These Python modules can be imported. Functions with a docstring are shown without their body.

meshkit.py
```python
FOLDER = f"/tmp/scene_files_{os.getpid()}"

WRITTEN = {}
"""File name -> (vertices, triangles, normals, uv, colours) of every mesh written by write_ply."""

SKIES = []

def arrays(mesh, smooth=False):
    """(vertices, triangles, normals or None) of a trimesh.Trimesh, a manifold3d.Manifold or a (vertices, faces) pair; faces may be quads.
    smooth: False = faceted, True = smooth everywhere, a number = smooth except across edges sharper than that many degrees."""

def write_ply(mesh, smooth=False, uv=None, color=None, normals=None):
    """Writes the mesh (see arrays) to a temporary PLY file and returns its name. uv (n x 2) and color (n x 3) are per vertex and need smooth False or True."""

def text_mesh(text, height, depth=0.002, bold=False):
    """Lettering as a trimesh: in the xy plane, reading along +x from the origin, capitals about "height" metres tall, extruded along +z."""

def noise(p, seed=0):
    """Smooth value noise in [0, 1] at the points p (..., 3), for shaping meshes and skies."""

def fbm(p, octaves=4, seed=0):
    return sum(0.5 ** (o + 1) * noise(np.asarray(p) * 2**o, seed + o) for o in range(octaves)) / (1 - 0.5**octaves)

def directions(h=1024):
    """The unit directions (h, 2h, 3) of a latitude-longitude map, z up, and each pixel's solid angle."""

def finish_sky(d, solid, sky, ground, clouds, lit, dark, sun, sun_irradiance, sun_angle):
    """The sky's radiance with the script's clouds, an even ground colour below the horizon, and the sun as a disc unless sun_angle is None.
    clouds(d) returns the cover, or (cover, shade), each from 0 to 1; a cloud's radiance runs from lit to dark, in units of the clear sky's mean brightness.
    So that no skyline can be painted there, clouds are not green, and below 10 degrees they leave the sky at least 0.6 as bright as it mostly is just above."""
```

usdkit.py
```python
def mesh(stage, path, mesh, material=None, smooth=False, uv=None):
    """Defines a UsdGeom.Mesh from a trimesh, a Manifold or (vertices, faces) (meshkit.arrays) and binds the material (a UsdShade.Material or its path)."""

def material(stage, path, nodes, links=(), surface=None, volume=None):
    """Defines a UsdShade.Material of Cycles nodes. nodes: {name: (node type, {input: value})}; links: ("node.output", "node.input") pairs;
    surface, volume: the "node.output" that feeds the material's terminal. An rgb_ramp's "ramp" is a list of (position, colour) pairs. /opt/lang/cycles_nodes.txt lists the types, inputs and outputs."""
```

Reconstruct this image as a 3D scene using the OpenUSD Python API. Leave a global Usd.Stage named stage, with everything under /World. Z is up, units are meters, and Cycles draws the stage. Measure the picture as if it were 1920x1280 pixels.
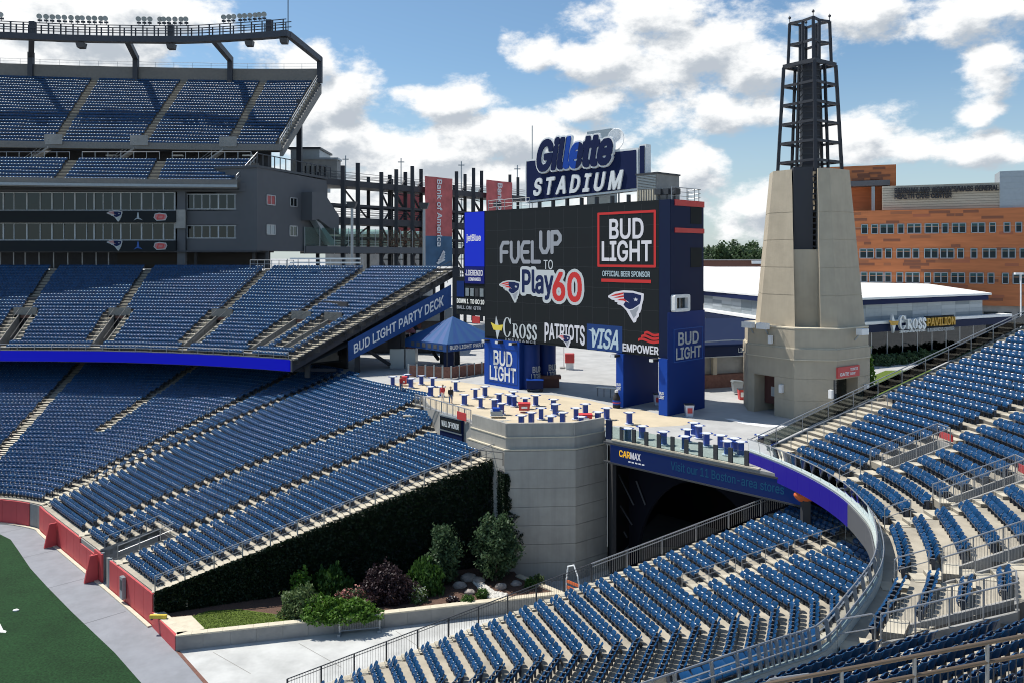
import math, random
import numpy as np, trimesh, usdkit, meshkit
import manifold3d as m3
from shapely.geometry import Polygon, LineString, Point, box as sbox
from shapely.ops import unary_union
from shapely import affinity
from scipy.interpolate import PchipInterpolator
from pxr import Usd, UsdGeom, UsdLux, UsdShade, Sdf, Gf, Vt

stage = Usd.Stage.CreateInMemory()
UsdGeom.Xform.Define(stage, '/World')
UsdGeom.Scope.Define(stage, '/World/Looks')

# ------------------------------------------------------------------ camera, sky, sun, exposure
CZ, FPX, HOR = 27.0, 1507.0, 482.0          # eye height (m), focal length and horizon in photo pixels (1920 wide)
cam = UsdGeom.Camera.Define(stage, '/World/camera')
cam.CreateHorizontalApertureAttr(36.0)
cam.CreateVerticalApertureAttr(24.0)
cam.CreateFocalLengthAttr(36.0 * FPX / 1920)
cam.CreateVerticalApertureOffsetAttr(-36.0 * (640 - HOR) / 1920)
cam.CreateClippingRangeAttr(Gf.Vec2f(0.1, 20000))
cam.CreateExposureAttr(0.15)
cx = UsdGeom.Xformable(cam)
cx.AddTranslateOp().Set(Gf.Vec3d(0, 0, CZ))
cx.AddRotateXOp().Set(90.0)

SUN = np.array([-0.52, 0.26, 0.96]); SUN /= np.linalg.norm(SUN)
SUN_EL, SUN_ROT = math.asin(SUN[2]), math.atan2(SUN[0], SUN[1])
sun = UsdLux.DistantLight.Define(stage, '/World/sun')
sun.CreateIntensityAttr(1.25)
sun.CreateAngleAttr(0.53)
sun.CreateColorAttr(Gf.Vec3f(1.0, 0.955, 0.88))
sun.CreateNormalizeAttr(True)
_z = SUN; _x = np.cross([0, 0, 1.0], _z); _x /= np.linalg.norm(_x); _y = np.cross(_z, _x)
sun.AddTransformOp().Set(Gf.Matrix4d(*_x, 0, *_y, 0, *_z, 0, 0, 0, 0, 1))

def sky_material():
    """Clear sky plus cumulus: banks of cloud set by azimuth and elevation, broken up by noise; the noise alone makes the clouds elsewhere."""
    N, L = {}, []
    n = lambda k, t, **i: N.__setitem__(k, (t, i))
    n('sky', 'sky_texture', sky_type='single_scattering', sun_disc=False, sun_elevation=SUN_EL, sun_rotation=SUN_ROT, air_density=1.0, aerosol_density=0.6, ozone_density=2.5, altitude=60.0)
    n('tc', 'texture_coordinate')
    n('sep', 'separate_xyz'); L.append(('tc.generated', 'sep.vector'))
    n('az', 'math', math_type='arctan2'); L += [('sep.x', 'az.value1'), ('sep.y', 'az.value2')]
    n('el', 'math', math_type='arcsine', use_clamp=False); L.append(('sep.z', 'el.value1'))
    n('ae', 'combine_xyz'); L += [('az.value', 'ae.x'), ('el.value', 'ae.y')]
    banks = [  # azimuth and elevation of the bank (photo x, y of its middle), half width and half height in photo pixels
        (150, 30, 330, 75), (120, 100, 300, 50), (640, 185, 75, 62), (570, 120, 60, 40), (640, 270, 110, 60), (800, 290, 190, 62), (1000, 275, 200, 75), (1120, 200, 70, 40),
        (850, 188, 85, 30), (1150, 95, 120, 70), (1290, 95, 150, 72), (1420, 130, 110, 62), (1240, 40, 150, 55), (1350, 205, 130, 38), (1010, 90, 55, 45),
        (1620, 255, 80, 52), (1700, 275, 120, 40), (1860, 135, 75, 62), (1840, 205, 60, 24), (1620, 20, 140, 46), (1820, 22, 160, 44), (1830, 285, 100, 40),
        (1290, 320, 70, 42), (1410, 375, 60, 42), (1180, 400, 140, 40), (1500, 420, 140, 36), (700, 380, 260, 60), (330, 30, 80, 40), (900, 330, 160, 50), (560, 215, 70, 60)]
    prev = None
    n('wob', 'noise_texture', dimensions='3D', scale=9.0, detail=2.0, roughness=0.5)
    L.append(('tc.generated', 'wob.vector'))
    n('wob2', 'vector_math', math_type='subtract', vector2=(0.5, 0.5, 0.5)); L.append(('wob.color', 'wob2.vector1'))
    n('wob3', 'vector_math', math_type='multiply', vector2=(0.07, 0.035, 0.0)); L.append(('wob2.vector', 'wob3.vector1'))
    n('aew', 'vector_math', math_type='add'); L += [('ae.vector', 'aew.vector1'), ('wob3.vector', 'aew.vector2')]
    for shift, tag in ((0.0, 'a'), (0.022, 'b')):        # b: the same field a little higher up, to tell tops from bases
        n('q' + tag, 'vector_math', math_type='add', vector2=(-0.010 if tag == 'b' else 0, shift, 0)); L.append(('aew.vector', f'q{tag}.vector1'))
        prev = None
        for i, (px, py, a, b) in enumerate(banks):
            az = math.atan2(px - 960, FPX); c = math.cos(az)
            el = math.atan2((HOR - py) * c, FPX)
            k = f'{tag}{i}'
            n('s' + k, 'vector_math', math_type='subtract', vector2=(az, el, 0)); L.append((f'q{tag}.vector', f's{k}.vector1'))
            n('m' + k, 'vector_math', math_type='multiply', vector2=(FPX / a / c / c, FPX / b / c, 0)); L.append((f's{k}.vector', f'm{k}.vector1'))
            n('d' + k, 'vector_math', math_type='length'); L.append((f'm{k}.vector', f'd{k}.vector1'))
            if prev is None: prev = f'd{k}.value'
            else:
                n('x' + k, 'math', math_type='smoothmin', value3=0.35); L += [(prev, f'x{k}.value1'), (f'd{k}.value', f'x{k}.value2')]
                prev = f'x{k}.value'
        n('inv' + tag, 'math', math_type='multiply_add', value2=-1.0, value3=1.0); L.append((prev, f'inv{tag}.value1'))
        # general cloud cover of the rest of the sky
        n('off' + tag, 'vector_math', math_type='add', vector2=(0, 0, shift)); L.append(('tc.generated', f'off{tag}.vector1'))
        n('mp' + tag, 'mapping', scale=(1, 1, 1.7)); L.append((f'off{tag}.vector', f'mp{tag}.vector'))
        n('wide' + tag, 'noise_texture', scale=3.2, detail=3.0, roughness=0.5); L.append((f'mp{tag}.vector', f'wide{tag}.vector'))
        n('wr' + tag, 'map_range', from_min=0.46, from_max=0.72, to_min=-0.9, to_max=0.6); L.append((f'wide{tag}.fac', f'wr{tag}.value'))
        n('abs', 'math', math_type='absolute'); L.append(('az.value', 'abs.value1'))
        n('out', 'map_range', range_type='smoothstep', from_min=0.60, from_max=0.85, to_min=0.0, to_max=1.0, clamp=True); L.append(('abs.value', 'out.value'))
        n('hi', 'map_range', range_type='smoothstep', from_min=0.33, from_max=0.5, to_min=0.0, to_max=1.0, clamp=True); L.append(('el.value', 'hi.value'))
        n('oh', 'math', math_type='maximum'); L += [('out.result', 'oh.value1'), ('hi.result', 'oh.value2')]
        n('mixf' + tag, 'mix_float'); L += [('oh.value', f'mixf{tag}.fac'), (f'inv{tag}.value', f'mixf{tag}.a'), (f'wr{tag}.result', f'mixf{tag}.b')]
        n('det' + tag, 'noise_texture', scale=13.0, detail=10.0, roughness=0.62); L.append((f'mp{tag}.vector', f'det{tag}.vector'))
        n('dm' + tag, 'math', math_type='multiply_add', value2=2.9, value3=-1.42); L.append((f'det{tag}.fac', f'dm{tag}.value1'))
        n('den' + tag, 'math', math_type='add'); L += [(f'mixf{tag}.result', f'den{tag}.value1'), (f'dm{tag}.value', f'den{tag}.value2')]
    n('cov', 'map_range', range_type='smoothstep', from_min=-0.20, from_max=0.40, to_min=0.0, to_max=1.0, clamp=True); L.append(('dena.value', 'cov.value'))
    n('gone', 'map_range', range_type='smoothstep', from_min=-0.02, from_max=0.02, to_min=0.0, to_max=1.0, clamp=True); L.append(('sep.z', 'gone.value'))
    n('cov2', 'math', math_type='multiply'); L += [('cov.result', 'cov2.value1'), ('gone.result', 'cov2.value2')]
    # shade: thick above means a grey base, thin above means a lit top
    n('dif', 'math', math_type='subtract'); L += [('denb.value', 'dif.value1'), ('dena.value', 'dif.value2')]
    n('thick', 'math', math_type='multiply_add', value2=0.55, value3=-0.10); L.append(('denb.value', 'thick.value1'))
    n('sh', 'math', math_type='multiply_add', value2=0.85); L += [('dif.value', 'sh.value1'), ('thick.value', 'sh.value3')]
    n('shc', 'map_range', range_type='smoothstep', from_min=-0.30, from_max=0.85, to_min=0.0, to_max=1.0, clamp=True); L.append(('sh.value', 'shc.value'))
    n('cc', 'mix_color', a=CLOUD_LIT, b=CLOUD_DARK, use_clamp=False); L.append(('shc.result', 'cc.fac'))
    n('tint', 'mix_color', blend_type='multiply', fac=1.0, b=SKY_TINT, use_clamp=False); L.append(('sky.color', 'tint.a'))
    n('fin', 'mix_color', use_clamp=False); L += [('cov2.value', 'fin.fac'), ('cc.result', 'fin.b')]
    n('low', 'map_range', range_type='smoothstep', from_min=0.0, from_max=0.24, to_min=0.6, to_max=0.0, clamp=True); L.append(('sep.z', 'low.value'))
    n('air', 'mix_color', b=(6.6, 7.6, 8.3), use_clamp=False); L += [('low.result', 'air.fac'), ('tint.result', 'air.a'), ('air.result', 'fin.a')]
    n('bg', 'background_shader', strength=SKY_STRENGTH); L.append(('fin.result', 'bg.color'))
    return usdkit.material(stage, '/World/Looks/sky_look', N, L, surface='bg.background')
SKY_STRENGTH = 0.080
SKY_TINT = (1.22, 1.40, 1.42)
CLOUD_LIT, CLOUD_DARK = (11.6, 11.7, 11.7), (5.8, 6.4, 7.1)
dome = UsdLux.DomeLight.Define(stage, '/World/sky')
UsdShade.MaterialBindingAPI.Apply(dome.GetPrim()).Bind(sky_material())
dome.GetPrim().SetCustomDataByKey('kind', 'structure')

# ------------------------------------------------------------------ helpers
def ordinal(i):
    small = 'first second third fourth fifth sixth seventh eighth ninth tenth eleventh twelfth thirteenth fourteenth fifteenth sixteenth seventeenth eighteenth nineteenth twentieth'.split()
    if i < 20: return small[i]
    tens = {2: ('twenty', 'twentieth'), 3: ('thirty', 'thirtieth'), 4: ('forty', 'fortieth'), 5: ('fifty', 'fiftieth'), 6: ('sixty', 'sixtieth'), 7: ('seventy', 'seventieth')}; a, b = divmod(i + 1, 10)
    return tens[a][1] if b == 0 else f'{tens[a][0]}-{small[b - 1]}'
_used = {}
def numbered(name, parent='/World'):
    key = (parent, name); _used[key] = _used.get(key, -1) + 1
    return name if _used[key] == 0 else f'{name}_{_used[key]:03d}'
def path_of(p): return '/World' if p is None else (p if isinstance(p, str) else str(p.GetPath()))
def tag(prim, label=None, cat=None, group=None, kind=None):
    p = prim if isinstance(prim, Usd.Prim) else prim.GetPrim()
    for k, v in (('label', label), ('category', cat), ('group', group), ('kind', kind)):
        if v: p.SetCustomDataByKey(k, v)
    return p
def thing(name, label, cat, loc=(0, 0, 0), rz=0.0, group=None, kind=None):
    x = UsdGeom.Xform.Define(stage, '/World/' + numbered(name))
    if any(loc): x.AddTranslateOp().Set(Gf.Vec3d(*map(float, loc)))
    if rz: x.AddRotateZOp().Set(float(rz))
    return tag(x, label, cat, group, kind)
def copy_of(src, loc, rz=0.0, label=None, group=None, name=None):
    d = src.GetCustomData(); nm = name or src.GetName()
    x = UsdGeom.Xform.Define(stage, '/World/' + numbered(nm))
    x.GetPrim().GetReferences().AddInternalReference(src.GetPath())
    x.ClearXformOpOrder()
    x = UsdGeom.Xform(x.GetPrim())
    x.MakeMatrixXform().Set(Gf.Matrix4d().SetRotate(Gf.Rotation(Gf.Vec3d(0, 0, 1), float(rz))) * Gf.Matrix4d().SetTranslate(Gf.Vec3d(*map(float, loc))))
    x.GetPrim().SetInstanceable(True)
    return tag(x, label or d.get('label'), d.get('category'), group or d.get('group'))

class MB:
    """collects shapes and builds them as one mesh"""
    def __init__(s): s.v, s.f, s.n = [], [], 0
    def add(s, v, f):
        v = np.asarray(v, float); f = np.asarray(f, int)
        if f.ndim == 2 and f.shape[1] == 4: f = np.vstack([f[:, [0, 1, 2]], f[:, [0, 2, 3]]])
        s.v.append(v); s.f.append(f + s.n); s.n += len(v); return s
    def tm(s, m, M=None):
        if hasattr(m, 'to_mesh'):
            mm = m.to_mesh(); v, f = np.array(mm.vert_properties[:, :3]), np.array(mm.tri_verts)
        else: v, f = np.array(m.vertices), np.array(m.faces)
        if M is not None: v = v @ np.asarray(M)[:3, :3].T + np.asarray(M)[:3, 3]
        return s.add(v, f)
    def box(s, lo, hi):
        (a, b, c), (d, e, g) = lo, hi
        return s.hexa([(a, b, c), (d, b, c), (d, e, c), (a, e, c)], [(a, b, g), (d, b, g), (d, e, g), (a, e, g)])
    def hexa(s, q0, q1):
        return s.add(list(q0) + list(q1), [(0, 3, 2, 1), (4, 5, 6, 7), (0, 1, 5, 4), (1, 2, 6, 5), (2, 3, 7, 6), (3, 0, 4, 7)])
    def obox(s, c, u, v, w):
        """box about c with half vectors u, v, w (right handed)"""
        c, u, v, w = (np.asarray(k, float) for k in (c, u, v, w))
        return s.hexa([c - u - v - w, c + u - v - w, c + u + v - w, c - u + v - w], [c - u - v + w, c + u - v + w, c + u + v + w, c - u + v + w])
    def beam(s, p, q, w, h=None, up=(0, 0, 1)):
        p, q = np.asarray(p, float), np.asarray(q, float); d = q - p; L = np.linalg.norm(d)
        if L < 1e-9: return s
        d = d / L; side = np.cross(d, up)
        if np.linalg.norm(side) < 1e-4: side = np.array([1.0, 0, 0])
        side /= np.linalg.norm(side); u2 = np.cross(side, d); h = h or w
        return s.obox((p + q) / 2, side * w / 2, d * L / 2, u2 * h / 2)
    def tube(s, pts, r, n=6):
        pts = np.asarray(pts, float)
        for i in range(len(pts) - 1):
            p, q = pts[i], pts[i + 1]; d = q - p; L = np.linalg.norm(d)
            if L < 1e-9: continue
            d = d / L; a = np.cross(d, (0, 0, 1.0))
            if np.linalg.norm(a) < 1e-4: a = np.array([1.0, 0, 0])
            a /= np.linalg.norm(a); b = np.cross(d, a)
            e = d * (r * 0.4 if len(pts) > 2 else 0)
            t = np.arange(n) / n * 2 * np.pi
            ring = np.outer(np.cos(t), a) * r + np.outer(np.sin(t), b) * r
            v = np.vstack([p - e + ring, q + e + ring, [p - e], [q + e]]); f = []
            for k in range(n):
                k2 = (k + 1) % n
                f += [(k2, k, n + k), (k2, n + k, n + k2), (2 * n, k, k2), (2 * n + 1, n + k2, n + k)]
            s.add(v, f)
        return s
    def prism(s, poly, z0, z1):
        """extrudes a shapely polygon or a list of xy points"""
        if not hasattr(poly, 'exterior'): poly = Polygon(poly)
        poly = poly if poly.is_valid else poly.buffer(0)
        for g in getattr(poly, 'geoms', [poly]):
            if g.area < 1e-6: continue
            m = trimesh.creation.extrude_polygon(g, z1 - z0, engine='earcut'); m.apply_translation((0, 0, z0)); s.tm(m)
        return s
    def sheet(s, poly, z):
        poly = poly if hasattr(poly, 'exterior') or hasattr(poly, 'geoms') else Polygon(poly)
        for g in getattr(poly, 'geoms', [poly]):
            v, f = trimesh.creation.triangulate_polygon(g, engine='earcut')
            v3 = np.column_stack([v, np.full(len(v), z)])
            a = np.cross(v3[f[:, 1]] - v3[f[:, 0]], v3[f[:, 2]] - v3[f[:, 0]])[:, 2]
            f = np.array([t if k > 0 else t[::-1] for t, k in zip(f, a)]); s.add(v3, f)
        return s
    def frustum(s, lo, hi, z0, z1):
        n = len(lo); v = [(*p, z0) for p in lo] + [(*p, z1) for p in hi]; f = [(i, (i + 1) % n, n + (i + 1) % n) for i in range(n)] + [(i, n + (i + 1) % n, n + i) for i in range(n)]
        f += [(0, i + 1, i) for i in range(1, n - 1)] + [(n, n + i, n + i + 1) for i in range(1, n - 1)]
        return s.add(v, f)
    def build(s, name, mat, parent=None, smooth=False, label=None, cat=None, group=None, kind=None):
        pp = path_of(parent)
        m = usdkit.mesh(stage, f'{pp}/{numbered(name, pp)}', (np.vstack(s.v), np.vstack(s.f)), M[mat] if isinstance(mat, str) else mat, smooth=smooth)
        m.CreateDoubleSidedAttr(True)
        return tag(m, label, cat, group, kind)

def at(px, py, z=None, d=None):
    """the point of the place seen at photo pixel (px, py) that lies at height z, or at depth d"""
    if d is None: d = FPX * (CZ - z) / (py - HOR)
    if z is None: z = CZ + (HOR - py) * d / FPX
    return np.array([(px - 960) / FPX * d, d, z])

class Frame:
    """a flat surface standing in the place: origin o, u to the reader's right, v up, w outwards"""
    def __init__(s, o, u, v=(0, 0, 1), w=None):
        s.o, s.u, s.v = np.asarray(o, float), np.asarray(u, float) / np.linalg.norm(u), np.asarray(v, float) / np.linalg.norm(v)
        s.w = np.cross(s.u, s.v)
    def M(s, x=0, y=0, z=0):
        m = np.eye(4); m[:3, 0], m[:3, 1], m[:3, 2] = s.u, s.v, s.w; m[:3, 3] = s.p(x, y, z); return m
    def p(s, x, y, z=0): return s.o + s.u * x + s.v * y + s.w * z
    def box(s, mb, x0, x1, y0, y1, z0, z1):
        return mb.hexa([s.p(x0, y0, z0), s.p(x1, y0, z0), s.p(x1, y1, z0), s.p(x0, y1, z0)], [s.p(x0, y0, z1), s.p(x1, y0, z1), s.p(x1, y1, z1), s.p(x0, y1, z1)])
    def poly(s, mb, shape, z0, z1):
        for g in getattr(shape, 'geoms', [shape]):
            if g.is_empty or g.area < 1e-5: continue
            m = trimesh.creation.extrude_polygon(g, z1 - z0, engine='earcut'); m.apply_translation((0, 0, z0)); mb.tm(m, s.M())
        return mb

_tcache = {}
def tshape(text, bold=True, grow=0.0):
    """lettering as a shapely shape, capitals 1 high, starting at 0"""
    key = (text, bold, grow)
    if key not in _tcache:
        m = meshkit.text_mesh(text, 1.0, 0.1, bold)
        v, f = np.array(m.vertices), np.array(m.faces)
        low = (v[f][:, :, 2] < 0.01).all(1)
        sh = unary_union([Polygon(v[t][:, :2]) for t in f[low]]).buffer(0.004)
        if grow: sh = sh.buffer(grow, join_style=2, mitre_limit=2)
        _tcache[key] = affinity.translate(sh, -sh.bounds[0], 0)
    return _tcache[key]
def text_fit(text, x0, y0, w, h, bold=True, italic=0.0, grow=0.0, rise=0.0):
    """lettering fitted into a box: left end x0, baseline y0, width w, capital height h"""
    sh = tshape(text, bold, grow); b = sh.bounds
    sh = affinity.scale(sh, w / (b[2] - b[0]), h, origin=(0, 0))
    if italic or rise: sh = affinity.affine_transform(sh, [1, italic, rise, 1, 0, 0])
    return affinity.translate(sh, x0 - (0 if not italic else 0), y0)

# ------------------------------------------------------------------ materials
M = {}
def mat(name, color, rough=0.6, var=0.0, scale=2.0, metal=0.0, spec=0.5, emit=None, emit_s=0.0, bump=0.0, bscale=20.0, rand=0.0, detail=4.0, stain=0.0, coat=0.0, vscale=(1, 1, 1), riser_shade=None, streak=0.0):
    """principled surface whose colour wanders by var with noise of the given scale (object units are metres), optional fine relief"""
    N, L = {'p': ('principled_bsdf', {'base_color': color, 'roughness': rough, 'metallic': metal, 'specular_ior_level': spec, 'coat_weight': coat})}, []
    src = None
    if var or bump or rand or stain: N['g'] = ('geometry', {}); N['mp'] = ('mapping', {'scale': vscale}); L.append(('g.position', 'mp.vector'))
    if var:
        N['n'] = ('noise_texture', {'scale': scale, 'detail': detail, 'roughness': 0.6}); L.append(('mp.vector', 'n.vector'))
        lo, hi = [max(0, c * (1 - var)) for c in color], [min(1, c * (1 + var)) for c in color]
        N['r'] = ('rgb_ramp', {'ramp': [(0.3, lo), (0.7, hi)]}); L.append(('n.fac', 'r.fac')); src = 'r.color'
    if stain:
        N['n3'] = ('noise_texture', {'scale': 0.35, 'detail': 5.0, 'roughness': 0.65}); L.append(('g.position', 'n3.vector'))
        N['r3'] = ('rgb_ramp', {'ramp': [(0.35, (1 - stain,) * 3), (0.6, (1, 1, 1))]}); L.append(('n3.fac', 'r3.fac'))
        N['mx3'] = ('mix_color', {'blend_type': 'multiply', 'fac': 1.0, 'a': color}); L.append(('r3.color', 'mx3.b'))
        if src: L.append((src, 'mx3.a'))
        src = 'mx3.result'
    if streak:                                           # rain streaks running down the face
        N['gs'] = ('geometry', {}); N['ms'] = ('mapping', {'scale': (1.7, 1.7, 0.10)}); N['n4'] = ('noise_texture', {'scale': 1.0, 'detail': 6.0, 'roughness': 0.7}); N['r4'] = ('rgb_ramp', {'ramp': [(0.38, (1 - streak,) * 3), (0.58, (1, 1, 1))]}); N['mx4'] = ('mix_color', {'blend_type': 'multiply', 'fac': 1.0, 'a': color})
        L += [('gs.position', 'ms.vector'), ('ms.vector', 'n4.vector'), ('n4.fac', 'r4.fac'), ('r4.color', 'mx4.b')]
        if src: L.append((src, 'mx4.a'))
        src = 'mx4.result'
    if rand:
        N['oi'] = ('object_info', {}); N['mr'] = ('map_range', {'from_min': 0.0, 'from_max': 1.0, 'to_min': 1 - rand, 'to_max': 1 + rand}); L.append(('oi.random', 'mr.value'))
        N['mx'] = ('mix_color', {'blend_type': 'multiply', 'fac': 1.0, 'a': color, 'use_clamp': False}); N['cx'] = ('combine_xyz', {})
        L += [('mr.result', 'cx.x'), ('mr.result', 'cx.y'), ('mr.result', 'cx.z'), ('cx.vector', 'mx.b')]
        if src: L.append((src, 'mx.a'))
        src = 'mx.result'
    if riser_shade:                                            # upright faces of cast steps: shade painted in as a darker concrete colour
        N['gn'] = ('geometry', {}); N['nz'] = ('separate_xyz', {}); N['up'] = ('map_range', {'from_min': 0.4, 'from_max': 0.6, 'to_min': 0.0, 'to_max': 1.0, 'clamp': True}); N['rz'] = ('mix_color', {'a': riser_shade, 'b': color})
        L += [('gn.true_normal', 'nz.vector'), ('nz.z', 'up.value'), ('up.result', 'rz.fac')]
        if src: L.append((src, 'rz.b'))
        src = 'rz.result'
    if src: L.append((src, 'p.base_color'))
    if bump:
        N['n2'] = ('noise_texture', {'scale': bscale, 'detail': 3.0}); N['b'] = ('bump', {'strength': bump, 'distance': 0.02})
        L += [('mp.vector', 'n2.vector'), ('n2.fac', 'b.height'), ('b.normal', 'p.normal')]
    if emit is not None: N['p'][1].update({'emission_color': emit, 'emission_strength': emit_s})
    M[name] = usdkit.material(stage, f'/World/Looks/{name}', N, L, surface='p.BSDF'); return M[name]
def pane(name, tint, gloss=(0.9, 0.95, 1.0), base=0.06, rough=0.02, ior=1.5):
    """window or guard glass: see-through with a fresnel reflection"""
    N = {'t': ('transparent_bsdf', {'color': tint}), 'g': ('glossy_bsdf', {'color': gloss, 'roughness': rough}), 'f': ('fresnel', {'IOR': ior}),
         'a': ('math', {'math_type': 'add', 'value2': base, 'use_clamp': True}), 'm': ('mix_closure', {})}
    M[name] = usdkit.material(stage, f'/World/Looks/{name}', N, [('f.fac', 'a.value1'), ('a.value', 'm.fac'), ('t.BSDF', 'm.closure1'), ('g.BSDF', 'm.closure2')], surface='m.closure')
def leaf(name, a, b, scale=3.0, trans=0.3):
    N = {'g': ('geometry', {}), 'n': ('noise_texture', {'scale': scale, 'detail': 3.0}), 'w': ('math', {'math_type': 'multiply_add', 'value2': 0.5}), 'h': ('math', {'math_type': 'multiply', 'value2': 0.5}),
         'r': ('rgb_ramp', {'ramp': [(0.2, a), (0.8, b)]}), 'p': ('principled_bsdf', {'roughness': 0.55, 'specular_ior_level': 0.35}), 't': ('translucent_bsdf', {}), 'm': ('mix_closure', {'fac': trans})}
    L = [('g.position', 'n.vector'), ('g.random_per_island', 'h.value1'), ('n.fac', 'w.value1'), ('h.value', 'w.value3'), ('w.value', 'r.fac'), ('r.color', 'p.base_color'), ('r.color', 't.color'), ('p.BSDF', 'm.closure1'), ('t.BSDF', 'm.closure2')]
    M[name] = usdkit.material(stage, f'/World/Looks/{name}', N, L, surface='m.closure')

mat('tread_concrete', (0.42, 0.38, 0.305), 0.85, var=0.14, scale=1.2, stain=0.25, bump=0.25, riser_shade=(0.115, 0.108, 0.098))
mat('riser_concrete', (0.22, 0.21, 0.19), 0.9, var=0.15, scale=1.5)
mat('stair_concrete', (0.54, 0.49, 0.385), 0.85, var=0.12, scale=2.0, stain=0.2, riser_shade=(0.24, 0.22, 0.18))
mat('pier_concrete', (0.375, 0.36, 0.325), 0.85, var=0.07, scale=0.8, stain=0.10, streak=0.10, bump=0.3, bscale=6.0)
mat('tower_concrete', (0.43, 0.375, 0.285), 0.85, var=0.05, scale=0.7, stain=0.06, streak=0.06, bump=0.25, bscale=6.0)
mat('grey_concrete', (0.30, 0.295, 0.28), 0.85, var=0.10, scale=1.0, stain=0.2)
mat('plaza_paving', (0.42, 0.42, 0.41), 0.85, var=0.08, scale=0.5, stain=0.15)
mat('deck_paint', (0.56, 0.475, 0.335), 0.8, var=0.06, scale=0.6, stain=0.12)
mat('service_paving', (0.50, 0.505, 0.49), 0.85, var=0.08, scale=0.35, stain=0.16)
mat('track', (0.25, 0.26, 0.285), 0.9, var=0.08, scale=0.9, stain=0.12, bump=0.2)
mat('turf', (0.012, 0.046, 0.014), 0.9, var=0.45, scale=6.0, spec=0.2, bump=0.6, bscale=60.0, stain=0.25)
mat('lawn', (0.10, 0.145, 0.025), 0.9, var=0.35, scale=5.0, spec=0.2, bump=0.6, bscale=40.0)
mat('mulch', (0.10, 0.055, 0.038), 0.95, var=0.45, scale=9.0, bump=0.8, bscale=14.0)
mat('white_paint', (0.78, 0.78, 0.77), 0.6)
mat('cap_stone', (0.58, 0.52, 0.40), 0.8, var=0.1, scale=2.0)
mat('white_roof', (0.80, 0.80, 0.79), 0.6, var=0.03, scale=0.4)
mat("seat_blue", (0.007, 0.045, 0.122), 0.26, rand=0.22, spec=0.30)
mat('seat_iron', (0.03, 0.04, 0.06), 0.5)
mat('seat_tip', (0.20, 0.21, 0.23), 0.4)
mat('rail_steel', (0.36, 0.37, 0.38), 0.42, metal=0.6)
mat('rail_bronze', (0.20, 0.145, 0.10), 0.38, metal=0.6)
mat('rail_dark', (0.055, 0.058, 0.065), 0.5, metal=0.3)
mat('frame_steel', (0.022, 0.024, 0.032), 0.55)
mat('truss_steel', (0.030, 0.035, 0.048), 0.55)
mat('lamp_grey', (0.30, 0.34, 0.36), 0.4, metal=0.5)
mat('deck_fascia', (0.17, 0.165, 0.155), 0.8, var=0.08)
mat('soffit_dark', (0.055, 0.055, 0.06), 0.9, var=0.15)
mat('stand_cladding', (0.085, 0.089, 0.098), 0.7, var=0.05, scale=0.6)
mat('box_black', (0.012, 0.016, 0.019), 0.7, spec=0.2)
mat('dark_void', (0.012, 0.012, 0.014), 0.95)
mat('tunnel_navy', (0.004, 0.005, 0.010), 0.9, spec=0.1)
mat('navy', (0.006, 0.014, 0.050), 0.6, spec=0.2)
mat('brand_navy', (0.006, 0.014, 0.065), 0.6, spec=0.15)
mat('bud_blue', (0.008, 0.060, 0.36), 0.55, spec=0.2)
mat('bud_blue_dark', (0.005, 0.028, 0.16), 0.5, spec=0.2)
mat('banner_blue', (0.008, 0.058, 0.22), 0.7, var=0.08, scale=0.8)
mat('table_blue', (0.010, 0.045, 0.26), 0.5)
mat('table_white', (0.62, 0.66, 0.74), 0.5)
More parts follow.
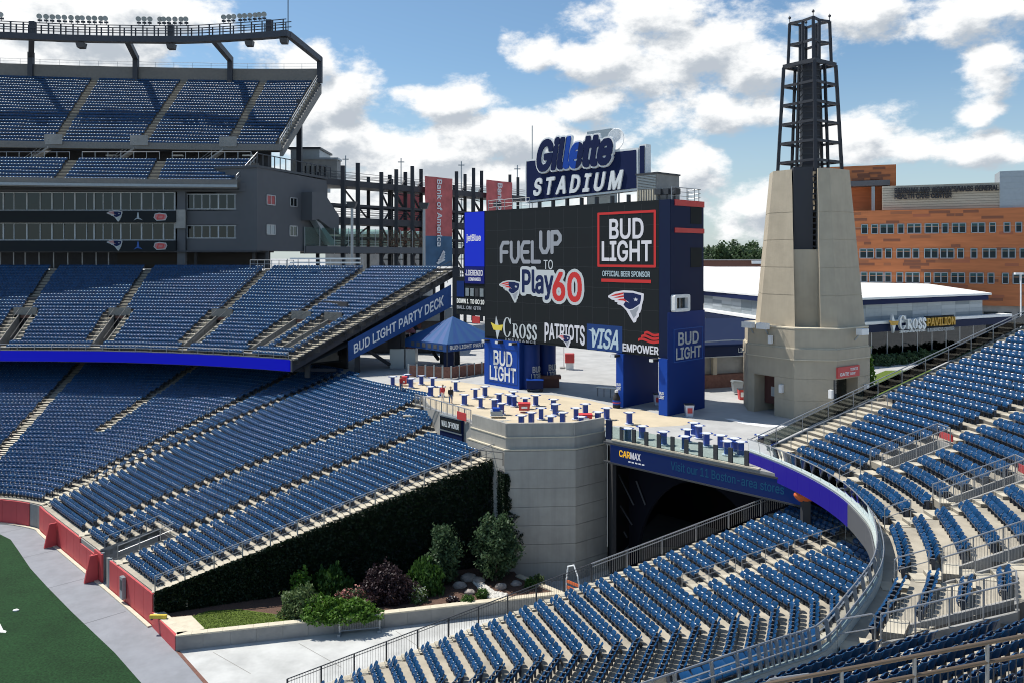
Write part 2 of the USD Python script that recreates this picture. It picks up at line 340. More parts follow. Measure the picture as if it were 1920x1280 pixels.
mat('pad_red', (0.50, 0.060, 0.065), 0.6, var=0.06, scale=1.0)
mat('sign_red', (0.55, 0.05, 0.05), 0.5)
mat('flag_red', (0.42, 0.10, 0.10), 0.8, var=0.2, scale=0.5)
mat('flag_blue', (0.045, 0.11, 0.20), 0.8, var=0.15, scale=0.5)
mat('banner_white', (0.62, 0.64, 0.66), 0.8)
mat('letter_white', (0.78, 0.80, 0.80), 0.5)
mat('letter_grey', (0.42, 0.44, 0.45), 0.5)
mat('brick_red', (0.16, 0.075, 0.055), 0.9, var=0.25, scale=3.0)
mat('door_brown', (0.085, 0.03, 0.026), 0.6)
mat('metal_grey', (0.30, 0.34, 0.37), 0.45, metal=0.3, var=0.06)
mat('yellow', (0.70, 0.52, 0.06), 0.5)
mat('gold', (0.55, 0.32, 0.04), 0.5)
mat('orange', (0.65, 0.13, 0.03), 0.6)
mat('skin', (0.45, 0.27, 0.19), 0.6)
mat('cloth_black', (0.02, 0.02, 0.024), 0.85)
mat('cloth_blue', (0.06, 0.12, 0.26), 0.85)
mat('cloth_red', (0.50, 0.03, 0.04), 0.8)
mat('cloth_white', (0.7, 0.7, 0.7), 0.8)
mat('bark', (0.10, 0.075, 0.055), 0.9, var=0.3, scale=6.0)
mat('rock', (0.32, 0.28, 0.25), 0.85, var=0.35, scale=2.5, bump=0.5, bscale=8)
mat('pebble', (0.62, 0.60, 0.55), 0.8, rand=0.2, var=0.2, scale=5)
mat('petal_pink', (0.46, 0.20, 0.17), 0.8)
mat('petal_white', (0.66, 0.66, 0.62), 0.8)
pane('rail_glass', (0.84, 0.92, 0.90), base=0.02, rough=0.05)
pane('screen_glass', (0.66, 0.80, 0.77), base=0.02, rough=0.2, ior=1.08)
pane('dark_glass', (0.30, 0.34, 0.34), base=0.05)
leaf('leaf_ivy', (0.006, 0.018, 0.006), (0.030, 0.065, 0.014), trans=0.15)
leaf('leaf_tree', (0.061, 0.112, 0.050), (0.176, 0.250, 0.119))
leaf('leaf_bright', (0.087, 0.189, 0.024), (0.233, 0.378, 0.068))
leaf('leaf_shrub', (0.101, 0.156, 0.056), (0.230, 0.294, 0.125))
leaf('leaf_grass', (0.051, 0.121, 0.022), (0.131, 0.243, 0.054))
leaf('leaf_purple', (0.032, 0.018, 0.022), (0.123, 0.072, 0.077), trans=0.15)
leaf('leaf_pale', (0.13, 0.20, 0.06), (0.34, 0.42, 0.16))
leaf('leaf_far', (0.055, 0.095, 0.040), (0.11, 0.165, 0.065), scale=0.15)
mat('terracotta', (0.43, 0.140, 0.048), 0.75, var=0.16, scale=0.6, vscale=(0.35, 0.35, 3.0))
mat('terracotta_dark', (0.20, 0.072, 0.036), 0.75)
mat('terracotta_mid', (0.29, 0.105, 0.045), 0.75)
mat('terracotta_red', (0.33, 0.105, 0.050), 0.75)
mat('terracotta_pale', (0.45, 0.24, 0.14), 0.75)
mat('siding_beige', (0.40, 0.36, 0.29), 0.8, var=0.05)
mat('window_dark', (0.010, 0.020, 0.024), 0.3, spec=0.25)
mat('blind_teal', (0.035, 0.085, 0.09), 0.6, spec=0.2)
mat('panel_pale', (0.38, 0.42, 0.45), 0.5, metal=0.2)
mat('panel_slate', (0.18, 0.22, 0.25), 0.5, metal=0.2)
mat('tent_blue', (0.010, 0.075, 0.22), 0.8)
mat('pale_panel', (0.58, 0.63, 0.59), 0.5)
mat('blind_pale', (0.30, 0.36, 0.36), 0.6)
mat('soffit_brown', (0.05, 0.042, 0.036), 0.9)
pane('suite_glass', (0.20, 0.23, 0.23), base=0.015)
leaf('leaf_lawn', (0.10, 0.145, 0.025), (0.16, 0.215, 0.05))
mat('cap_grey', (0.34, 0.38, 0.36), 0.5)
mat('mark_pink', (0.50, 0.17, 0.17), 0.6)
# lit screens
def led(name, color, s, base=(0.006, 0.006, 0.008)): mat(name, base, 0.5, emit=color, emit_s=s, spec=0.12)
led('led_black', (0.07, 0.09, 0.10), 0.10, base=(0.008, 0.009, 0.011))
led('led_blue', (0.003, 0.006, 0.62), 0.55)
led('led_violet', (0.022, 0.012, 0.36), 0.62)
led('led_jet', (0.008, 0.030, 0.62), 0.75)
led('led_navy', (0.006, 0.012, 0.16), 0.7)
led('led_white', (0.80, 0.84, 0.95), 0.62)
led('led_grey', (0.30, 0.34, 0.40), 0.75)
led('led_silver', (0.50, 0.57, 0.62), 0.75)
led('led_red', (0.62, 0.045, 0.045), 0.65)
led('led_logo_navy', (0.010, 0.020, 0.085), 0.75)
led('led_visa', (0.015, 0.055, 0.22), 0.65)
led('led_pale', (0.45, 0.60, 0.70), 0.75)
led('led_yellow', (0.72, 0.62, 0.10), 0.75)
led('led_ribbon', (0.003, 0.020, 0.13), 0.5)
led('led_teal', (0.004, 0.055, 0.12), 0.75)
led('led_orange', (0.9, 0.5, 0.03), 0.8)
led('scoreboard_white', (0.8, 0.85, 0.85), 0.8)
# ------------------------------------------------------------------ seating stands: rows lofted between a front curve and a back curve
class Stand:
    def __init__(s, front, back, z0, z1, rows, lin=False):
        s.F, s.B = np.array(front, float), np.array(back, float); s.z0, s.z1, s.n = z0, z1, rows
        d = np.linalg.norm(np.diff((s.F + s.B) / 2, axis=0), axis=1); s.k = np.concatenate([[0], np.cumsum(d)]); s.k /= s.k[-1]
        if lin: s.f = lambda t: np.column_stack([np.interp(t, s.k, s.F[:, i]) for i in (0, 1)]); s.b = lambda t: np.column_stack([np.interp(t, s.k, s.B[:, i]) for i in (0, 1)])
        else:
            pf, pb = PchipInterpolator(s.k, s.F), PchipInterpolator(s.k, s.B); s.f, s.b = pf, pb
        s.rise = (z1 - z0) / rows
    def xy(s, f, t):
        t = np.atleast_1d(t); return s.f(t) * (1 - f) + s.b(t) * f
    def p(s, f, t, dz=0.0):
        """a point of the rake at row fraction f and place t along the row"""
        q = s.xy(f, t)[0]; return np.array([q[0], q[1], s.z0 + (s.z1 - s.z0) * f + dz])
    def pt(s, k, t, u=0.5, dz=0.0):
        """a point on tread k"""
        q = s.xy((k + u) / s.n, t)[0]; return np.array([q[0], q[1], s.z0 + k * s.rise + dz])
    def find(s, px, py, dz=0.0):
        from scipy.optimize import least_squares
        best = None
        for t0 in np.linspace(0.05, 0.95, 9):
            r = least_squares(lambda a: (lambda q: [960 + FPX * q[0] / q[1] - px, HOR + FPX * (CZ - q[2]) / q[1] - py])(s.p(a[1], np.clip(a[0], 0, 1), dz)), [t0, 0.5], bounds=([0, -0.2], [1, 1.3]))
            if best is None or r.cost < best.cost: best = r
        return best.x[0], best.x[1], best.cost
    def row_strip(s, mb, k, ta, tb, thick=0.16, step=1.6):
        L = np.linalg.norm(np.diff(s.xy((k + .5) / s.n, np.linspace(ta, tb, 12)), axis=0), axis=1).sum()
        m = max(2, int(L / step)); t = np.linspace(ta, tb, m + 1); z = s.z0 + k * s.rise
        a, b = s.xy(k / s.n, t), s.xy((k + 1.04) / s.n, t); zb = z - s.rise - thick
        v = np.vstack([np.column_stack([a, np.full(m + 1, z)]), np.column_stack([b, np.full(m + 1, z)]), np.column_stack([b, np.full(m + 1, zb)]), np.column_stack([a, np.full(m + 1, zb)])])
        q = m + 1; f = []
        for i in range(m):
            for r in range(4):
                r2 = (r + 1) % 4; f.append((r * q + i, r * q + i + 1, r2 * q + i + 1, r2 * q + i))
        f += [(0, q, 2 * q, 3 * q), (m, 3 * q + m, 2 * q + m, q + m)]
        mb.add(v, f)

ALL_SEATS = []                                  # (position, heading in degrees)
def seats_for(S, k, spans, gaps, pitch=0.5, u=0.62, width=0.55):
    """seats on tread k between the t spans, leaving the gaps [(t, half width in metres)]"""
    t = np.linspace(0, 1, 600); q = S.xy((k + u) / S.n, t); ln = np.concatenate([[0], np.cumsum(np.linalg.norm(np.diff(q, axis=0), axis=1))])
    qa = S.xy(max(k + u - 0.5, 0) / S.n, t)
    for a, b in spans:
        cuts = sorted((np.interp(g, t, ln), h) for g, h in gaps if a - 1e-6 <= g <= b + 1e-6)
        la, lb = np.interp(a, t, ln), np.interp(b, t, ln); seg, cur = [], la + 0.35
        for c, h in cuts:
            if c - h > cur: seg.append((cur, c - h))
            cur = max(cur, c + h)
        if lb - 0.35 > cur: seg.append((cur, lb - 0.35))
        for x0, x1 in seg:
            m = int((x1 - x0) / pitch)
            if m < 1: continue
            x = x0 + (x1 - x0 - m * pitch) / 2 + pitch * (np.arange(m) + 0.5)
            X, Y = np.interp(x, ln, q[:, 0]), np.interp(x, ln, q[:, 1])
            tx, ty = np.interp(x + 0.2, ln, q[:, 0]) - np.interp(x - 0.2, ln, q[:, 0]), np.interp(x + 0.2, ln, q[:, 1]) - np.interp(x - 0.2, ln, q[:, 1])
            fx, fy = np.interp(x, ln, qa[:, 0]) - X, np.interp(x, ln, qa[:, 1]) - Y
            nx, ny = ty, -tx; sg = np.sign(nx * fx + ny * fy); nx, ny = nx * sg, ny * sg
            h = np.degrees(np.arctan2(ny, nx)) + 90          # the seat is modelled facing -y
            z = S.z0 + k * S.rise
            ALL_SEATS.extend((a_, b_, z, h_, S, k) for a_, b_, h_ in zip(X, Y, h))

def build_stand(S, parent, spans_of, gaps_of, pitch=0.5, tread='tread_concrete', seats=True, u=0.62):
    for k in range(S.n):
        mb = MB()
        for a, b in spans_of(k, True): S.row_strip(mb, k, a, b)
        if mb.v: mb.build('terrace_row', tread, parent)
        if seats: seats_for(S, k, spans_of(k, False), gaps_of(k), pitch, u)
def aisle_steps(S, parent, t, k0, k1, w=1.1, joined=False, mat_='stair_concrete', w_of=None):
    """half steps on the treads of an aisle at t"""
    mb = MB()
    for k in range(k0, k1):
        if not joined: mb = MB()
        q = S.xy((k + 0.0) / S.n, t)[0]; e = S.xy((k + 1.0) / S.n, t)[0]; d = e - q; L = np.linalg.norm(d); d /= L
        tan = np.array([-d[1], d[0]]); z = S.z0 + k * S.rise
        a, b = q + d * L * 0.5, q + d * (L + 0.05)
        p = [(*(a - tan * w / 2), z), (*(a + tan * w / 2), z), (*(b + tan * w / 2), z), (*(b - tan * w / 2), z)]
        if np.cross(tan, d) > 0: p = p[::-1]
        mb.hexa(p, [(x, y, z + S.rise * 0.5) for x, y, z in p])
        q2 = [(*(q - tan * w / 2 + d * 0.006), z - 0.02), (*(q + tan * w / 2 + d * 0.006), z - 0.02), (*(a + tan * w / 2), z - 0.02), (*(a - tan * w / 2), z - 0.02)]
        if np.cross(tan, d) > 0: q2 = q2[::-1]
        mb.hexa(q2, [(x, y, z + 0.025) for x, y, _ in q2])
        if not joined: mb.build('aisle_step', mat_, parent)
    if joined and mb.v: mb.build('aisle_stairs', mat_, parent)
def rail_run(parent_name, label, pts, h=1.07, spacing=1.8, r=0.03, mat_='rail_steel', mids=(0.5,), baluster=0.0, group=None, post_r=None, cat='railing', bal_r=0.009, double=False):
    """a railing over a line of floor points: posts, rails, thin balusters"""
    t = thing(parent_name, label, cat, group=group)
    P = np.array(pts, float); ln = np.concatenate([[0], np.cumsum(np.linalg.norm(np.diff(P, axis=0), axis=1))])
    at_ = lambda s: np.array([np.interp(s, ln, P[:, i]) for i in range(3)])
    m = max(1, round(ln[-1] / spacing))
    for s_ in np.linspace(0, ln[-1], m + 1):
        q = at_(s_); MB().tube([q, q + (0, 0, h)], post_r or r, 6).build('post', mat_, t)
    MB().tube(P + (0, 0, h), r, 6).build('top_rail', mat_, t)
    for f in mids: MB().tube(P + (0, 0, h * f), r * 0.7, 5).build('mid_rail', mat_, t)
    if baluster:
        mb = MB()
        for s_ in np.arange(baluster / 2, ln[-1], baluster):
            q = at_(s_); mb.tube([q + (0, 0, 0.08), q + (0, 0, h - 0.02)], bal_r, 4)
        mb.build('balusters', mat_, t)
    return t

# lower stand in the far corner (front wall on the field, back under the club deck)
A = Stand([(-26.2, 59.0), (-31.0, 63.9), (-38.5, 71.4), (-46.0, 79.0), (-46.8, 79.9), (-51.5, 81.9), (-56.5, 82.6), (-82.0, 83.0)],
          [(6.0, 71.4), (-0.3, 79.6), (-7.2, 85.6), (-14.7, 93.6), (-27.1, 108.0), (-43.0, 115.4), (-61.9, 116.8), (-95.0, 116.8)], 2.4, 12.2, 38)
KA = A.k
def a_limit(k):                                  # how far up each block of the corner stand is carried
    f = (k + 1) / A.n
    if f <= 0.765: return 0.0
    if f <= 0.87: return 0.108
    if f <= 0.975: return 0.199
    return 0.35
def a_vom(k):                                    # stair openings down to the field wall
    return [(0.116, 0.146)] if k < 5 else []
def a_spans(k, solid):
    lo = a_limit(k) + (0 if solid else 0.006 if a_limit(k) else 0.010)
    out, cur = [], lo
    for a, b in a_vom(k):
        if b > cur: out.append((cur, a)); cur = b
    out.append((cur, 1.0)); return out
stA = thing('lower_corner_stand', 'lower tier of blue seats rising from the red field wall to the party deck', 'seating stand')
A_AIS = (0.108, 0.199, 0.378, 0.4285, 0.557, 0.680)
a_gaps = lambda k: [(t, 0.62) for t in A_AIS[:4] + A_AIS[5:]] + ([(A_AIS[4], 0.62)] if k >= 14 else [])
build_stand(A, stA, a_spans, a_gaps)
aisle_steps(A, stA, 0.010, 0, 29, w=1.0)
for i, k1 in ((0, 29), (1, 33), (2, 37), (3, 38), (5, 38)): aisle_steps(A, stA, A_AIS[i], 0, k1, joined=i > 2)
aisle_steps(A, stA, A_AIS[4], 14, 38, joined=True)

# club tier above it, with the blue fascia
C = Stand([(-26.5, 96.9), (-34.1, 100.4), (-42.2, 103.2), (-54.1, 105.8), (-67.8, 106.7), (-106, 107.6)],
          [(-8.1, 111.0), (-22.8, 119.6), (-36.8, 124.9), (-56.3, 128.0), (-73.2, 129.0), (-113, 129.8)], 14.6, 25.3, 26)
KC = C.k
C_AIS = (0.122, 0.266, 0.440, 0.591)
voms = [(C_AIS[0], 0.018), (C_AIS[1], 0.018), (C_AIS[2], 0.018), (C_AIS[3], 0.018)]
c_e0 = 0.0
def c_spans(k, solid):
    out, cur = [], 0.0 if solid else 0.016
    if 2 <= k < 11:
        for t, h in [(0.062, 0.016)] + voms: out.append((cur, t - h)); cur = t + h
    out.append((cur, 1.0)); return out
stC = thing('club_tier_stand', 'middle tier of blue seats with the blue lit fascia and stair openings', 'seating stand')
build_stand(C, stC, c_spans, lambda k: [(t, 1.25 if 2 <= k < 11 else 0.6) for t in C_AIS] + ([(0.062, 1.2)] if 2 <= k < 11 else []))
aisle_steps(C, stC, 0.008, 0, 26, w=0.95)
for t in C_AIS: aisle_steps(C, stC, t, 11, 26, joined=True)
for t, h in [(0.062, 0.016)] + voms:             # stair openings: walls, dark tunnel, flights on each side
    mb = MB(); dk = MB(); w = 0.12
    for sgn in (-1, 1):
        tt = t + sgn * h * .56
        q = [C.pt(2, tt, 0), C.pt(10, tt, 1.0)]
        mb.hexa([(q[0][0], q[0][1], 14.2), (q[1][0], q[1][1], 14.2), (q[1][0] + .12, q[1][1], 13.4), (q[0][0] + .12, q[0][1], 13.4)],
                [(q[0][0], q[0][1], q[0][2] + .1), (q[1][0], q[1][1], q[1][2] + .1), (q[1][0] + .12, q[1][1], q[1][2] + .1), (q[0][0] + .12, q[0][1], q[0][2] + .1)])
    a0, a1 = C.pt(10, t - h, 1.0), C.pt(10, t + h, 1.0)
    mb.beam((a0[0], a0[1], a0[2] + .45), (a1[0], a1[1], a1[2] + .45), 0.15, 1.1)
    mb.build('opening_wall', 'riser_concrete', stC)
    c0, c1, c2, c3 = C.pt(2, t - h, 0), C.pt(2, t + h, 0), C.pt(10, t + h, 1.0), C.pt(10, t - h, 1.0)
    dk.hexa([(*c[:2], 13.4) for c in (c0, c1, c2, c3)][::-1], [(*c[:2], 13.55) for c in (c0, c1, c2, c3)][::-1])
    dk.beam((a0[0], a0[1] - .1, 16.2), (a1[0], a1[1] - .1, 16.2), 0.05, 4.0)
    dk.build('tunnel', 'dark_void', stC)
    for k in range(3, 10):
        z = C.z0 + k * C.rise
        for sgn in (-1, 1):
            q = [C.pt(k, t + sgn * h * 1.0, 0)[:2], C.pt(k, t + sgn * h * 0.58, 0)[:2], C.pt(k, t + sgn * h * 0.58, 1)[:2], C.pt(k, t + sgn * h * 1.0, 1)[:2]]
            q = q if sgn > 0 else q[::-1]
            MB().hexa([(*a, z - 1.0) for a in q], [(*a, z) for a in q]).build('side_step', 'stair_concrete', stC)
    rl = MB()
    for sgn in (-0.5, 0.5):
        a, b = C.pt(2, t + sgn * h, 0, 0.7), C.pt(10, t + sgn * h, 1, 0.9); rl.tube([a, b], .025)
        for f in np.linspace(0, 1, 4): q = a + (b - a) * f; rl.tube([q - (0, 0, 1.3), q], .02)
    b0, b1 = C.pt(11, t - h, 0.1, 0.9), C.pt(11, t + h, .1, .9); rl.tube([b0, b1], .04)
    rl.build('opening_rail', 'rail_dark', stC)
    MB().beam(C.pt(10, t - h * .35, .9, -.35), C.pt(10, t + h * .35, .9, -.35), 0.3, .35).build('exit_plate', 'brick_red', stC)
tt = np.linspace(0, 1, 40)
def band(mb, xy, z0, z1, off=0.0, thick=0.18, flip=False):
    """an upright strip of even height following a line in plan"""
    xy = np.asarray(xy, float); d = np.gradient(xy, axis=0); d /= np.linalg.norm(d, axis=1, keepdims=True); nn = np.column_stack([d[:, 1], -d[:, 0]]) * (-1 if flip else 1)
    a, b = xy + nn * off, xy + nn * (off + thick); n = len(xy)
    z0 = np.broadcast_to(z0, n); z1 = np.broadcast_to(z1, n)
    v = np.vstack([np.column_stack([a, z0]), np.column_stack([b, z0]), np.column_stack([b, z1]), np.column_stack([a, z1])]); f = []
    for i in range(n - 1):
        for r in range(4): r2 = (r + 1) % 4; f.append((r * n + i, r2 * n + i, r2 * n + i + 1, r * n + i + 1))
    f += [(0, 3 * n, 2 * n, n), (n - 1, 2 * n - 1, 3 * n - 1, 4 * n - 1)]
    return mb.add(v, f)
cf = C.f(tt)
mb = MB(); band(mb, cf, 13.2, 14.72, off=0.0, thick=0.25); mb.build('front_parapet', 'deck_fascia', stC)
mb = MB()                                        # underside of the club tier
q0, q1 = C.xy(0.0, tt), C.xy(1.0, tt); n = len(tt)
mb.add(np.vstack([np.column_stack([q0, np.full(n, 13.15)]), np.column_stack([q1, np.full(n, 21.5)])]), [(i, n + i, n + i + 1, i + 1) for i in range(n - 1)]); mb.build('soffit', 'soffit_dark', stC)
mb = MB(); e0, e1 = C.p(0, 0.0), C.p(1, 0.0)     # sloping edge beam under the end stairs
mb.hexa([(*e0[:2], 13.2), (*e1[:2], 24.2), (e1[0] - .4, e1[1] + .3, 24.2), (e0[0] - .4, e0[1] + .3, 13.2)], [(*e0[:2], 14.5), (*e1[:2], 25.15), (e1[0] - .4, e1[1] + .3, 25.15), (e0[0] - .4, e0[1] + .3, 14.5)]); mb.build('edge_beam', 'frame_steel', stC)
lb = thing('ribbon_board', 'long plain blue lit ribbon along the front of the middle tier', 'ribbon board')
for i in range(12):
    ta, tb = 0.005 + (0.9 - .005) * i / 12, 0.005 + (0.9 - .005) * (i + 1) / 12
    mb = MB(); band(mb, C.f(np.linspace(ta, tb, 5)), 13.25, 14.62, off=-0.02, thick=-0.15); mb.build('screen_panel', 'led_blue', lb)

# upper deck and the small tier under it
U = Stand([(-39.7, 138.4), (-47.3, 138.2), (-63.7, 136.5), (-77.7, 135.3), (-86.4, 134.3), (-108, 132.6)],
          [(-38.7, 161.8), (-48.6, 162.0), (-66.4, 161.0), (-83.8, 159.5), (-99.7, 157.3), (-128.5, 154.2)], 46.1, 62.4, 23)
KU = U.k
stU = thing('upper_deck_stand', 'steep top tier of blue seats beneath the lighting gantry', 'seating stand')
u_ais = (0.128, 0.318, 0.513)
build_stand(U, stU, lambda k, s: [(0.0 if s else 0.012, 1.0)], lambda k: [(t, 0.65) for t in u_ais])
for t in u_ais: aisle_steps(U, stU, t, 0, 23, w=1.2, joined=True)
aisle_steps(U, stU, 0.008, 0, 23, w=0.8, joined=True)
D = Stand([(-44.2, 129.5), (-57.5, 128.3), (-72.0, 126.5), (-79.5, 125.3), (-103, 122.8)], [(-42.4, 134.7), (-58.3, 134.5), (-73.3, 133.5), (-84.5, 132.6), (-111, 130)], 38.87, 43.27, 7)
KD = D.k
stD = thing('suite_roof_tier', 'short tier of blue seats between the suite windows and the top tier', 'seating stand')
build_stand(D, stD, lambda k, s: [(0.0 if s else 0.012, 1.0)], lambda k: [(t, 0.75) for t in (0.232, 0.453)])
for t in (0.232, 0.453): aisle_steps(D, stD, t, 0, 7, w=1.4, joined=True)

# near stands on the right: lower one beside the tunnel, and the tier that wraps round above it
G = Stand([(-12.9, 46.2), (-12.1, 44.0), (-21.4, 20.8)], [(19.9, 57.0), (24.4, 44.0), (15.0, 20.0)], 1.6, 9.5, 34, lin=True)
KG = G.k
stG = thing('lower_right_stand', 'near lower tier of blue seats with bare concrete treads beside the tunnel fence', 'seating stand')
g_ais = 0.121
build_stand(G, stG, lambda k, s: [(0.0 if s else 0.012, 1.0)], lambda k: [(g_ais, 0.65)] if k >= 22 else [], pitch=0.5)
aisle_steps(G, stG, g_ais, 22, 34, w=1.1)
aisle_steps(G, stG, 0.008, 0, 34, w=0.7)
H = Stand([(17.3, 58.4), (19.6, 47.4), (19.1, 42.7), (18.0, 39.2), (16.5, 35.9), (13.2, 31.2), (11.0, 28.5), (9.4, 27.6), (7.8, 26.7), (2.0, 23.4), (-6.0, 18.9)],
          [(43.5, 66.6), (46.6, 50.0), (46.6, 42.0), (46.5, 36.0), (46.3, 30.5), (45.8, 22.0), (44.5, 16.5), (32.2, 10.2), (20.0, 3.8), (14.2, 0.5), (6.2, -4.0)], 12.6, 21.8, 24)
KH = H.k
stH = thing('right_upper_stand', 'near tier of blue seats curving round above the violet ribbon', 'seating stand')

H_VOM = [(3, 7, (0.1374, 0.1417), (0.1603, 0.162)), (3, 7, (0.2716, 0.267), (0.2887, 0.2825)), (2, 5, (0.4201, 0.4003), (0.4425, 0.424)), (1, 4, (0.5154, 0.4923), (0.5346, 0.5126))]
H_AIS = [lambda f: 0.1495, lambda f: 0.291 - 0.04 * f, lambda f: 0.424 - 0.1 * min(f, 0.2), lambda f: 0.5355 - 0.18 * min(f, 0.2)]
def h_spans(k, solid):
    cur, out = (0.0 if solid else (0.034 if k < 9 else 0.010)), []
    for k0, k1, l, r in H_VOM:
        if k0 <= k < k1:
            a = (k - k0 + .5) / (k1 - k0); out.append((cur, l[0] + (l[1] - l[0]) * a)); cur = r[0] + (r[1] - r[0]) * a
    out.append((cur, 0.537 - 0.19 * ((k + .5) / H.n))); return out
def h_gaps(k):
    f = (k + .5) / H.n; g = [(a(f), 0.62) for a in H_AIS]
    for k0, k1, l, r in H_VOM:
        if k0 <= k < k1: a = (k - k0 + .5) / (k1 - k0); g += [(l[0] + (l[1] - l[0]) * a, .2), (r[0] + (r[1] - r[0]) * a, .85)]
    return g
build_stand(H, stH, h_spans, h_gaps, pitch=0.5, u=0.66)
for i, a in enumerate(H_AIS):
    for k in range(24):
        v = [x for x in H_VOM if x[0] <= k < x[1] and abs((x[2][0] + x[3][0]) / 2 - a((k + .5) / 24)) < 0.03]
        if i == 3 and k > 3: continue
        if not v: aisle_steps(H, stH, a((k + .5) / 24), k, k + 1, w=1.05)
        elif i < 3:                              # steps beside the stair opening
            fr = (k - v[0][0] + .5) / (v[0][1] - v[0][0]); aisle_steps(H, stH, v[0][3][0] + (v[0][3][1] - v[0][3][0]) * fr + 0.008, k, k + 1, w=0.9)
aisle_steps(H, stH, 0.017, 0, 9, w=1.7)
aisle_steps(H, stH, 0.004, 9, 24, w=0.5)
# straight wing of the same tier, nearest the viewer
WD, WN = np.array((.8716, .4903)), np.array((.4903, -.8716)); W0 = np.array((12.7, 29.4)) + WD * 40
J = Stand([tuple(W0), tuple(W0 - WD * 65)], [tuple(W0 + WN * 26), tuple(W0 - WD * 65 + WN * 26)], 12.6, 21.8, 25, lin=True)
def j_spans(k, solid):
    o = 26 * (k + .5) / J.n; return [((40 - 1.775 * o + (0 if solid else .5)) / 65, 1.0)]
stJ = thing('near_wing_stand', 'straight wing of blue seats nearest the viewer behind the bronze railing', 'seating stand')
build_stand(J, stJ, j_spans, lambda k: [(0.925, .6)], pitch=0.5, u=0.62)
aisle_steps(J, stJ, 0.925, 0, 12, w=1.1)
jw = np.array([(12.7 + x, 29.55 - .03 * x) for x in np.linspace(0, 34, 14)])
MB().add(np.vstack([np.column_stack([jw, np.full(14, 12.0)]), np.column_stack([jw, 12.62 + np.linspace(0, 34, 14) * .30])]), [(i, i + 1, 15 + i, 14 + i) for i in range(13)]).build('end_wall', 'tread_concrete', stJ)
mid_names = ['nearest the lighthouse', 'behind the violet ribbon', 'above the parapet bend', 'nearest the viewer']
for i, (k0, k1, l, r) in enumerate(H_VOM):       # stair openings with flights going down inside
    wl = MB()
    for k in range(k0, k1):
        fr = (k - k0 + .5) / (k1 - k0); a, b = l[0] + (l[1] - l[0]) * fr, r[0] + (r[1] - r[0]) * fr
        for j in range(2):
            u0, u1 = j / 2, j / 2 + .5
            q = [H.pt(k, a, u0)[:2], H.pt(k, b, u0)[:2], H.pt(k, b, u1)[:2], H.pt(k, a, u1)[:2]]
            z = H.z0 + k1 * H.rise - 0.30 * ((k1 - k - 1) * 2 + (1 - j)) - 1.0
            z = max(z, 12.6); z = H.z0 + k0 * H.rise + 0.35 - 0.22 * ((k - k0) * 2 + j)
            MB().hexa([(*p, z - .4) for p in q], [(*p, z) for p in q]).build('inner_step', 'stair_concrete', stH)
    for e in (l, r):
        p0, p1 = H.p(k0 / H.n, e[0]), H.p(k1 / H.n, e[1]); wl.hexa([(p0[0], p0[1] - .06, 11.8), (p1[0], p1[1] - .06, 11.8), (p1[0], p1[1] + .06, 11.8), (p0[0], p0[1] + .06, 11.8)], [(p0[0], p0[1] - .06, p0[2] + .02), (p1[0], p1[1] - .06, p1[2] + .02), (p1[0], p1[1] + .06, p1[2] + .02), (p0[0], p0[1] + .06, p0[2] + .02)])
    p0, p1 = H.p(k1 / H.n, l[1]), H.p(k1 / H.n, r[1]); wl.beam((p0[0], p0[1], p0[2] - .5), (p1[0], p1[1], p1[2] - .5), .14, 1.1)
    wl.build('opening_wall', 'grey_concrete', stH)
    a, b = H.p(k0 / H.n, l[0]), H.p(k1 / H.n, l[1]); c, d = H.p(k0 / H.n, r[0]), H.p(k1 / H.n, r[1])
    rail_run('stair_rail', f'thin barred railing on the far side of the stair opening {mid_names[i]}', [a, b], baluster=0.14, spacing=1.3, mids=(), r=0.032, group='stair railings of the near upper tier')
    rail_run('stair_rail', f'thin barred railing on the near side of the stair opening {mid_names[i]}', [c, d], baluster=0.14, spacing=1.3, mids=(), r=0.032, group='stair railings of the near upper tier')
    t = rail_run('stair_end_rail', f'short cross railing at the top of the stair opening {mid_names[i]}', [b, d], spacing=1.0, baluster=0.14, r=0.03, mids=())
    if i in (0, 1): MB().beam(b + (0.1, -.1, .42), d + (0.1, -.1, .42), 0.05, 0.42).build('sign_plate', 'sign_red', t)
for i, (f0, f1, ta, tb, nm) in enumerate([(0.03, 0.085, 0.1519, 0.1494, 'at the front of the aisle nearest the party deck'), (0.02, 0.07, 0.291, 0.289, 'at the front of the aisle where the ribbon turns grey'), (0.02, 0.065, 0.4225, 0.418, 'at the front of the aisle by the glass bend'), (0.0, 0.035, 0.5359, 0.5325, 'low by the parapet at the bottom right'), (0.095, 0.125, 0.8116, 0.795, 'at the bottom edge among the nearest seats')]):
    a, b = H.p(f0, ta), H.p(f1, tb); P = [a, a + (0, 0, 1.0), (a + b) / 2 + (0, 0, 1.1), b + (0, 0, 1.05), b]
    t = thing('aisle_hoop_rail', f'bent tube hoop rail {nm}', 'railing', group='hoop rails at aisle fronts')
    MB().tube([a, a + (0, 0, 1.0), a + (b - a) * .08 + (0, 0, 1.08), b + (a - b) * .08 + (0, 0, 1.08), b + (0, 0, 1.0), b], 0.03, 6).build('hoop', 'rail_steel', t)
    MB().tube([a + (0, 0, .55), b + (0, 0, .55)], 0.022, 5).build('mid_rail', 'rail_steel', t)
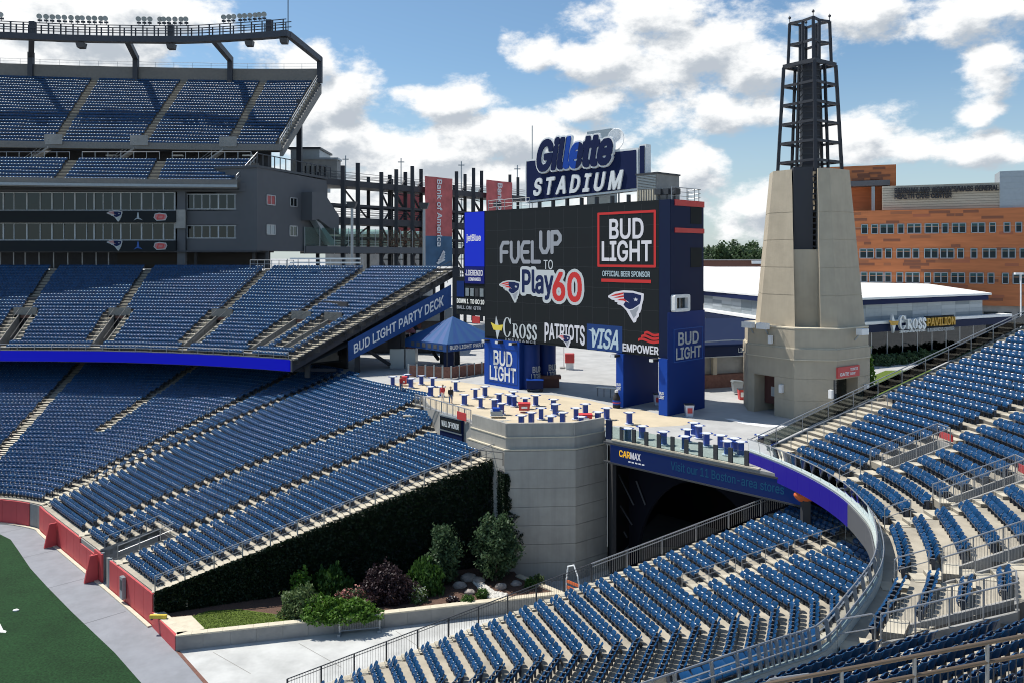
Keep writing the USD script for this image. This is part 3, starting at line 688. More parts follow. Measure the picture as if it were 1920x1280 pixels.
# front of the near upper tier: parapet, violet ribbon, glass guard
t_all = np.linspace(0, 0.965, 80); hf = H.f(t_all)
mb = MB(); band(mb, hf, 11.55, 13.0, off=-0.02, thick=0.28, flip=False); mb.build('front_parapet', 'pale_panel', stH)
mb = MB(); band(mb, hf, 13.0, 13.05, off=-0.04, thick=0.34); mb.build('parapet_cap', 'cap_grey', stH)
mb = MB()
q0, q1 = H.xy(0.0, t_all), H.xy(1.0, t_all); n = len(t_all)
mb.add(np.vstack([np.column_stack([q0, np.full(n, 11.6)]), np.column_stack([q1, np.full(n, 19.5)])]), [(i, n + i, n + i + 1, i + 1) for i in range(n - 1)]); mb.build('soffit', 'soffit_dark', stH)
e = [H.p(f, 0.0) for f in np.linspace(0, 1, 12)]
mb = MB(); v = np.array(e); mb.add(np.vstack([v, np.column_stack([v[:, :2], np.full(12, 12.2)])]), [(i, 12 + i, 13 + i, i + 1) for i in range(11)]); mb.build('end_wall', 'grey_concrete', stH)
rb = thing('ribbon_board', 'violet blue lit ribbon curving round the front of the near upper tier', 'ribbon board')
for i in range(9):
    ta, tb = 0.004 + 0.218 * i / 9, 0.004 + 0.218 * (i + 1) / 9
    mb = MB(); band(mb, H.f(np.linspace(ta, tb - .0006, 4)), 11.62, 12.92, off=0.30, thick=0.10); mb.build('screen_panel', 'led_violet', rb)
mb = MB(); band(mb, H.f(np.linspace(0.2225, 0.965, 60)), 11.62, 12.92, off=0.30, thick=0.08); mb.build('blank_panel', 'stand_cladding', rb)
gg = thing('glass_guard', 'green tinted glass guard along the curved front of the near upper tier', 'glass guard')
tg = np.linspace(0, 0.95, 48)
for i in range(47):
    qa = H.f(tg[i:i + 2]); d = qa[1] - qa[0]; L = np.linalg.norm(d); d /= L; nn = np.array([d[1], -d[0]])
    a, b = qa[0] + d * .03, qa[1] - d * .03
    mb = MB(); mb.hexa([(*(a + nn * .10), 13.07), (*(b + nn * .10), 13.07), (*(b + nn * .12), 13.07), (*(a + nn * .12), 13.07)], [(*(a + nn * .22), 13.82), (*(b + nn * .22), 13.82), (*(b + nn * .24), 13.82), (*(a + nn * .24), 13.82)]); mb.build('glass_pane', 'rail_glass', gg)
    MB().beam((*(qa[0] + nn * .06), 13.06), (*(qa[0] + nn * .19), 13.85), .05, .08).build('bracket', 'rail_steel', gg)
qq = H.f(tg); d = np.gradient(qq, axis=0); d /= np.linalg.norm(d, axis=1, keepdims=True); nn = np.column_stack([d[:, 1], -d[:, 0]])
MB().tube(np.column_stack([qq + nn * .23, np.full(48, 13.86)]), .035, 6).build('top_rail', 'rail_steel', gg)
MB().tube(np.column_stack([qq - nn * .05, np.full(48, 13.5)]), .03, 6).build('inner_rail', 'rail_steel', gg)
# long railings on the cut edges of the stands
he = [H.p(f, -0.0) + (-.05, .05, 0) for f in np.linspace(0, 1, 10)]
t = rail_run('edge_rail', 'tall railing with dark panels climbing the far edge of the near upper tier', he, h=1.15, spacing=2.4, mids=(0.80,), r=0.04)
for i in range(9): a, b = he[i], he[i + 1]; mb = MB(); mb.hexa([a + (0, .0, .05), b + (0, 0, .05), b + (0, .02, .05), a + (0, .02, .05)], [a + (0, 0, .85), b + (0, 0, .85), b + (0, .02, .85), a + (0, .02, .85)]); mb.build('infill_panel', 'dark_glass', t)
rail_run('edge_rail', 'lower inner handrail beside the white steps up from the party deck', [H.p(f, 0.031) for f in np.linspace(0.02, 0.37, 4)], h=1.0, spacing=1.5, mids=(), r=0.03)
ge = [G.p(f, 0.0) + (-.04, .06, 0) for f in np.linspace(0.0, 1.0, 30)]
t = rail_run('edge_rail', 'grey picket fence along the tunnel side of the near lower stand', ge[:17], h=1.15, spacing=2.0, mids=(0.85,), r=0.032, baluster=0.16, mat_='rail_dark', post_r=0.05)
t = rail_run('edge_rail', 'steel railing on the upper half of the near lower stand beside the tunnel', ge[16:], h=1.15, spacing=2.6, mids=(0.82,), r=0.04, baluster=0.16)
for i, (fa, fb) in enumerate([(0.66, 0.76), (0.77, 0.86), (0.87, 0.97)]):
    nm = ['lowest', 'middle', 'uppermost'][i]
    rail_run('aisle_rail', f'short aisle handrail, {nm} of the three in the near lower stand', [G.p(fa, g_ais - .004), G.p(fb, g_ais - .006)], h=0.95, spacing=1.6, r=0.025, group='aisle handrails of the near lower stand')
ae = [A.p(f, 0.0) + (.02, -.05, 0.1) for f in np.linspace(0.0, 0.765, 30)]
rail_run('edge_rail', 'steel twin rail railing climbing the ivy edge of the corner stand', ae, h=1.15, spacing=2.1, mids=(0.86, 0.45), r=0.038, post_r=0.05)
for i, (t_, f1, nm) in enumerate([(0.108, .76, 'first aisle up from the ivy wall'), (0.199, .87, 'second aisle up from the ivy wall'), (0.378, .97, 'third aisle up from the ivy wall'), (0.4285, .80, 'fourth aisle from the ivy wall')]):
    t = thing('aisle_rail', f'dark handrail down the {nm} of the corner stand', 'railing', group='aisle handrails of the corner stand')
    f0 = 0.15 if i == 0 else 0.03
    cuts = np.linspace(f0, f1, 7)
    for j in range(6):
        a, b = A.p(cuts[j] + .008, t_ + .006, .0), A.p(cuts[j + 1] - .008, t_ + .006, .0)
        MB().tube([a, a + (0, 0, .95), b + (0, 0, .95), b], .026, 5).tube([a + (0, 0, .5), b + (0, 0, .5)], .018, 4).build('rail_section', 'rail_dark', t)
for t_, nm in [(0.122, 'nearest the party deck banner'), (0.266, 'second from the party deck banner')]:
    t = thing('aisle_rail', f'dark handrail down the middle tier aisle {nm}', 'railing')
    cuts = np.linspace(0.42, 0.98, 6)
    for j in range(5):
        a, b = C.p(cuts[j] + .008, t_ + .006), C.p(cuts[j + 1] - .008, t_ + .006)
        MB().tube([a, a + (0, 0, .95), b + (0, 0, .95), b], .04, 5).tube([a + (0, 0, .5), b + (0, 0, .5)], .03, 4).build('rail_section', 'rail_dark', t)
rail_run('edge_rail', 'grey railing climbing the cut end of the middle tier', [C.p(f, 0.003, 0.05) for f in np.linspace(0, 1, 12)], h=1.1, spacing=2.0, r=0.045, mids=(0.5,), mat_='rail_dark')
rail_run('front_rail', 'pale front railing above the blue lit ribbon of the middle tier', [np.array([*C.f(x)[:2], 14.72]) for x in np.linspace(0.01, 0.85, 30)], h=0.75, spacing=2.4, r=0.05, mids=(.5,))
# the nearest barrier, at the lower right of the view
a, b = at(1380, 1292, d=12.4), at(2000, 1176, d=12.4)
t = thing('foreground_railing', 'bronze tinted double rail with posts and thin bars, closest of all, at lower right', 'railing')
MB().tube([a, b], 0.032, 10).build('top_rail', 'rail_bronze', t)
MB().tube([a - (0, 0, .30), b - (0, 0, .30)], 0.030, 10).build('second_rail', 'rail_bronze', t)
for i, x in enumerate(np.linspace(0.10, 0.98, 5)):
    q = a + (b - a) * x; MB().tube([q - (0, 0, 2.9), q], 0.03, 8).build('post', 'rail_steel', t)
mb = MB()
for x in np.arange(0.02, 0.99, 0.023): q = a + (b - a) * x; mb.tube([q - (0, 0, 1.1), q - (0, 0, .31)], 0.009, 5)
mb.build('balusters', 'rail_dark', t)
MB().beam(a - (0, 0, 1.15), b - (0, 0, 1.15), .05, .05).build('bottom_rail', 'rail_dark', t)
MB().beam(a - (0, 0, 2.1), b - (0, 0, 2.1), .25, 1.7).build('kerb_wall', 'grey_concrete', t)
# ------------------------------------------------------------------ ground
def px_poly(pts, z): return [tuple(at(x, y, z)[:2]) for x, y in pts]
bowl = [(-125, 117.2), (-95, 117.2), (-62, 117.2), (-43, 115.8), (-27.3, 108.4), (-15.2, 93.4), (-9.6, 86.2), (-8.3, 80.6), (-6.3, 75.3), (-4.2, 73.0), (-3.3, 71.1), (-1.5, 73.0), (5.0, 73.5), (8.2, 70.0), (8.0, 65.4), (16.6, 56.5), (17.2, 58.6), (22.0, 57.8), (26.0, 44.0), (16, 19), (10, -40), (-140, -40), (-140, 117.2)]
bowlp = Polygon(bowl)
mb = MB(); mb.sheet(Polygon([(-4000, -600), (4000, -600), (4000, 6000), (-4000, 6000)], [bowl]), 12.2); mb.build('ground', 'plaza_paving', None, kind='structure')
mb = MB(); mb.sheet(bowlp.buffer(1.0), -0.004); mb.build('field_apron', 'track', None, kind='structure')
turf = px_poly([(-900, 985), (0, 1001), (20, 1011), (34, 1031), (57, 1065), (87, 1098), (134, 1146), (215, 1223), (265, 1280), (420, 1480), (560, 1700)], 0) + [(-20, 10), (-120, 10)]
mb = MB(); mb.sheet(Polygon(turf), 0.02); mb.build('turf_field', 'turf', None, kind='structure')
serv = px_poly([(330, 1215), (385, 1280), (520, 1440)], 0) + [(-10, 40), (-6, 46), (25, 56), (30, 75), (-6, 75), (-4, 62)]
mb = MB(); mb.sheet(Polygon(serv), 0.004); mb.build('service_pavement', 'service_paving', None, kind='structure')
tan = px_poly([(690, 722), (719, 719), (840, 712), (908, 722), (975, 736), (1010, 738), (1045, 741), (1110, 751), (1157, 763), (1205, 768), (1245, 778), (1285, 783), (1307, 790), (1280, 797), (1205, 801), (1150, 797), (1130, 815), (1050, 822), (960, 822), (900, 790), (830, 770), (770, 748)], 12.2)
mb = MB(); mb.sheet(Polygon(tan).buffer(0).difference(bowlp.buffer(0.05)), 12.204); mb.build('painted_deck', 'deck_paint', None, kind='structure')
# a pale line on the plaza before the lighthouse door
ln = px_poly([(1358, 784), (1374, 784), (1398, 790), (1440, 796), (1500, 797), (1500, 800), (1436, 800), (1395, 794)], 12.204)
mb = MB(); mb.sheet(Polygon(ln).buffer(0), 12.208); mb.build('painted_line', 'white_paint', None, kind='structure')
# ------------------------------------------------------------------ suites, decks and gantry of the far stand
su = thing('suite_building', 'dark grey suite levels with two bands of windows below the short top tier', 'building')
X = lambda px, d: (px - 960) / FPX * d
FD = 130.4
def wall_box(x0, x1, z0, z1, d0, d1, name, m, parent): MB().box((x0, d0, z0), (x1, d1, z1)).build(name, m, parent)
xl, xm, xr = -120.0, X(335, FD), -41.0
wall_box(xl, xr, 37.54, 38.97, FD - .5, FD + 6, 'upper_band', 'stand_cladding', su)
wall_box(xl, xm, 32.58, 34.42, FD - 1.2, FD + .2, 'middle_band', 'box_black', su)
wall_box(xl, xm, 27.92, 29.61, FD - 1.2, FD + .2, 'lower_band', 'box_black', su)
wall_box(xm + 1.4, xr, 32.2, 34.47, FD - .1, FD + .5, 'middle_band', 'stand_cladding', su)
wall_box(xm + 1.4, xr, 27.92, 29.87, FD - .1, FD + .5, 'lower_band', 'stand_cladding', su)
wall_box(X(471, FD), xr, 29.87, 37.54, FD - .1, FD + .5, 'corner_wall', 'stand_cladding', su)
wall_box(xm, xm + 1.3, 25.5, 37.54, FD - .6, FD + .2, 'pilaster', 'stand_cladding', su)
wall_box(xm - .15, xm + 1.45, 31.6, 34.6, FD - 1.0, FD - .6, 'pilaster_panel', 'grey_concrete', su)
wall_box(xl, xr, 25.0, 37.54, FD + 5.5, FD + 6, 'back_wall', 'soffit_dark', su)
wall_box(xl, xr, 31.9, 32.4, FD + .5, FD + 5.5, 'floor_slab', 'soffit_dark', su)
wall_box(xl, xr, 27.75, 28.0, FD - 1, FD + 8, 'soffit', 'soffit_dark', su)
rs = random.Random(5)
def windows(px0, px1, z0, z1, edges, heavy, mull, d):
    """a window band: mullioned frames with a pane between each pair of edges"""
    xs = [X(e, d) for e in edges]
    for i in range(len(xs) - 1):
        fr = MB(); blind = len(xs) > 12 and i in (11, 12, 13, 14) and not (z0 > 31 and i == 14) or (len(xs) < 12 and i == 7 and z0 > 31); a, b = xs[i], xs[i + 1]
        w = .22 if i in heavy else .12
        fr.box((a - w / 2, d - .12, z0), (a + w / 2, d + .1, z1))
        fr.box((a + w / 2, d - .10, z1 - .14), (b - .06, d + .08, z1)).box((a + w / 2, d - .10, z0), (b - .06, d + .08, z0 + .16))
        f = fr.build('window', 'letter_grey', su)
        MB().box((a + .05, d - .02, z0 + .1), (b - .05, d + .02, z1 - .1))  .build('pane', 'suite_glass', f)
        if blind: MB().box((a + .12, d + .25, z0 + .2 + .5 * (i % 2)), (b - .06, d + .30, z1 - .15)).build('blind', 'blind_pale', f)
        for k in range(2 if z0 > 31 else 3):           # counters and furniture seen inside
            if rs.random() < .8:
                zz = z0 + .5 + rs.random() * .9; MB().box((a + rs.random() * .6, d + 1.0 + k, z0), (b - rs.random() * .5, d + 1.3 + k, zz)).build('counter', ['lamp_grey', 'grey_concrete', 'stand_cladding'][k % 3], f)
    e = xs[-1]; MB().box((e - .12, d - .12, z0), (e + .12, d + .1, z1)).build('window_end', 'letter_grey', su)
big = [-70, -44, -15, 7, 27, 51, 76, 98, 120, 141, 163, 177, 194, 211, 227, 245, 266, 287, 307, 328]
windows(0, 333, 34.47, 37.49, big, {3, 5, 7, 9, 11, 14, 16, 18}, .12, FD)
windows(0, 333, 29.66, 32.53, big, {3, 5, 7, 9, 11, 14, 16, 18}, .12, FD)
small = [351, 364, 379, 394, 410, 426, 441, 456, 470]
windows(350, 470, 34.68, 37.23, small, {4}, .1, FD + .2)
windows(350, 470, 29.97, 32.12, small, {4}, .1, FD + .2)
for x in [-40, 0, 25, 47, 73, 100, 127, 154, 180, 203]: MB().box((X(x, 133) - .06, 133, 25.2), (X(x, 133) + .06, 133.2, 27.8)).build('door_post', 'rail_steel', su)
for x in (345, 366, 475, 500): MB().box((X(x, 132) - .2, 132, 25.2), (X(x, 132) + .2, 132.4, 27.9)).build('column', 'rail_dark', su)
MB().box((X(220, 135), 135, 25.2), (X(480, 135), 135.2, 27.7)).build('concourse_wall', 'soffit_brown', su)
# logos on the two dark bands
fr_up, fr_lo = Frame((xl, FD - 1.215, 32.58), (1, 0, 0)), Frame((xl, FD - 1.215, 27.9), (1, 0, 0))
def flying_head(fr, x, y, s, depth, parent, mats=('led_white', 'led_red', 'led_logo_navy', 'led_grey')):
    """helmeted profile mark: white edge, navy head, red streamers, star"""
    P = lambda pts: Polygon([(x + a * s, y + b * s * .68) for a, b in pts])
    outline = P([(0, .80), (.18, .93), (.45, 1.0), (.72, .99), (.86, .95), (1.0, .92), (.985, .74), (.95, .60), (.93, .44), (.90, .34), (.86, .30), (.86, .20), (.80, .12), (.78, .02), (.74, .0), (.64, .18), (.54, .38), (.44, .50), (.36, .56), (.28, .58), (.34, .64), (.20, .66), (.26, .71), (.10, .73)])
    mb = MB(); fr.poly(mb, outline.buffer(.025 * s), 0, depth); mb.build('mark_edge', mats[0], parent)
    navy = P([(.44, .96), (.72, .96), (.95, .89), (.94, .72), (.91, .60), (.80, .50), (.70, .42), (.60, .40), (.50, .46), (.44, .55), (.50, .66), (.62, .62), (.46, .74)])
    mb = MB(); fr.poly(mb, navy.intersection(outline), depth, depth * 1.6); mb.build('mark_head', mats[2], parent)
    face = P([(.60, .38), (.70, .40), (.82, .50), (.90, .55), (.88, .40), (.83, .30), (.83, .21), (.77, .13), (.74, .06), (.68, .20)])
    mb = MB(); fr.poly(mb, face.buffer(-.012 * s), depth, depth * 1.6); mb.build('mark_face', mats[3], parent)
    mb = MB()
    for q in ([(.03, .805), (.20, .90), (.44, .965), (.43, .90), (.24, .84)], [(.13, .755), (.28, .82), (.44, .87), (.45, .80), (.30, .77)], [(.25, .69), (.34, .74), (.46, .76), (.55, .64), (.44, .68)]): fr.poly(mb, P(q), depth, depth * 1.6)
    mb.build('mark_streamers', mats[1], parent)
    st = [(.80 + .07 * (1 if i % 2 == 0 else .42) * math.sin(i * math.pi / 5), .74 + .07 * (1 if i % 2 == 0 else .42) * math.cos(i * math.pi / 5)) for i in range(10)]
    mb = MB(); fr.poly(mb, P(st), depth * 1.6, depth * 2); mb.build('mark_star', mats[0], parent)
for fr, nm, y0 in ((fr_up, 'upper', .15), (fr_lo, 'lower', .0)):
    fx = lambda px: X(px, FD - 1.2) - xl
    t = thing('team_mark', f'streaming head mark on the {nm} dark band of the suites', 'logo', group='marks on the suite bands'); flying_head(fr, fx(201), .15, 2.4, .03, t, ('letter_grey', 'flag_red', 'brand_navy', 'lamp_grey'))
    t = thing('team_mark', f'small pale tower mark on the {nm} dark band of the suites', 'logo', group='marks on the suite bands'); mb = MB(); x = fx(259)
    fr.poly(mb, Polygon([(x - .2, .6), (x + .2, .6), (x + .1, 1.55), (x - .1, 1.55)]), 0, .05); fr.poly(mb, Polygon([(x - .7, .25), (x - .2, .5), (x + .3, .45), (x + .75, .3), (x + .4, .6), (x - .3, .65)]), .05, .08); mb.build('mark', 'metal_grey' if nm == 'upper' else 'led_visa', t)
    t = thing('team_mark', f'red shield mark on the {nm} dark band of the suites', 'logo', group='marks on the suite bands'); x = fx(301)
    sh = Polygon([(x - 1.1, .7), (x - .9, 1.35), (x - .2, 1.5), (x + .9, 1.35), (x + 1.1, .9), (x + .8, .3), (x - .6, .2)])
    mb = MB(); fr.poly(mb, sh, 0, .04); mb.build('mark_edge', 'letter_grey', t); mb = MB(); fr.poly(mb, sh.buffer(-.14), .04, .07); mb.build('mark_field', 'mark_pink', t)
    mb = MB(); fr.poly(mb, Polygon([(x - .5, .5), (x + .4, .5), (x + .55, 1.1), (x - .3, 1.15)]).boundary.buffer(.09), .07, .09); mb.build('mark_sign', 'sign_red', t)
# fascias, soffits, back walls of the two top tiers
tt = np.linspace(0, 1, 50)
df, uf, ub = D.f(tt), U.f(tt), U.b(tt)
mb = MB(); band(mb, df, 38.0, 39.42, off=0, thick=-.3); mb.build('front_parapet', 'deck_fascia', stD)
mb = MB(); band(mb, df, 38.2, 38.6, off=-.3, thick=-.12); mb.build('fascia_ledge', 'metal_grey', stD)
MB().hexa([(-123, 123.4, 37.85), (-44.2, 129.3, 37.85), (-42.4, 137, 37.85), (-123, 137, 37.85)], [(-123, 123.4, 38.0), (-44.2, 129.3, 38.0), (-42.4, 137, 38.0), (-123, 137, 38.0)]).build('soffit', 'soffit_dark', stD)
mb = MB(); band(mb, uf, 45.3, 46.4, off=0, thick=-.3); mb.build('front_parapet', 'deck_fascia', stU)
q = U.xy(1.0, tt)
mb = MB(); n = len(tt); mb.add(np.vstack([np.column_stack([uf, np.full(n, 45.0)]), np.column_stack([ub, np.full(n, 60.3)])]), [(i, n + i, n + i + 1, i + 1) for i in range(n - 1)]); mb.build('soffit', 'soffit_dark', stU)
mb = MB(); band(mb, ub, 61.0, 64.9, off=0.0, thick=.4); mb.build('back_parapet', 'deck_fascia', stU)
a, b = U.p(0, 0), U.p(1, 0)
MB().hexa([(a[0] - .3, a[1], 44.3), (a[0] + .3, a[1], 44.3), (b[0] + .3, b[1] + .3, 59.9), (b[0] - .3, b[1] + .3, 59.9)], [(a[0] - .3, a[1], 45.7), (a[0] + .3, a[1], 45.7), (b[0] + .3, b[1] + .3, 61.9), (b[0] - .3, b[1] + .3, 61.9)]).build('edge_beam', 'deck_fascia', stU)
MB().box((-122, 141.5, 39.0), (-42.5, 142, 48.4)).build('back_wall', 'soffit_dark', stU)
for x, y in ((-40.6, 153.5), (-61.5, 153), (-82, 152)): MB().beam((x, y, 39.0), (x, y, 57.0), .95, .95).build('column', 'frame_steel', stU)
for i, x in enumerate((65, 205, 330, 462)): MB().box((X(x - 10, 139), 139.6, 44.5), (X(x + 10, 139), 140.2, 44.75)).build('light_fitting', 'letter_white', stU)
rail_run('end_rail', 'grey railing climbing the open end of the top tier', [U.p(f, 0.004, .05) for f in np.linspace(0, 1, 12)], h=1.3, spacing=1.6, r=.06, mids=(.5,), mat_='rail_steel')
rail_run('end_rail', 'grey railing at the open end of the short tier over the suites', [D.p(f, 0.004, .05) for f in np.linspace(0, 1, 6)], h=1.2, spacing=1.2, r=.06, mids=(.5,))
rail_run('roof_rail', 'thin railing along the top edge of the highest tier under the gantry', [np.array([*U.b(x)[:2], 64.9]) for x in np.linspace(0, 0.8, 30)], h=1.0, spacing=3.6, r=.035, mids=(.5,))
for i, (p0, p1) in enumerate([(-60, 129), (153, 298), (322, 470)]):
    rail_run('back_rail', f'pale barrier frame behind the short tier, {["leftmost", "middle", "rightmost"][i]} of three', [np.array([X(p0, 134.2), 134.4, 43.3]), np.array([X(p1, 134.2), 134.4, 43.3])], h=1.25, spacing=2.1, r=.06, mids=(), group='barriers behind the short tier')
for i, tU in enumerate((.513, .318, .128)):      # stairs from the concourse up to the aisles of the top tier
    p = U.p(0.0, tU); q = p + (-6.5, 1.0, -4.3)
    t = thing('access_stair', f'grey open stair up to the top tier, {["leftmost", "middle", "rightmost"][i]} of three', 'stair', group='stairs below the top tier')
    MB().beam(q, p + (-.8, .2, -.6), 1.3, .25).build('flight', 'grey_concrete', t)
    for s_ in (-.65, .65): MB().tube([q + (0, s_, 1.1), p + (-.8, s_ + .2, .6)], .06).tube([q + (0, s_, .6), p + (-.8, s_ + .2, .1)], .05).build('handrail', 'rail_steel', t)
    MB().box((p[0] - 1.6, p[1] - .45, p[2] - .2), (p[0] + 1.4, p[1] - .3, p[2] + 1.5)).build('landing_panel', 'grey_concrete', t)
# grey end building
ew = thing('end_building', 'dark grey clad end block of the far stand with small square windows and stair hood', 'building')
e0, e1 = np.array((-41.0, 129.2)), np.array((-34.2, 149.0)); u = (e1 - e0) / np.linalg.norm(e1 - e0); EL = np.linalg.norm(e1 - e0)
fe = Frame((*e0, 28.0), (*u, 0)); 
mb = MB(); fe.poly(mb, Polygon([(0, 0), (EL, 0), (EL, 13.1), (0, 13.4)]), -8.0, 0.0); mb.build('wall', 'stand_cladding', ew)
mb = MB(); fe.box(mb, -0.2, EL + .2, 13.35, 13.75, -8.2, .12); mb.build('roof_edge', 'rail_dark', ew)
def on(fr, px, py):
    """where the sight of a photo pixel meets a standing surface: its x and y on that surface"""
    dirv = np.array([(px - 960) / FPX, 1.0, (HOR - py) / FPX]); o = np.array([0, 0, CZ]); s_ = np.dot(fr.o - o, fr.w) / np.dot(dirv, fr.w); q = o + dirv * s_ - fr.o
    return np.dot(q, fr.u), np.dot(q, fr.v)
for px0, py0, px1, py1, m in ((499, 365, 516, 386, 'flag_red'), (543, 370, 557, 389, 'dark_glass'), (499, 421, 516, 441, 'lamp_grey'), (542, 423, 557, 444, 'dark_glass')):
    x0, y1 = on(fe, px0, py0); x1, y0 = on(fe, px1, py1); mb = MB()
    for a in ((x0, x0 + .2, y0, y1), (x1 - .2, x1, y0, y1), (x0, x1, y1 - .15, y1), (x0, x1, y0, y0 + .15)): fe.box(mb, *a, 0, .12)
    xm_ = (x0 + x1) / 2; fe.box(mb, xm_ - .08, xm_ + .08, y0, y1, .0, .10); w_ = mb.build('window', 'rail_steel', ew)
    mb = MB(); fe.box(mb, x0 + .1, x1 - .1, y0 + .1, y1 - .1, .01, .05); mb.build('pane', m, w_)
pts = [on(fe, *p) for p in ((565, 361), (587, 361), (616, 405), (616, 440), (578, 412), (565, 414))]
mb = MB(); fe.poly(mb, Polygon(pts), 0.0, 2.2); mb.build('stair_hood', 'stand_cladding', ew)
pts = [on(fe, *p) for p in ((577, 412), (588, 420), (618, 458), (606, 460))]
mb = MB(); fe.poly(mb, Polygon(pts), 0.3, 1.6); mb.build('stair_soffit', 'metal_grey', ew)
rail_run('roof_rail', 'dark picket railing on the roof edge of the grey end block', [fe.p(0, 13.75), fe.p(EL + 1, 13.75)], h=1.9, spacing=1.6, r=.09, mids=(), mat_='rail_dark')
ph = thing('roof_penthouse', 'pale grey two step machine room on the roof behind the end block', 'building')
MB().box((X(545, 166), 166, 41), (X(599, 166), 176, 49.2)).build('upper_room', 'metal_grey', ph); MB().box((X(541, 166), 165.5, 49.2), (X(602, 166), 176.5, 49.6)).build('roof', 'rail_dark', ph)
MB().box((X(560, 166), 162, 41), (X(640, 166), 165.4, 46.6)).build('lower_room', 'grey_concrete', ph); MB().box((X(558, 166), 161.7, 46.6), (X(642, 166), 165.6, 47.0)).build('roof', 'metal_grey', ph)
for i in range(5): MB().box((X(572 + 9 * i, 162), 161.9, 42.3), (X(576 + 9 * i, 162), 162.05, 45.3)).build('window', 'dark_void', ph)
# gantry of floodlights
ga = thing('light_gantry', 'long dark steel floodlight catwalk carried on cranked posts above the top tier', 'gantry')
gx = np.array([-115.0, -93.3, -77.9, -62.5, -51.2, -40.6]); gd = np.array([144.0, 148.0, 150.3, 150.9, 149.2, 146.6])
gp = lambda x: np.array([x, float(PchipInterpolator(gx, gd)(x))])
xs = np.linspace(-115, -40.6, 60); line = np.array([gp(x) for x in xs])
mb = MB(); band(mb, line, 67.1, 68.2, off=-.6, thick=1.5); mb.build('catwalk_beam', 'truss_steel', ga)
for zz, nm in ((70.15, 'top_rail'), (69.2, 'mid_rail')):
    for o in (-.7, 1.0): mb = MB(); band(mb, line, zz - .14, zz, off=o, thick=.12); mb.build(nm, 'truss_steel', ga)
for x in np.arange(-113, -40.5, 2.1):
    p = gp(x); MB().box((p[0] - .09, p[1] - .85, 68.2), (p[0] + .09, p[1] - .6, 70.15)).build('post', 'truss_steel', ga)
    MB().box((p[0] - .09, p[1] + .85, 68.2), (p[0] + .09, p[1] + 1.05, 70.15)).build('post', 'truss_steel', ga)
for x in (-88.7, -64.0, -44.6): p = gp(x); MB().box((p[0] - .5, p[1] - .5, 68.2), (p[0] + .5, p[1] + .4, 70.5)).build('cabinet', 'truss_steel', ga)
MB().tube([(-40.9, 146.8, 68), (-40.9, 146.8, 75.0)], .09).build('mast', 'truss_steel', ga)
for pxb, pxt in ((75, 62), (258, 232), (430, 397), (598, 548)):
    bx, tx = X(pxb, 161), X(pxt, 149.6); by = float(np.interp(bx, U.B[::-1, 0], U.B[::-1, 1])); ty = gp(min(tx, -40.7))[1]
    MB().beam((bx, by, 62), (bx, by, 67.2), .95, .9).build('post', 'truss_steel', ga); 
    MB().beam((bx, by, 66.7), (tx, ty + .4, 67.7), .95, 1.1).build('arm', 'truss_steel', ga)
for x in (145, 312, 468, 538):
    xx = X(x, 148.6); p = gp(xx); t = thing('hanging_speaker', f'dark speaker box hung under the gantry, {dict(zip((145, 312, 468, 538), ("first", "second", "third", "fourth")))[x]} from the left', 'loudspeaker', group='speakers under the gantry')
    MB().hexa([(xx - .6, p[1] - .6, 66.0), (xx + .6, p[1] - .6, 66.0), (xx + .6, p[1] + .5, 65.9), (xx - .6, p[1] + .5, 65.9)], [(xx - .75, p[1] - .8, 66.8), (xx + .75, p[1] - .8, 66.8), (xx + .75, p[1] + .6, 66.9), (xx - .75, p[1] + .6, 66.9)]).build('cabinet', 'rail_dark', t)
    MB().tube([(xx, p[1], 66.8), (xx, p[1], 67.15)], .08).build('hanger', 'rail_dark', t)
fl0 = None
lamps = [6, 16, 80, 91, 101, 113, 123, 134, 145, 155, 166, 176, 187, 197, 257, 267, 277, 295, 304, 313, 324, 335, 346, 421, 431, 440, 454, 463, 473, 483, 493, 502]
for i, px in enumerate(lamps):
    xx = X(px, 149.1); p = gp(xx); loc = (xx, p[1] - .9, 70.15); lab = f'round grey floodlight on the gantry, {ordinal(i)} lamp counted from the left'
    if fl0 is None:
        fl0 = thing('floodlight', lab, 'floodlight', loc, 20, group='floodlights on the gantry')
        MB().tube([(0, 0, 0), (0, 0, .95)], .06).build('stem', 'truss_steel', fl0); MB().box((-.35, -.1, .3), (.35, .1, .62)).build('ballast', 'truss_steel', fl0)
        dsh = trimesh.creation.revolve([(0, 0), (.22, 0), (.46, .42), (.48, .5), (.0, .46)], sections=14); R = trimesh.transformations.rotation_matrix(math.radians(112), (1, 0, 0)); R[2, 3] = 1.25
        MB().tm(dsh, R).build('reflector', 'lamp_grey', fl0, smooth=40)
    else: copy_of(fl0.GetPrim(), loc, 20 + (i * 37 % 30) - 15, lab)
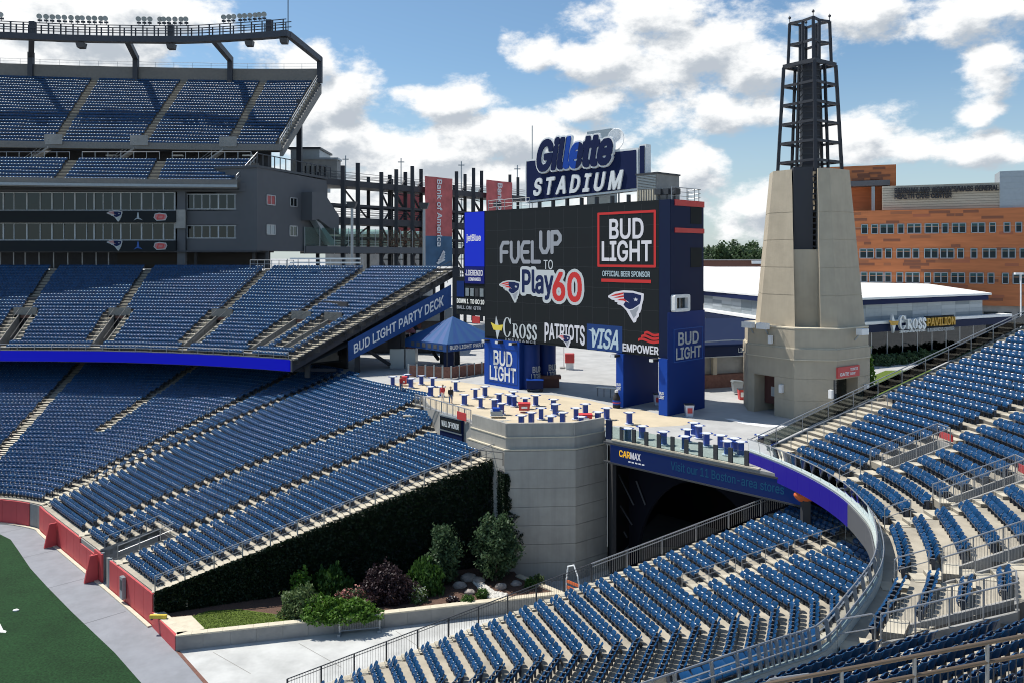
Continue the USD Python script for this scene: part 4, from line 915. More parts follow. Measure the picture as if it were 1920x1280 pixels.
# steel ramp behind
rp = thing('access_ramp', 'black steel pedestrian ramps with tall columns between far stand and screen', 'ramp')
R0, RU = np.array((-34.9, 148.0)), np.array((26.4, 31.3)); RUn = RU / np.linalg.norm(RU); RN = np.array((-RUn[1], RUn[0]))
def on_line(px, off=0.0):
    o = R0 + RN * off; k = (px - 960) / FPX; s_ = (k * o[1] - o[0]) / (RUn[0] - k * RUn[1]); return o + RUn * s_
def rline(s_, off): return R0 + RUn * s_ + RN * off
for z, h, nm in ((40.4, 1.15, 'top_ramp'), (33.2, 1.3, 'middle_ramp'), (27.6, 1.3, 'lower_ramp')):
    a, b, c, d = rline(-1, 0), rline(62, 0), rline(62, 5.5), rline(-1, 5.5)
    MB().hexa([(*p, z) for p in (a, b, c, d)], [(*p, z + h) for p in (a, b, c, d)]).build(nm, 'frame_steel', rp)
    for off in (0.1, 5.4):
        for hh in (.5, 1.0, 1.45):
            MB().tube([(*rline(-1, off), z + h + hh), (*rline(62, off), z + h + hh)], .045, 4).build('ramp_rail', 'rail_dark', rp)
for px, top, off in [(643, 44.2, 0), (671, 45.0, 0), (715, 43.7, 0), (731, 43.7, 2.6), (743, 44.6, 0), (760, 44.6, 2.6), (773, 45.6, 0), (789.5, 45.6, 2.6), (856, 45.6, 0), (872, 45.6, 2.6), (888, 46.8, 0), (903, 46.8, 2.6), (956, 46.3, 0), (971, 46.3, 2.6)]:
    p = on_line(px, off); MB().beam((*p, 12.2), (*p, top), .72, .72).build('column', 'frame_steel', rp)
for pa, pb in ((715, 731), (743, 760), (773, 789.5), (856, 872), (888, 903)):
    a, b = on_line(pa, 0), on_line(pb, 2.6); sgn = 0
    for z in np.arange(23.2, 40, 3.3):
        p, q = (a, b) if sgn else (b, a); sgn = 1 - sgn
        MB().beam((*p, z), (*q, z + 3.3), .3, .3).build('brace', 'frame_steel', rp); MB().beam((*a, z), (*b, z), .2, .2).build('tie', 'frame_steel', rp)
for z in (24.2, 30.6, 36.8):
    for off in (0.0, 5.5): MB().beam((*rline(2, off), z), (*rline(60, off), z), .28, .45).build('cross_beam', 'frame_steel', rp)
for k in range(10):
    s_ = 3 + k * 6.2; MB().beam((*rline(s_, 5.5), 12.2), (*rline(s_, 5.5), 43.2), .6, .6).build('rear_column', 'frame_steel', rp)
    if k % 2: MB().beam((*rline(s_, 5.5), 28.9), (*rline(s_ + 6.2, 5.5), 33.2), .28, .28).build('brace', 'frame_steel', rp); MB().beam((*rline(s_ + 6.2, 5.5), 34.5), (*rline(s_, 5.5), 40.4), .28, .28).build('brace', 'frame_steel', rp)
# banners hung on it
def bank_banner(pxl, pxr, ytop, ysplit, ybot, label, full):
    a, b = on_line(pxl, -.8), on_line(pxr, -.8); d = (a[1] + b[1]) / 2; w = np.linalg.norm(b - a); zt, zs, zb = (CZ + (HOR - y) * d / FPX for y in (ytop, ysplit, ybot))
    fr = Frame((*a, zb), (*(b - a), 0)); t = thing('hanging_banner', label, 'banner')
    for nm, m, z0, z1 in (('red_cloth', 'flag_red', zs - zb, zt - zb), ('blue_cloth', 'flag_blue', 0, zs - zb)):
        g = np.linspace(0, 1, 13); h = np.linspace(z0, z1, 14); V = np.array([fr.p(x * w, y, .10 * math.sin(x * 9 + y * .9) * math.sin(y * .7 + 1)) for y in h for x in g]); mb = MB(); mb.add(V, [(j * 13 + i, j * 13 + i + 1, (j + 1) * 13 + i + 1, (j + 1) * 13 + i) for j in range(13) for i in range(12)]); mb.build(nm, m, t, smooth=True)
    H_ = zt - zb; sh = text_fit('Bank of America', 0, 0, H_ * .75, w * .17); sh = affinity.rotate(sh, -90, origin=(0, 0)); sh = affinity.translate(sh, w * .42, H_ * .975)
    mb = MB(); fr.poly(mb, sh, .14, .17); mb.build('lettering', 'banner_white', t)
    mb = MB()
    for k in range(4): y = H_ * (.022 + .03 * k); x = w * (.38 + .06 * k); fr.poly(mb, Polygon([(x, y + H_ * .02), (x + w * .07, y), (x + w * .34 - .06 * k * w, y + H_ * .05), (x + w * .27 - .06 * k * w, y + H_ * .07)]), .14, .17)
    mb.build('flag_mark', 'banner_white', t)
bank_banner(797, 848, 333, 443, 500, 'tall red and blue banner with vertical white lettering on the steel ramp', True)
bank_banner(912, 960, 340, 450, 505, 'second red banner, mostly hidden behind the left edge of the big screen', False)
bb = thing('back_banner', 'faded pink banner seen through the ramp columns', 'banner'); MB().box((X(743, 188), 188, 33), (X(792, 188), 188.1, 42.5)).build('cloth', 'flag_red', bb)
gw = thing('glass_windbreak', 'greenish glass wall along the ramp above the middle tier', 'glass wall')
for i in range(9):
    p0, p1 = rline(-6 + i * 3.2, -3.0), rline(-6 + i * 3.2 + 3.1, -3.0); MB().beam((*p0, 30.6), (*p1, 30.6), .05, 3.2).build('glass_pane', 'screen_glass', gw); MB().beam((*p0, 27.5), (*p0, 32.3), .10, .10).build('post', 'rail_steel', gw)
MB().beam((*rline(-6, -3), 28.3), (*rline(23, -3), 28.3), .5, 1.2).build('base_beam', 'stand_cladding', gw)
for i, (px, ytop) in enumerate(((660, 388), (795, 390))):
    x, y = X(px, 131), 131; zt = CZ + (HOR - ytop) * 131 / FPX; t = thing('lamp_post', f'pale pole with a dark lamp cluster behind the middle tier, {["left", "right"][i]} one', 'lamp post')
    MB().tube([(x, y, 24), (x, y, zt)], .22, 8).build('pole', 'rail_steel', t); MB().hexa([(x - .5, y - .6, zt - .2), (x + .5, y - .6, zt - .2), (x + .5, y + .5, zt - .2), (x - .5, y + .5, zt - .2)], [(x - .85, y - .8, zt + .8), (x + .85, y - .8, zt + .8), (x + .85, y + .7, zt + .8), (x - .85, y + .7, zt + .8)]).build('lamp_cluster', 'rail_dark', t)
for i, (px, y0, y1) in enumerate(((648, 292, 330), (752, 297, 340), (865, 303, 345), (970, 310, 350))):
    d = 205; x = X(px, d); z1 = CZ + (HOR - y0) * d / FPX; t = thing('lamp_mast', f'thin distant lamp mast rising over the ramp, {["first", "second", "third", "fourth"][i]} from the left', 'lamp post', group='distant masts over the ramp')
    MB().tube([(x, d, 12.2), (x, d, z1)], .14, 5).build('mast', 'lamp_grey', t); MB().box((x - .8, d - .1, z1 - 1.1), (x + .8, d + .1, z1 - .85)).build('crossarm', 'lamp_grey', t)
ws = thing('handrail_walkway', 'white top barrier rail behind the right end of the middle tier', 'railing')
for z in (.55, 1.15): MB().beam((X(545, 122), 121.6, 25.6 + z), (X(675, 118), 118.5, 25.6 + z), .10, .22).build('rail', 'white_paint', ws)
for x in np.linspace(X(545, 122), X(675, 118), 8): MB().tube([(x, 120.2, 25.3), (x, 120.2, 26.7)], .06).build('post', 'rail_steel', ws)
rail_run('back_rail', 'grey guard rail behind the middle tier below the end block', [np.array([X(468, 124.5), 124.8, 25.3]), np.array([X(550, 122), 122.2, 25.3])], h=1.2, spacing=1.3, r=.06, mids=(.5,))
# wall and guard behind the lower corner stand, under the club tier
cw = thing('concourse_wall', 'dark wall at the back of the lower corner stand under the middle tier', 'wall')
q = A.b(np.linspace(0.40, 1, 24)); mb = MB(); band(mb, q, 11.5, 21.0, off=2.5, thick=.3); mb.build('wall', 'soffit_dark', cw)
for i, (ta, tb) in enumerate(((0.44, 0.53), (0.60, 0.70))):
    rail_run('back_rail', f'pale barrier frame at the back of the lower corner stand, {["right", "left"][i]} one', [np.array([*A.b(x)[:2], 12.3]) for x in np.linspace(ta, tb, 5)], h=1.4, spacing=2.2, r=.06, mids=(.1,), group='barriers at the back of the corner stand')
# ------------------------------------------------------------------ concrete pier, bridge over the tunnel, party deck
DZ = 12.2
pr = thing('concrete_pier', 'big many sided pale concrete pier with stepped bands and horizontal joints beside the tunnel', 'pier')
PP = [(-.62, 66.9), (5.3, 67.2), (8.25, 69.5), (8.4, 74.5), (3.0, 76.0), (-3.95, 71.3)]
pp = Polygon(PP)
MB().prism(pp.buffer(-.05, join_style=2), -.02, 10.86).build('core', 'riser_concrete', pr)
for i in range(7):
    z0, z1 = 0.0 + i * 1.556, (i + 1) * 1.556 - .035
    for j in (5, 0, 1, 2):                       # one cast panel per face and course
        a, b = np.array(PP[j]), np.array(PP[(j + 1) % 6]); u = (b - a) / np.linalg.norm(b - a); nn = np.array([u[1], -u[0]]); MB().hexa([(*(a + nn * 0), z0), (*(b + nn * 0), z0), (*(b - nn * .045), z0), (*(a - nn * .045), z0)], [(*a, z1), (*b, z1), (*(b - nn * .045), z1), (*(a - nn * .045), z1)]).build('cast_panel', 'pier_concrete', pr)
MB().prism(pp.buffer(.02, join_style=2), 10.9, 11.0).build('ledge', 'cap_stone', pr)
MB().prism(pp.buffer(-.20, join_style=2), 11.0, 11.92).build('band', 'pier_concrete', pr)
MB().prism(pp.buffer(-.16, join_style=2), 11.92, 12.0).build('ledge', 'cap_stone', pr)
top = pp.buffer(-.42, join_style=2)
MB().prism(top.buffer(-.3, join_style=2), 12.0, 12.201).build('deck_floor', 'deck_paint', pr)
tc = list(top.exterior.coords)[:-1]
def near(p): return min(range(len(tc)), key=lambda i: np.hypot(tc[i][0] - p[0], tc[i][1] - p[1]))
ring = [tc[near(p)] for p in (PP[5], PP[0], PP[1], PP[2])]
for i in range(3): MB().prism(LineString(ring[i:i + 2]).buffer(.14, cap_style=3, join_style=2), 12.0, 13.12 + .004 * i).build('parapet', 'pier_concrete', pr)
# bridge
BL, BR = np.array((8.15, 65.25)), np.array((17.25, 56.05)); BU = (BR - BL) / np.linalg.norm(BR - BL); BN = np.array((BU[1], -BU[0]))     # BN points towards the field
BLen = np.linalg.norm(BR - BL)
br = thing('bridge_deck', 'pale edged deck bridge over the tunnel between the pier and the near upper tier', 'bridge')
q = lambda s_, o: BL + BU * s_ + BN * o
MB().hexa([(*q(-.6, .1), 11.75), (*q(BLen + 1.5, .1), 11.75), (*q(BLen + 1.5, -4), 11.75), (*q(-.6, -4), 11.75)], [(*q(-.6, .1), 12.19), (*q(BLen + 1.5, .1), 12.19), (*q(BLen + 1.5, -4), 12.19), (*q(-.6, -4), 12.19)]).build('slab', 'grey_concrete', br)
MB().hexa([(*q(0, .14), 12.19), (*q(BLen, .14), 12.19), (*q(BLen, -.2), 12.19), (*q(0, -.2), 12.19)], [(*q(0, .14), 12.30), (*q(BLen, .14), 12.30), (*q(BLen, -.2), 12.30), (*q(0, -.2), 12.30)]).build('kerb', 'cap_stone', br)
gd_ = thing('glass_guard', 'clear glass guard on dark square posts along the bridge edge', 'glass guard')
def bline(px): k = (px - 960) / FPX; return (k * BL[1] - BL[0]) / (BU[0] - k * BU[1])
posts = [bline(p) for p in (1142, 1165.6, 1188.5, 1211.9, 1235.4, 1261, 1287, 1313.5, 1341.7, 1369.8, 1400)]
for i, s_ in enumerate(posts): MB().obox((*q(s_, 0), 12.75), (*(BU * (.16 if i else .3)), 0), (0, 0, .62 if i else 1.0), (*(BN * .07), 0)).build('post', 'rail_dark' if i else 'navy', gd_)
for a, b in zip(posts[:-1], posts[1:]): MB().obox((*q((a + b) / 2, 0), 12.8), (*(BU * ((b - a) / 2 - .09)), 0), (0, 0, .5), (*(BN * .012), 0)).build('glass_pane', 'rail_glass', gd_)
fb = Frame((*q(-.05, .22), 10.45), (*BU, 0))
rbn = thing('bridge_ribbon_board', 'dark blue lit ribbon with car dealer lettering on the bridge front', 'ribbon board')
mb = MB(); fb.box(mb, 0, BLen * 1.28, 0, 1.42, -.2, 0); mb.build('screen', 'led_ribbon', rbn)
mb = MB(); fb.box(mb, -.7, BLen * 1.28, -.12, -.002, -.25, .05); fb.box(mb, -.7, BLen * 1.28, 1.43, 1.56, -.25, .05); mb.build('edge_trim', 'rail_dark', rbn)
def on_px(fr, *p): return on(fr, *p)
xa = on(fb, 1161, 846)[0]; xb = on(fb, 1182, 852)[0]; xc = on(fb, 1201, 857)[0]
mb = MB(); fb.poly(mb, text_fit('CAR', xa, .62, (xb - xa) * .97, .50), 0.004, .02); mb.build('lettering', 'led_orange', rbn)
mb = MB(); fb.poly(mb, text_fit('MAX', xb, .62, xc - xb, .50), 0.004, .02); mb.build('lettering', 'led_white', rbn)
mb = MB()
for k in range(5): fb.box(mb, xb - .2 + k * .33, xb + .02 + k * .33, .30, .40, .004, .02)
mb.build('small_print', 'led_white', rbn)
xa, xb = on(fb, 1258, 870)[0], on(fb, 1470, 915)[0]
mb = MB(); fb.poly(mb, text_fit('Visit our 11 Boston-area stores', xa, .48, xb - xa, .62, bold=False), 0.004, .02); mb.build('lettering', 'led_teal', rbn)
tn = thing('tunnel_front', 'dark navy tunnel mouth with arch and slanted tubes beneath the bridge', 'tunnel')
ft = Frame((*q(-.3, -2.6), 0), (*BU, 0)); W = BLen * 1.35
arch = Polygon([(1.0, -1)] + [(6.9 - 6.1 * math.cos(a), 1.2 + 8.3 * math.sin(a)) for a in np.linspace(0, math.pi, 24)] + [(12.9, -1)])
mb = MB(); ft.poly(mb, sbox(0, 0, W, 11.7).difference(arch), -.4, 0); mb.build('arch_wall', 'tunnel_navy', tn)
for k, (x0, y0, x1, y1) in enumerate(((1162, 888, 1190, 945), (1195, 900, 1212, 945), (1165, 946, 1187, 982), (1172, 995, 1178, 1006))):
    a, b = on(ft, x0, y0), on(ft, x1, y1); MB().tube([ft.p(*a, .15), ft.p(*b, .15)], .07).build("slanted_tube", "rail_dark", tn)
far = [q(-9, -19), q(W + 6, -19)]
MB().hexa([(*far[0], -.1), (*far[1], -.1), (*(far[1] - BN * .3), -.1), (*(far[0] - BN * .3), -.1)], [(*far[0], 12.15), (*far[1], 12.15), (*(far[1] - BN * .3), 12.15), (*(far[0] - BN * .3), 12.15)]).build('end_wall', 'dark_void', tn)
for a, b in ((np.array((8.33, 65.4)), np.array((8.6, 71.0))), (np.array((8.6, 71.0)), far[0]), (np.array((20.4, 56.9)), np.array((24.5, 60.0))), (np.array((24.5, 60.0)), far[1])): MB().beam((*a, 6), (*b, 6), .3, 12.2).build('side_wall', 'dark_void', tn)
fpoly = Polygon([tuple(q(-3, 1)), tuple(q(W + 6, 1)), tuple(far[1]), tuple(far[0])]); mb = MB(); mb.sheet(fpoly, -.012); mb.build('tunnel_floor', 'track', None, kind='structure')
# edge walls of the party deck above the corner stand
ew2 = thing('deck_edge_wall', 'navy wall with a white lettered sign board where the corner stand meets the deck', 'wall')
fw = Frame((-6.75, 75.35, 9.7), (2.2, -2.45, 0))
mb = MB(); fw.box(mb, 0, 3.3, 0, 2.5, -.25, 0); mb.build('wall', 'brand_navy', ew2)
mb = MB(); fw.box(mb, .1, 3.2, 1.35, 2.4, .0, .06); mb.build('sign_board', 'box_black', ew2)
mb = MB(); fw.poly(mb, text_fit('WALL OF HONOR', .35, 1.62, 2.6, .5), .06, .08); mb.build('lettering', 'letter_white', ew2)
mb = MB(); fw.box(mb, 0, 3.3, 1.16, 1.26, 0, .05); fw.box(mb, 0, 3.3, 2.5, 2.62, -.3, .08); mb.build('trim', 'lamp_grey', ew2)
ld = thing('landing', 'pale concrete landing with low white wall between the stand top and the pier', 'landing')
pl = [tuple(A.xy(.772, .108)[0]), tuple(A.xy(.772, .05)[0]), tuple(A.xy(.772, 0)[0]), (-.8, 66.95), (-3.9, 71.2), (-4.0, 73.0), (-6.5, 75.8), (-9.0, 80.2)]
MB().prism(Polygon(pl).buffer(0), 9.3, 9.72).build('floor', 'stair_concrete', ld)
la, lb_ = A.xy(.80, .014)[0], A.xy(.80, .100)[0]; MB().beam((*la, 9.98), (*lb_, 9.98), .14, .72).build('low_wall', 'white_paint', ld)
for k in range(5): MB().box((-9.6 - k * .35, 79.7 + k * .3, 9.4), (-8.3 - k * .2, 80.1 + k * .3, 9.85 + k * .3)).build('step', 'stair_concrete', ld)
rail_run('deck_rail', 'steel barrier with dark mesh over the top of the first ivy side block', [np.array((-9.7, 80.6, DZ)), np.array((-3.7, 72.2, DZ))], h=1.1, spacing=1.0, baluster=.12, mids=(.1,), r=.05)
rail_run('landing_rail', 'thin railing at the head of the ivy wall beside the pier', [np.array((-3.6, 68.2, 9.65)), np.array((-.75, 66.95, 9.65))], h=1.1, spacing=1.5, mids=(.5,), r=.035, mat_='rail_dark')
rs_ = thing('deck_sign', 'small bright red sign on the rail above the navy wall', 'sign'); fr_ = Frame((-4.9, 73.4, 12.25), (1.3, -1.75, 0)); mb = MB(); fr_.box(mb, 0, 1.5, .05, .75, .1, .15); mb.build('panel', 'sign_red', rs_)
cwl = thing('deck_retaining_wall', 'grey wall closing the party deck edge behind the corner stand blocks', 'wall')
for i, (a, b) in enumerate(zip(bowl[4:10], bowl[5:11])): MB().beam((*a, 10.9), (*b, 10.9), .2, 2.56 + .01 * i).build('wall', 'grey_concrete', cwl)

# ------------------------------------------------------------------ big screen
SL, SR = np.array((-3.2, 94.5)), np.array((14.84, 75.3)); SU = (SR - SL) / np.linalg.norm(SR - SL); SLen = np.linalg.norm(SR - SL)
SB = np.array((-SU[1], SU[0]))                     # towards the back
fs = Frame((*SL, 17.5), (*SU, 0)); SHt = 14.9
sc = thing('video_board', 'huge dark video board on blue pillars facing the stands, showing sponsor marks', 'video board')
mb = MB(); fs.box(mb, 0, SLen, 0, SHt, -5.5, 0); mb.build('housing', 'box_black', sc)
mb = MB(); fs.box(mb, .25, SLen - 1.3, .25, SHt - .3, .0, .03); mb.build('screen', 'led_black', sc)
for k in range(1, 12): mb = MB(); x = .25 + k * (SLen - 1.55) / 12; fs.box(mb, x - .012, x + .012, .25, SHt - .3, .03, .034); mb.build('panel_seam', 'rail_dark', sc)
for k in range(1, 7): mb = MB(); y = .25 + k * (SHt - .55) / 7; fs.box(mb, .25, SLen - 1.3, y - .010, y + .010, .03, .033); mb.build('panel_seam', 'rail_dark', sc)
mb = MB(); fs.box(mb, SLen - 1.25, SLen + .02, -.02, SHt, .0, .06); mb.build('edge_trim', 'navy', sc)
def sbx(x0, yt, x1, yb):
    a = on(fs, x0, (yt + yb) / 2)[0]; b = on(fs, x1, (yt + yb) / 2)[0]; return a, b, on(fs, (x0 + x1) / 2, yb)[1], on(fs, (x0 + x1) / 2, yt)[1]
def stext(txt, m, x0, yt, x1, yb, z=.03, par=None, fr=None, cap=True, **k):
    f = fr or fs; ym = (yt + yb) / 2
    a, b = on(f, x0, ym)[0], on(f, x1, ym)[0]; c, d = on(f, (x0 + x1) / 2, yb)[1], on(f, (x0 + x1) / 2, yt)[1]
    sh = text_fit(txt, a, c, b - a, d - c, **k); mb = MB(); f.poly(mb, sh, z, z + .03); mb.build('lettering', m, par or sc); return sh
def round_letters(txt, x0, y0, w, h, st):
    """rounded single stroke capitals"""
    G_ = {'F': [[(0, 0), (0, .75), (.25, 1), (.9, 1)], [(0, .5), (.75, .5)]], 'U': [[(0, 1), (0, .25), (.25, 0), (.65, 0), (.9, .25), (.9, 1)]], 'E': [[(.9, 1), (.25, 1), (0, .75), (0, .25), (.25, 0), (.9, 0)], [(0, .5), (.75, .5)]], 'L': [[(0, 1), (0, 0), (.85, 0)]], 'P': [[(0, 0), (0, 1), (.6, 1), (.9, .8), (.9, .6), (.6, .42), (0, .42)]]}
    sh = []; cw = w / len(txt)
    for i, c in enumerate(txt): sh += [LineString([(x0 + (i + px * .78 + .06) * cw, y0 + py * h) for px, py in ln_]).buffer(st, quad_segs=5) for ln_ in G_[c]]
    return unary_union(sh)
a, b, c, d = sbx(939, 455, 1018, 491); mb = MB(); fs.poly(mb, round_letters('FUEL', a, c, b - a, d - c, .21), .03, .06); mb.build('lettering', 'led_grey', sc)
a, b, c, d = sbx(1013, 436, 1056, 473); mb = MB(); fs.poly(mb, round_letters('UP', a, c, b - a, d - c, .23), .03, .06); mb.build('lettering', 'led_grey', sc)
stext('TO', 'led_silver', 1020, 488, 1037, 505, bold=False)
a, b, c, d = sbx(980, 508, 1038, 551); play = text_fit('Play', a, c + .15, b - a, (d - c) * .95)
a6, b6, c6, d6 = sbx(1037, 513, 1091, 563); six = text_fit('60', a6, c6, b6 - a6, d6 - c6)
mb = MB(); fs.poly(mb, play.buffer(.38).union(six.buffer(.36)).union(sbox(a - .1, c, b, d).buffer(.1)).simplify(.03), .03, .05); mb.build('plate', 'led_silver', sc)
mb = MB(); fs.poly(mb, play.buffer(.03), .05, .08); mb.build('lettering', 'led_logo_navy', sc)
mb = MB(); fs.poly(mb, six.buffer(.05), .05, .08); mb.build('lettering', 'led_red', sc)
a, b, c, d = sbx(937, 523, 976, 566); flying_head(fs, a, c, b - a, .035, sc, ('led_silver', 'led_red', 'led_logo_navy', 'led_grey'))
a, b, c, d = sbx(1142, 548, 1206, 602); flying_head(fs, a, c, b - a, .035, sc)
a, b, c, d = sbx(1121, 397, 1230, 501); R_ = sbox(a + .1, c + .1, b - .1, d - .1).buffer(.12); mb = MB(); fs.poly(mb, R_.difference(R_.buffer(-.24)), .03, .06); mb.build('red_border', 'led_red', sc)
stext('BUD', 'led_white', 1143, 411, 1207, 447); stext('LIGHT', 'led_white', 1129, 453, 1222, 489)
stext('OFFICIAL BEER SPONSOR', 'led_pale', 1130, 509, 1219, 519, bold=False)
a, b, c, d = sbx(1128, 524, 1221, 530); mb = MB(); fs.box(mb, a, b, c, d, .03, .06); mb.build('red_line', 'led_red', sc)
a, b, c, d = sbx(921, 593, 944, 637); w, h = b - a, d - c
S4 = lambda *p: Polygon([(a + x * w, c + y * h) for x, y in p])
mb = MB(); fs.poly(mb, S4((.42, 1), (.62, .62), (.72, .42), (.52, 0), (.40, .35), (.34, .62)), .03, .05); mb.build('star_mark', 'led_silver', sc)
mb = MB(); fs.poly(mb, S4((0, .72), (.34, .64), (.62, .62), (1, .66), (.86, .40), (.72, .42), (.40, .40), (.22, .42)), .05, .07); mb.build('star_mark', 'led_yellow', sc)
def serif_caps(txt, x0, y0, w, h, thin, thick):
    """thin and thick stroked capitals with small serifs; the first is taller"""
    sh = []; wd = {'C': 1.0, 'R': .95, 'O': 1.05, 'S': .75}; tot = sum(wd[c] for c in txt) + .35; x = x0; sc_ = w / tot
    for i, ch in enumerate(txt):
        cw = wd[ch] * sc_ * (1.35 if i == 0 else 1); hh = h if i == 0 else h * .72; u = lambda px, py: (x + px * cw * .86, y0 + py * hh)
        if ch in 'CO':
            o = affinity.scale(Point(*u(.5, .5)).buffer(1, 24), cw * .43, hh * .52); i_ = affinity.scale(Point(*u(.5, .5)).buffer(1, 24), cw * .43 - thick, hh * .52 - thin); g = o.difference(i_)
            if ch == 'C': g = g.difference(Polygon([u(.62, .28), u(1.3, .28), u(1.3, .74), u(.62, .74)])); g = g.union(Polygon([u(.86, .68), u(.95, .68), u(.95, 1.0), u(.86, .9)]))
            sh.append(g)
        elif ch == 'R':
            sh += [sbox(*u(.1, 0), u(.1, 0)[0] + thick, u(0, 1)[1]), sbox(*u(0, 0), *u(.36, .05)), sbox(*u(0, .95), *u(.3, 1)), LineString([u(.2, .97), u(.6, .97), u(.82, .8), u(.8, .64), (u(.58, .5)), u(.2, .5)]).buffer(thin * .7), LineString([u(.45, .5), u(.95, .02)]).buffer(thick * .5)]
        else: sh.append(LineString([u(.82, .78), u(.7, .95), u(.45, 1), u(.2, .9), u(.15, .75), u(.3, .6), u(.6, .45), u(.8, .3), u(.75, .12), u(.5, 0), u(.25, .04), u(.1, .22)]).buffer(thick * .42))
        x += cw
    return unary_union(sh).buffer(0)
a, b, c, d = sbx(944, 598, 1009, 634); mb = MB(); fs.poly(mb, serif_caps('CROSS', a, c, b - a, d - c, .07, .26), .03, .06); mb.build('lettering', 'led_silver', sc)
stext('I N S U R A N C E', 'led_grey', 948, 637, 1005, 641, bold=False)
a, b, c, d = sbx(1022, 607, 1097, 636); sh = text_fit('PATRIOTS', 0, 0, 1, 1)
def arch_(x, y, z=None): t = 2 * x - 1; s_ = np.where(np.array(t) < 0, 1, 1); return a + x * (b - a), c - .55 * t * t + y * (d - c) * (.86 + .35 * t * t) + .1 
from shapely.ops import transform as stf
sh = stf(arch_, sh.segmentize(.04)).buffer(0)
mb = MB(); fs.poly(mb, sh, .05, .07); mb.build('lettering', 'led_white', sc)
a, b, c, d = sbx(1047, 629, 1071, 650); flying_head(fs, a, c, b - a, .08, sc)
a, b, c, d = sbx(1101, 609, 1167, 660); mb = MB(); fs.box(mb, a, b, on(fs, 1101, 654)[1], on(fs, 1166, 612)[1], .03, .05); mb.build('blue_panel', 'led_visa', sc)
stext('VISA', 'led_pale', 1106, 618, 1160, 652, z=.05, italic=.18)
a, b, c, d = sbx(1104, 618, 1116, 624); mb = MB(); fs.poly(mb, Polygon([(a, d), (b, d), (b + .25, c - .6), (b - .2, c)]), .05, .08); mb.build('lettering', 'led_pale', sc)
stext('EMPOWER', 'led_white', 1168, 647, 1235, 661)
a, b, c, d = sbx(1197, 622, 1236, 643); mb = MB(); w, h = b - a, d - c
for k in range(3):
    wv = [(a + w * (.30 - .15 * k + (.70 + .15 * k) * t), c + h * (.62 - .31 * k + .28 * (1 - t) * math.sin(t * 3.1) + .10 * math.sin(t * 6.3 + 1))) for t in np.linspace(0, 1, 14)]
    fs.poly(mb, Polygon(wv + [(x, y + h * .22) for x, y in wv[::-1]]).buffer(0), .03, .06)
mb.build('wave_mark', 'led_red', sc)
# end face
fe2 = Frame((*SR, 17.5), (*SB, 0))
def ebox(name, m, x0, x1, z0, z1, o0=0.0, o1=.05): mb = MB(); fe2.box(mb, x0, x1, z0 - 17.5, z1 - 17.5, o0, o1); return mb.build(name, m, sc)
mb = MB(); fe2.box(mb, .04, 5.46, 0, SHt, .0, .03); mb.build('end_cladding', 'navy', sc)
ebox('red_band', 'sign_red', .6, 5.5, 31.85, 32.42, .03, .10); ebox('red_band', 'sign_red', .6, 5.5, 29.3, 29.75, .03, .10)
for z0 in (30.2, 26.0): ebox('hatch', 'box_black', 3.2, 5.1, z0, z0 + 1.9, .03, .06)
x0, y1 = on(fe2, 1257, 553); x1, y0 = on(fe2, 1286, 583)
R_ = sbox(x0 + .2, y0 + .2, x1 - .2, y1 - .2).buffer(.2); mb = MB(); fe2.poly(mb, R_.difference(sbox(x0 + .35, y0 + .3, x1 - .35, y1 - .3)), .05, .5); w_ = mb.build('window', 'white_paint', sc); mb = MB(); fe2.box(mb, x0 + .3, x1 - .3, y0 + .25, y1 - .25, .06, .12); mb.build('pane', 'dark_glass', w_); mb = MB(); fe2.box(mb, (x0 + x1) / 2 - .06, (x0 + x1) / 2 + .06, y0 + .25, y1 - .25, .12, .2); mb.build('mullion', 'metal_grey', w_)
# pillars
def pillar(x0, x1, label, ztop=17.5, fwd=.15, back=-5.5):
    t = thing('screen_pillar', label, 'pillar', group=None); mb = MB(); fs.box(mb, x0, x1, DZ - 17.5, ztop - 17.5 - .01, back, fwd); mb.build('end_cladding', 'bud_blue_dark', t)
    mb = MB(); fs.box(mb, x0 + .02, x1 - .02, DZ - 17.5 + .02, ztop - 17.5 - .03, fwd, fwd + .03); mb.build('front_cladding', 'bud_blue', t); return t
s0, s1 = on(fs, 910, 690)[0], on(fs, 976, 690)[0]
pA = pillar(s0, s1, 'left pillar of the video board with a big bright blue beer panel')
fA = Frame(fs.p(0, 0, .15), fs.u)
def brect(fr, px0, py0, px1, py1, m, par, st=.07, z=.04):
    x0, y1 = on(fr, px0, py0); x1, y0 = on(fr, px1, py1); r = sbox(x0, y0, x1, y1); mb = MB(); fr.poly(mb, r.difference(r.buffer(-st, join_style=2)), z, z + .02); mb.build('panel_border', m, par)
x0 = on(fA, 917, 690)[0]; x1 = on(fA, 971, 690)[0]; mb = MB(); r = sbox(x0, -4.9, x1, -.95); fA.poly(mb, r.difference(r.buffer(-.07, join_style=2)), .035, .05); mb.build('panel_border', 'led_visa', pA)
def plain(fr, txt, m, x0, x1, y0, y1, par, z=.035, **k): mb = MB(); fr.poly(mb, text_fit(txt, x0, y0, x1 - x0, y1 - y0, **k), z, z + .02); mb.build('lettering', m, par)
xa, xb = on(fA, 926, 690)[0], on(fA, 961, 690)[0]; plain(fA, 'BUD', 'letter_white', xa, xb, -2.85, -1.25, pA)
xa, xb = on(fA, 919, 690)[0], on(fA, 968, 690)[0]; plain(fA, 'LIGHT', 'letter_white', xa, xb, -4.6, -3.05, pA)
fC = Frame(fs.p(s1, 0, 0), (*SB, 0))
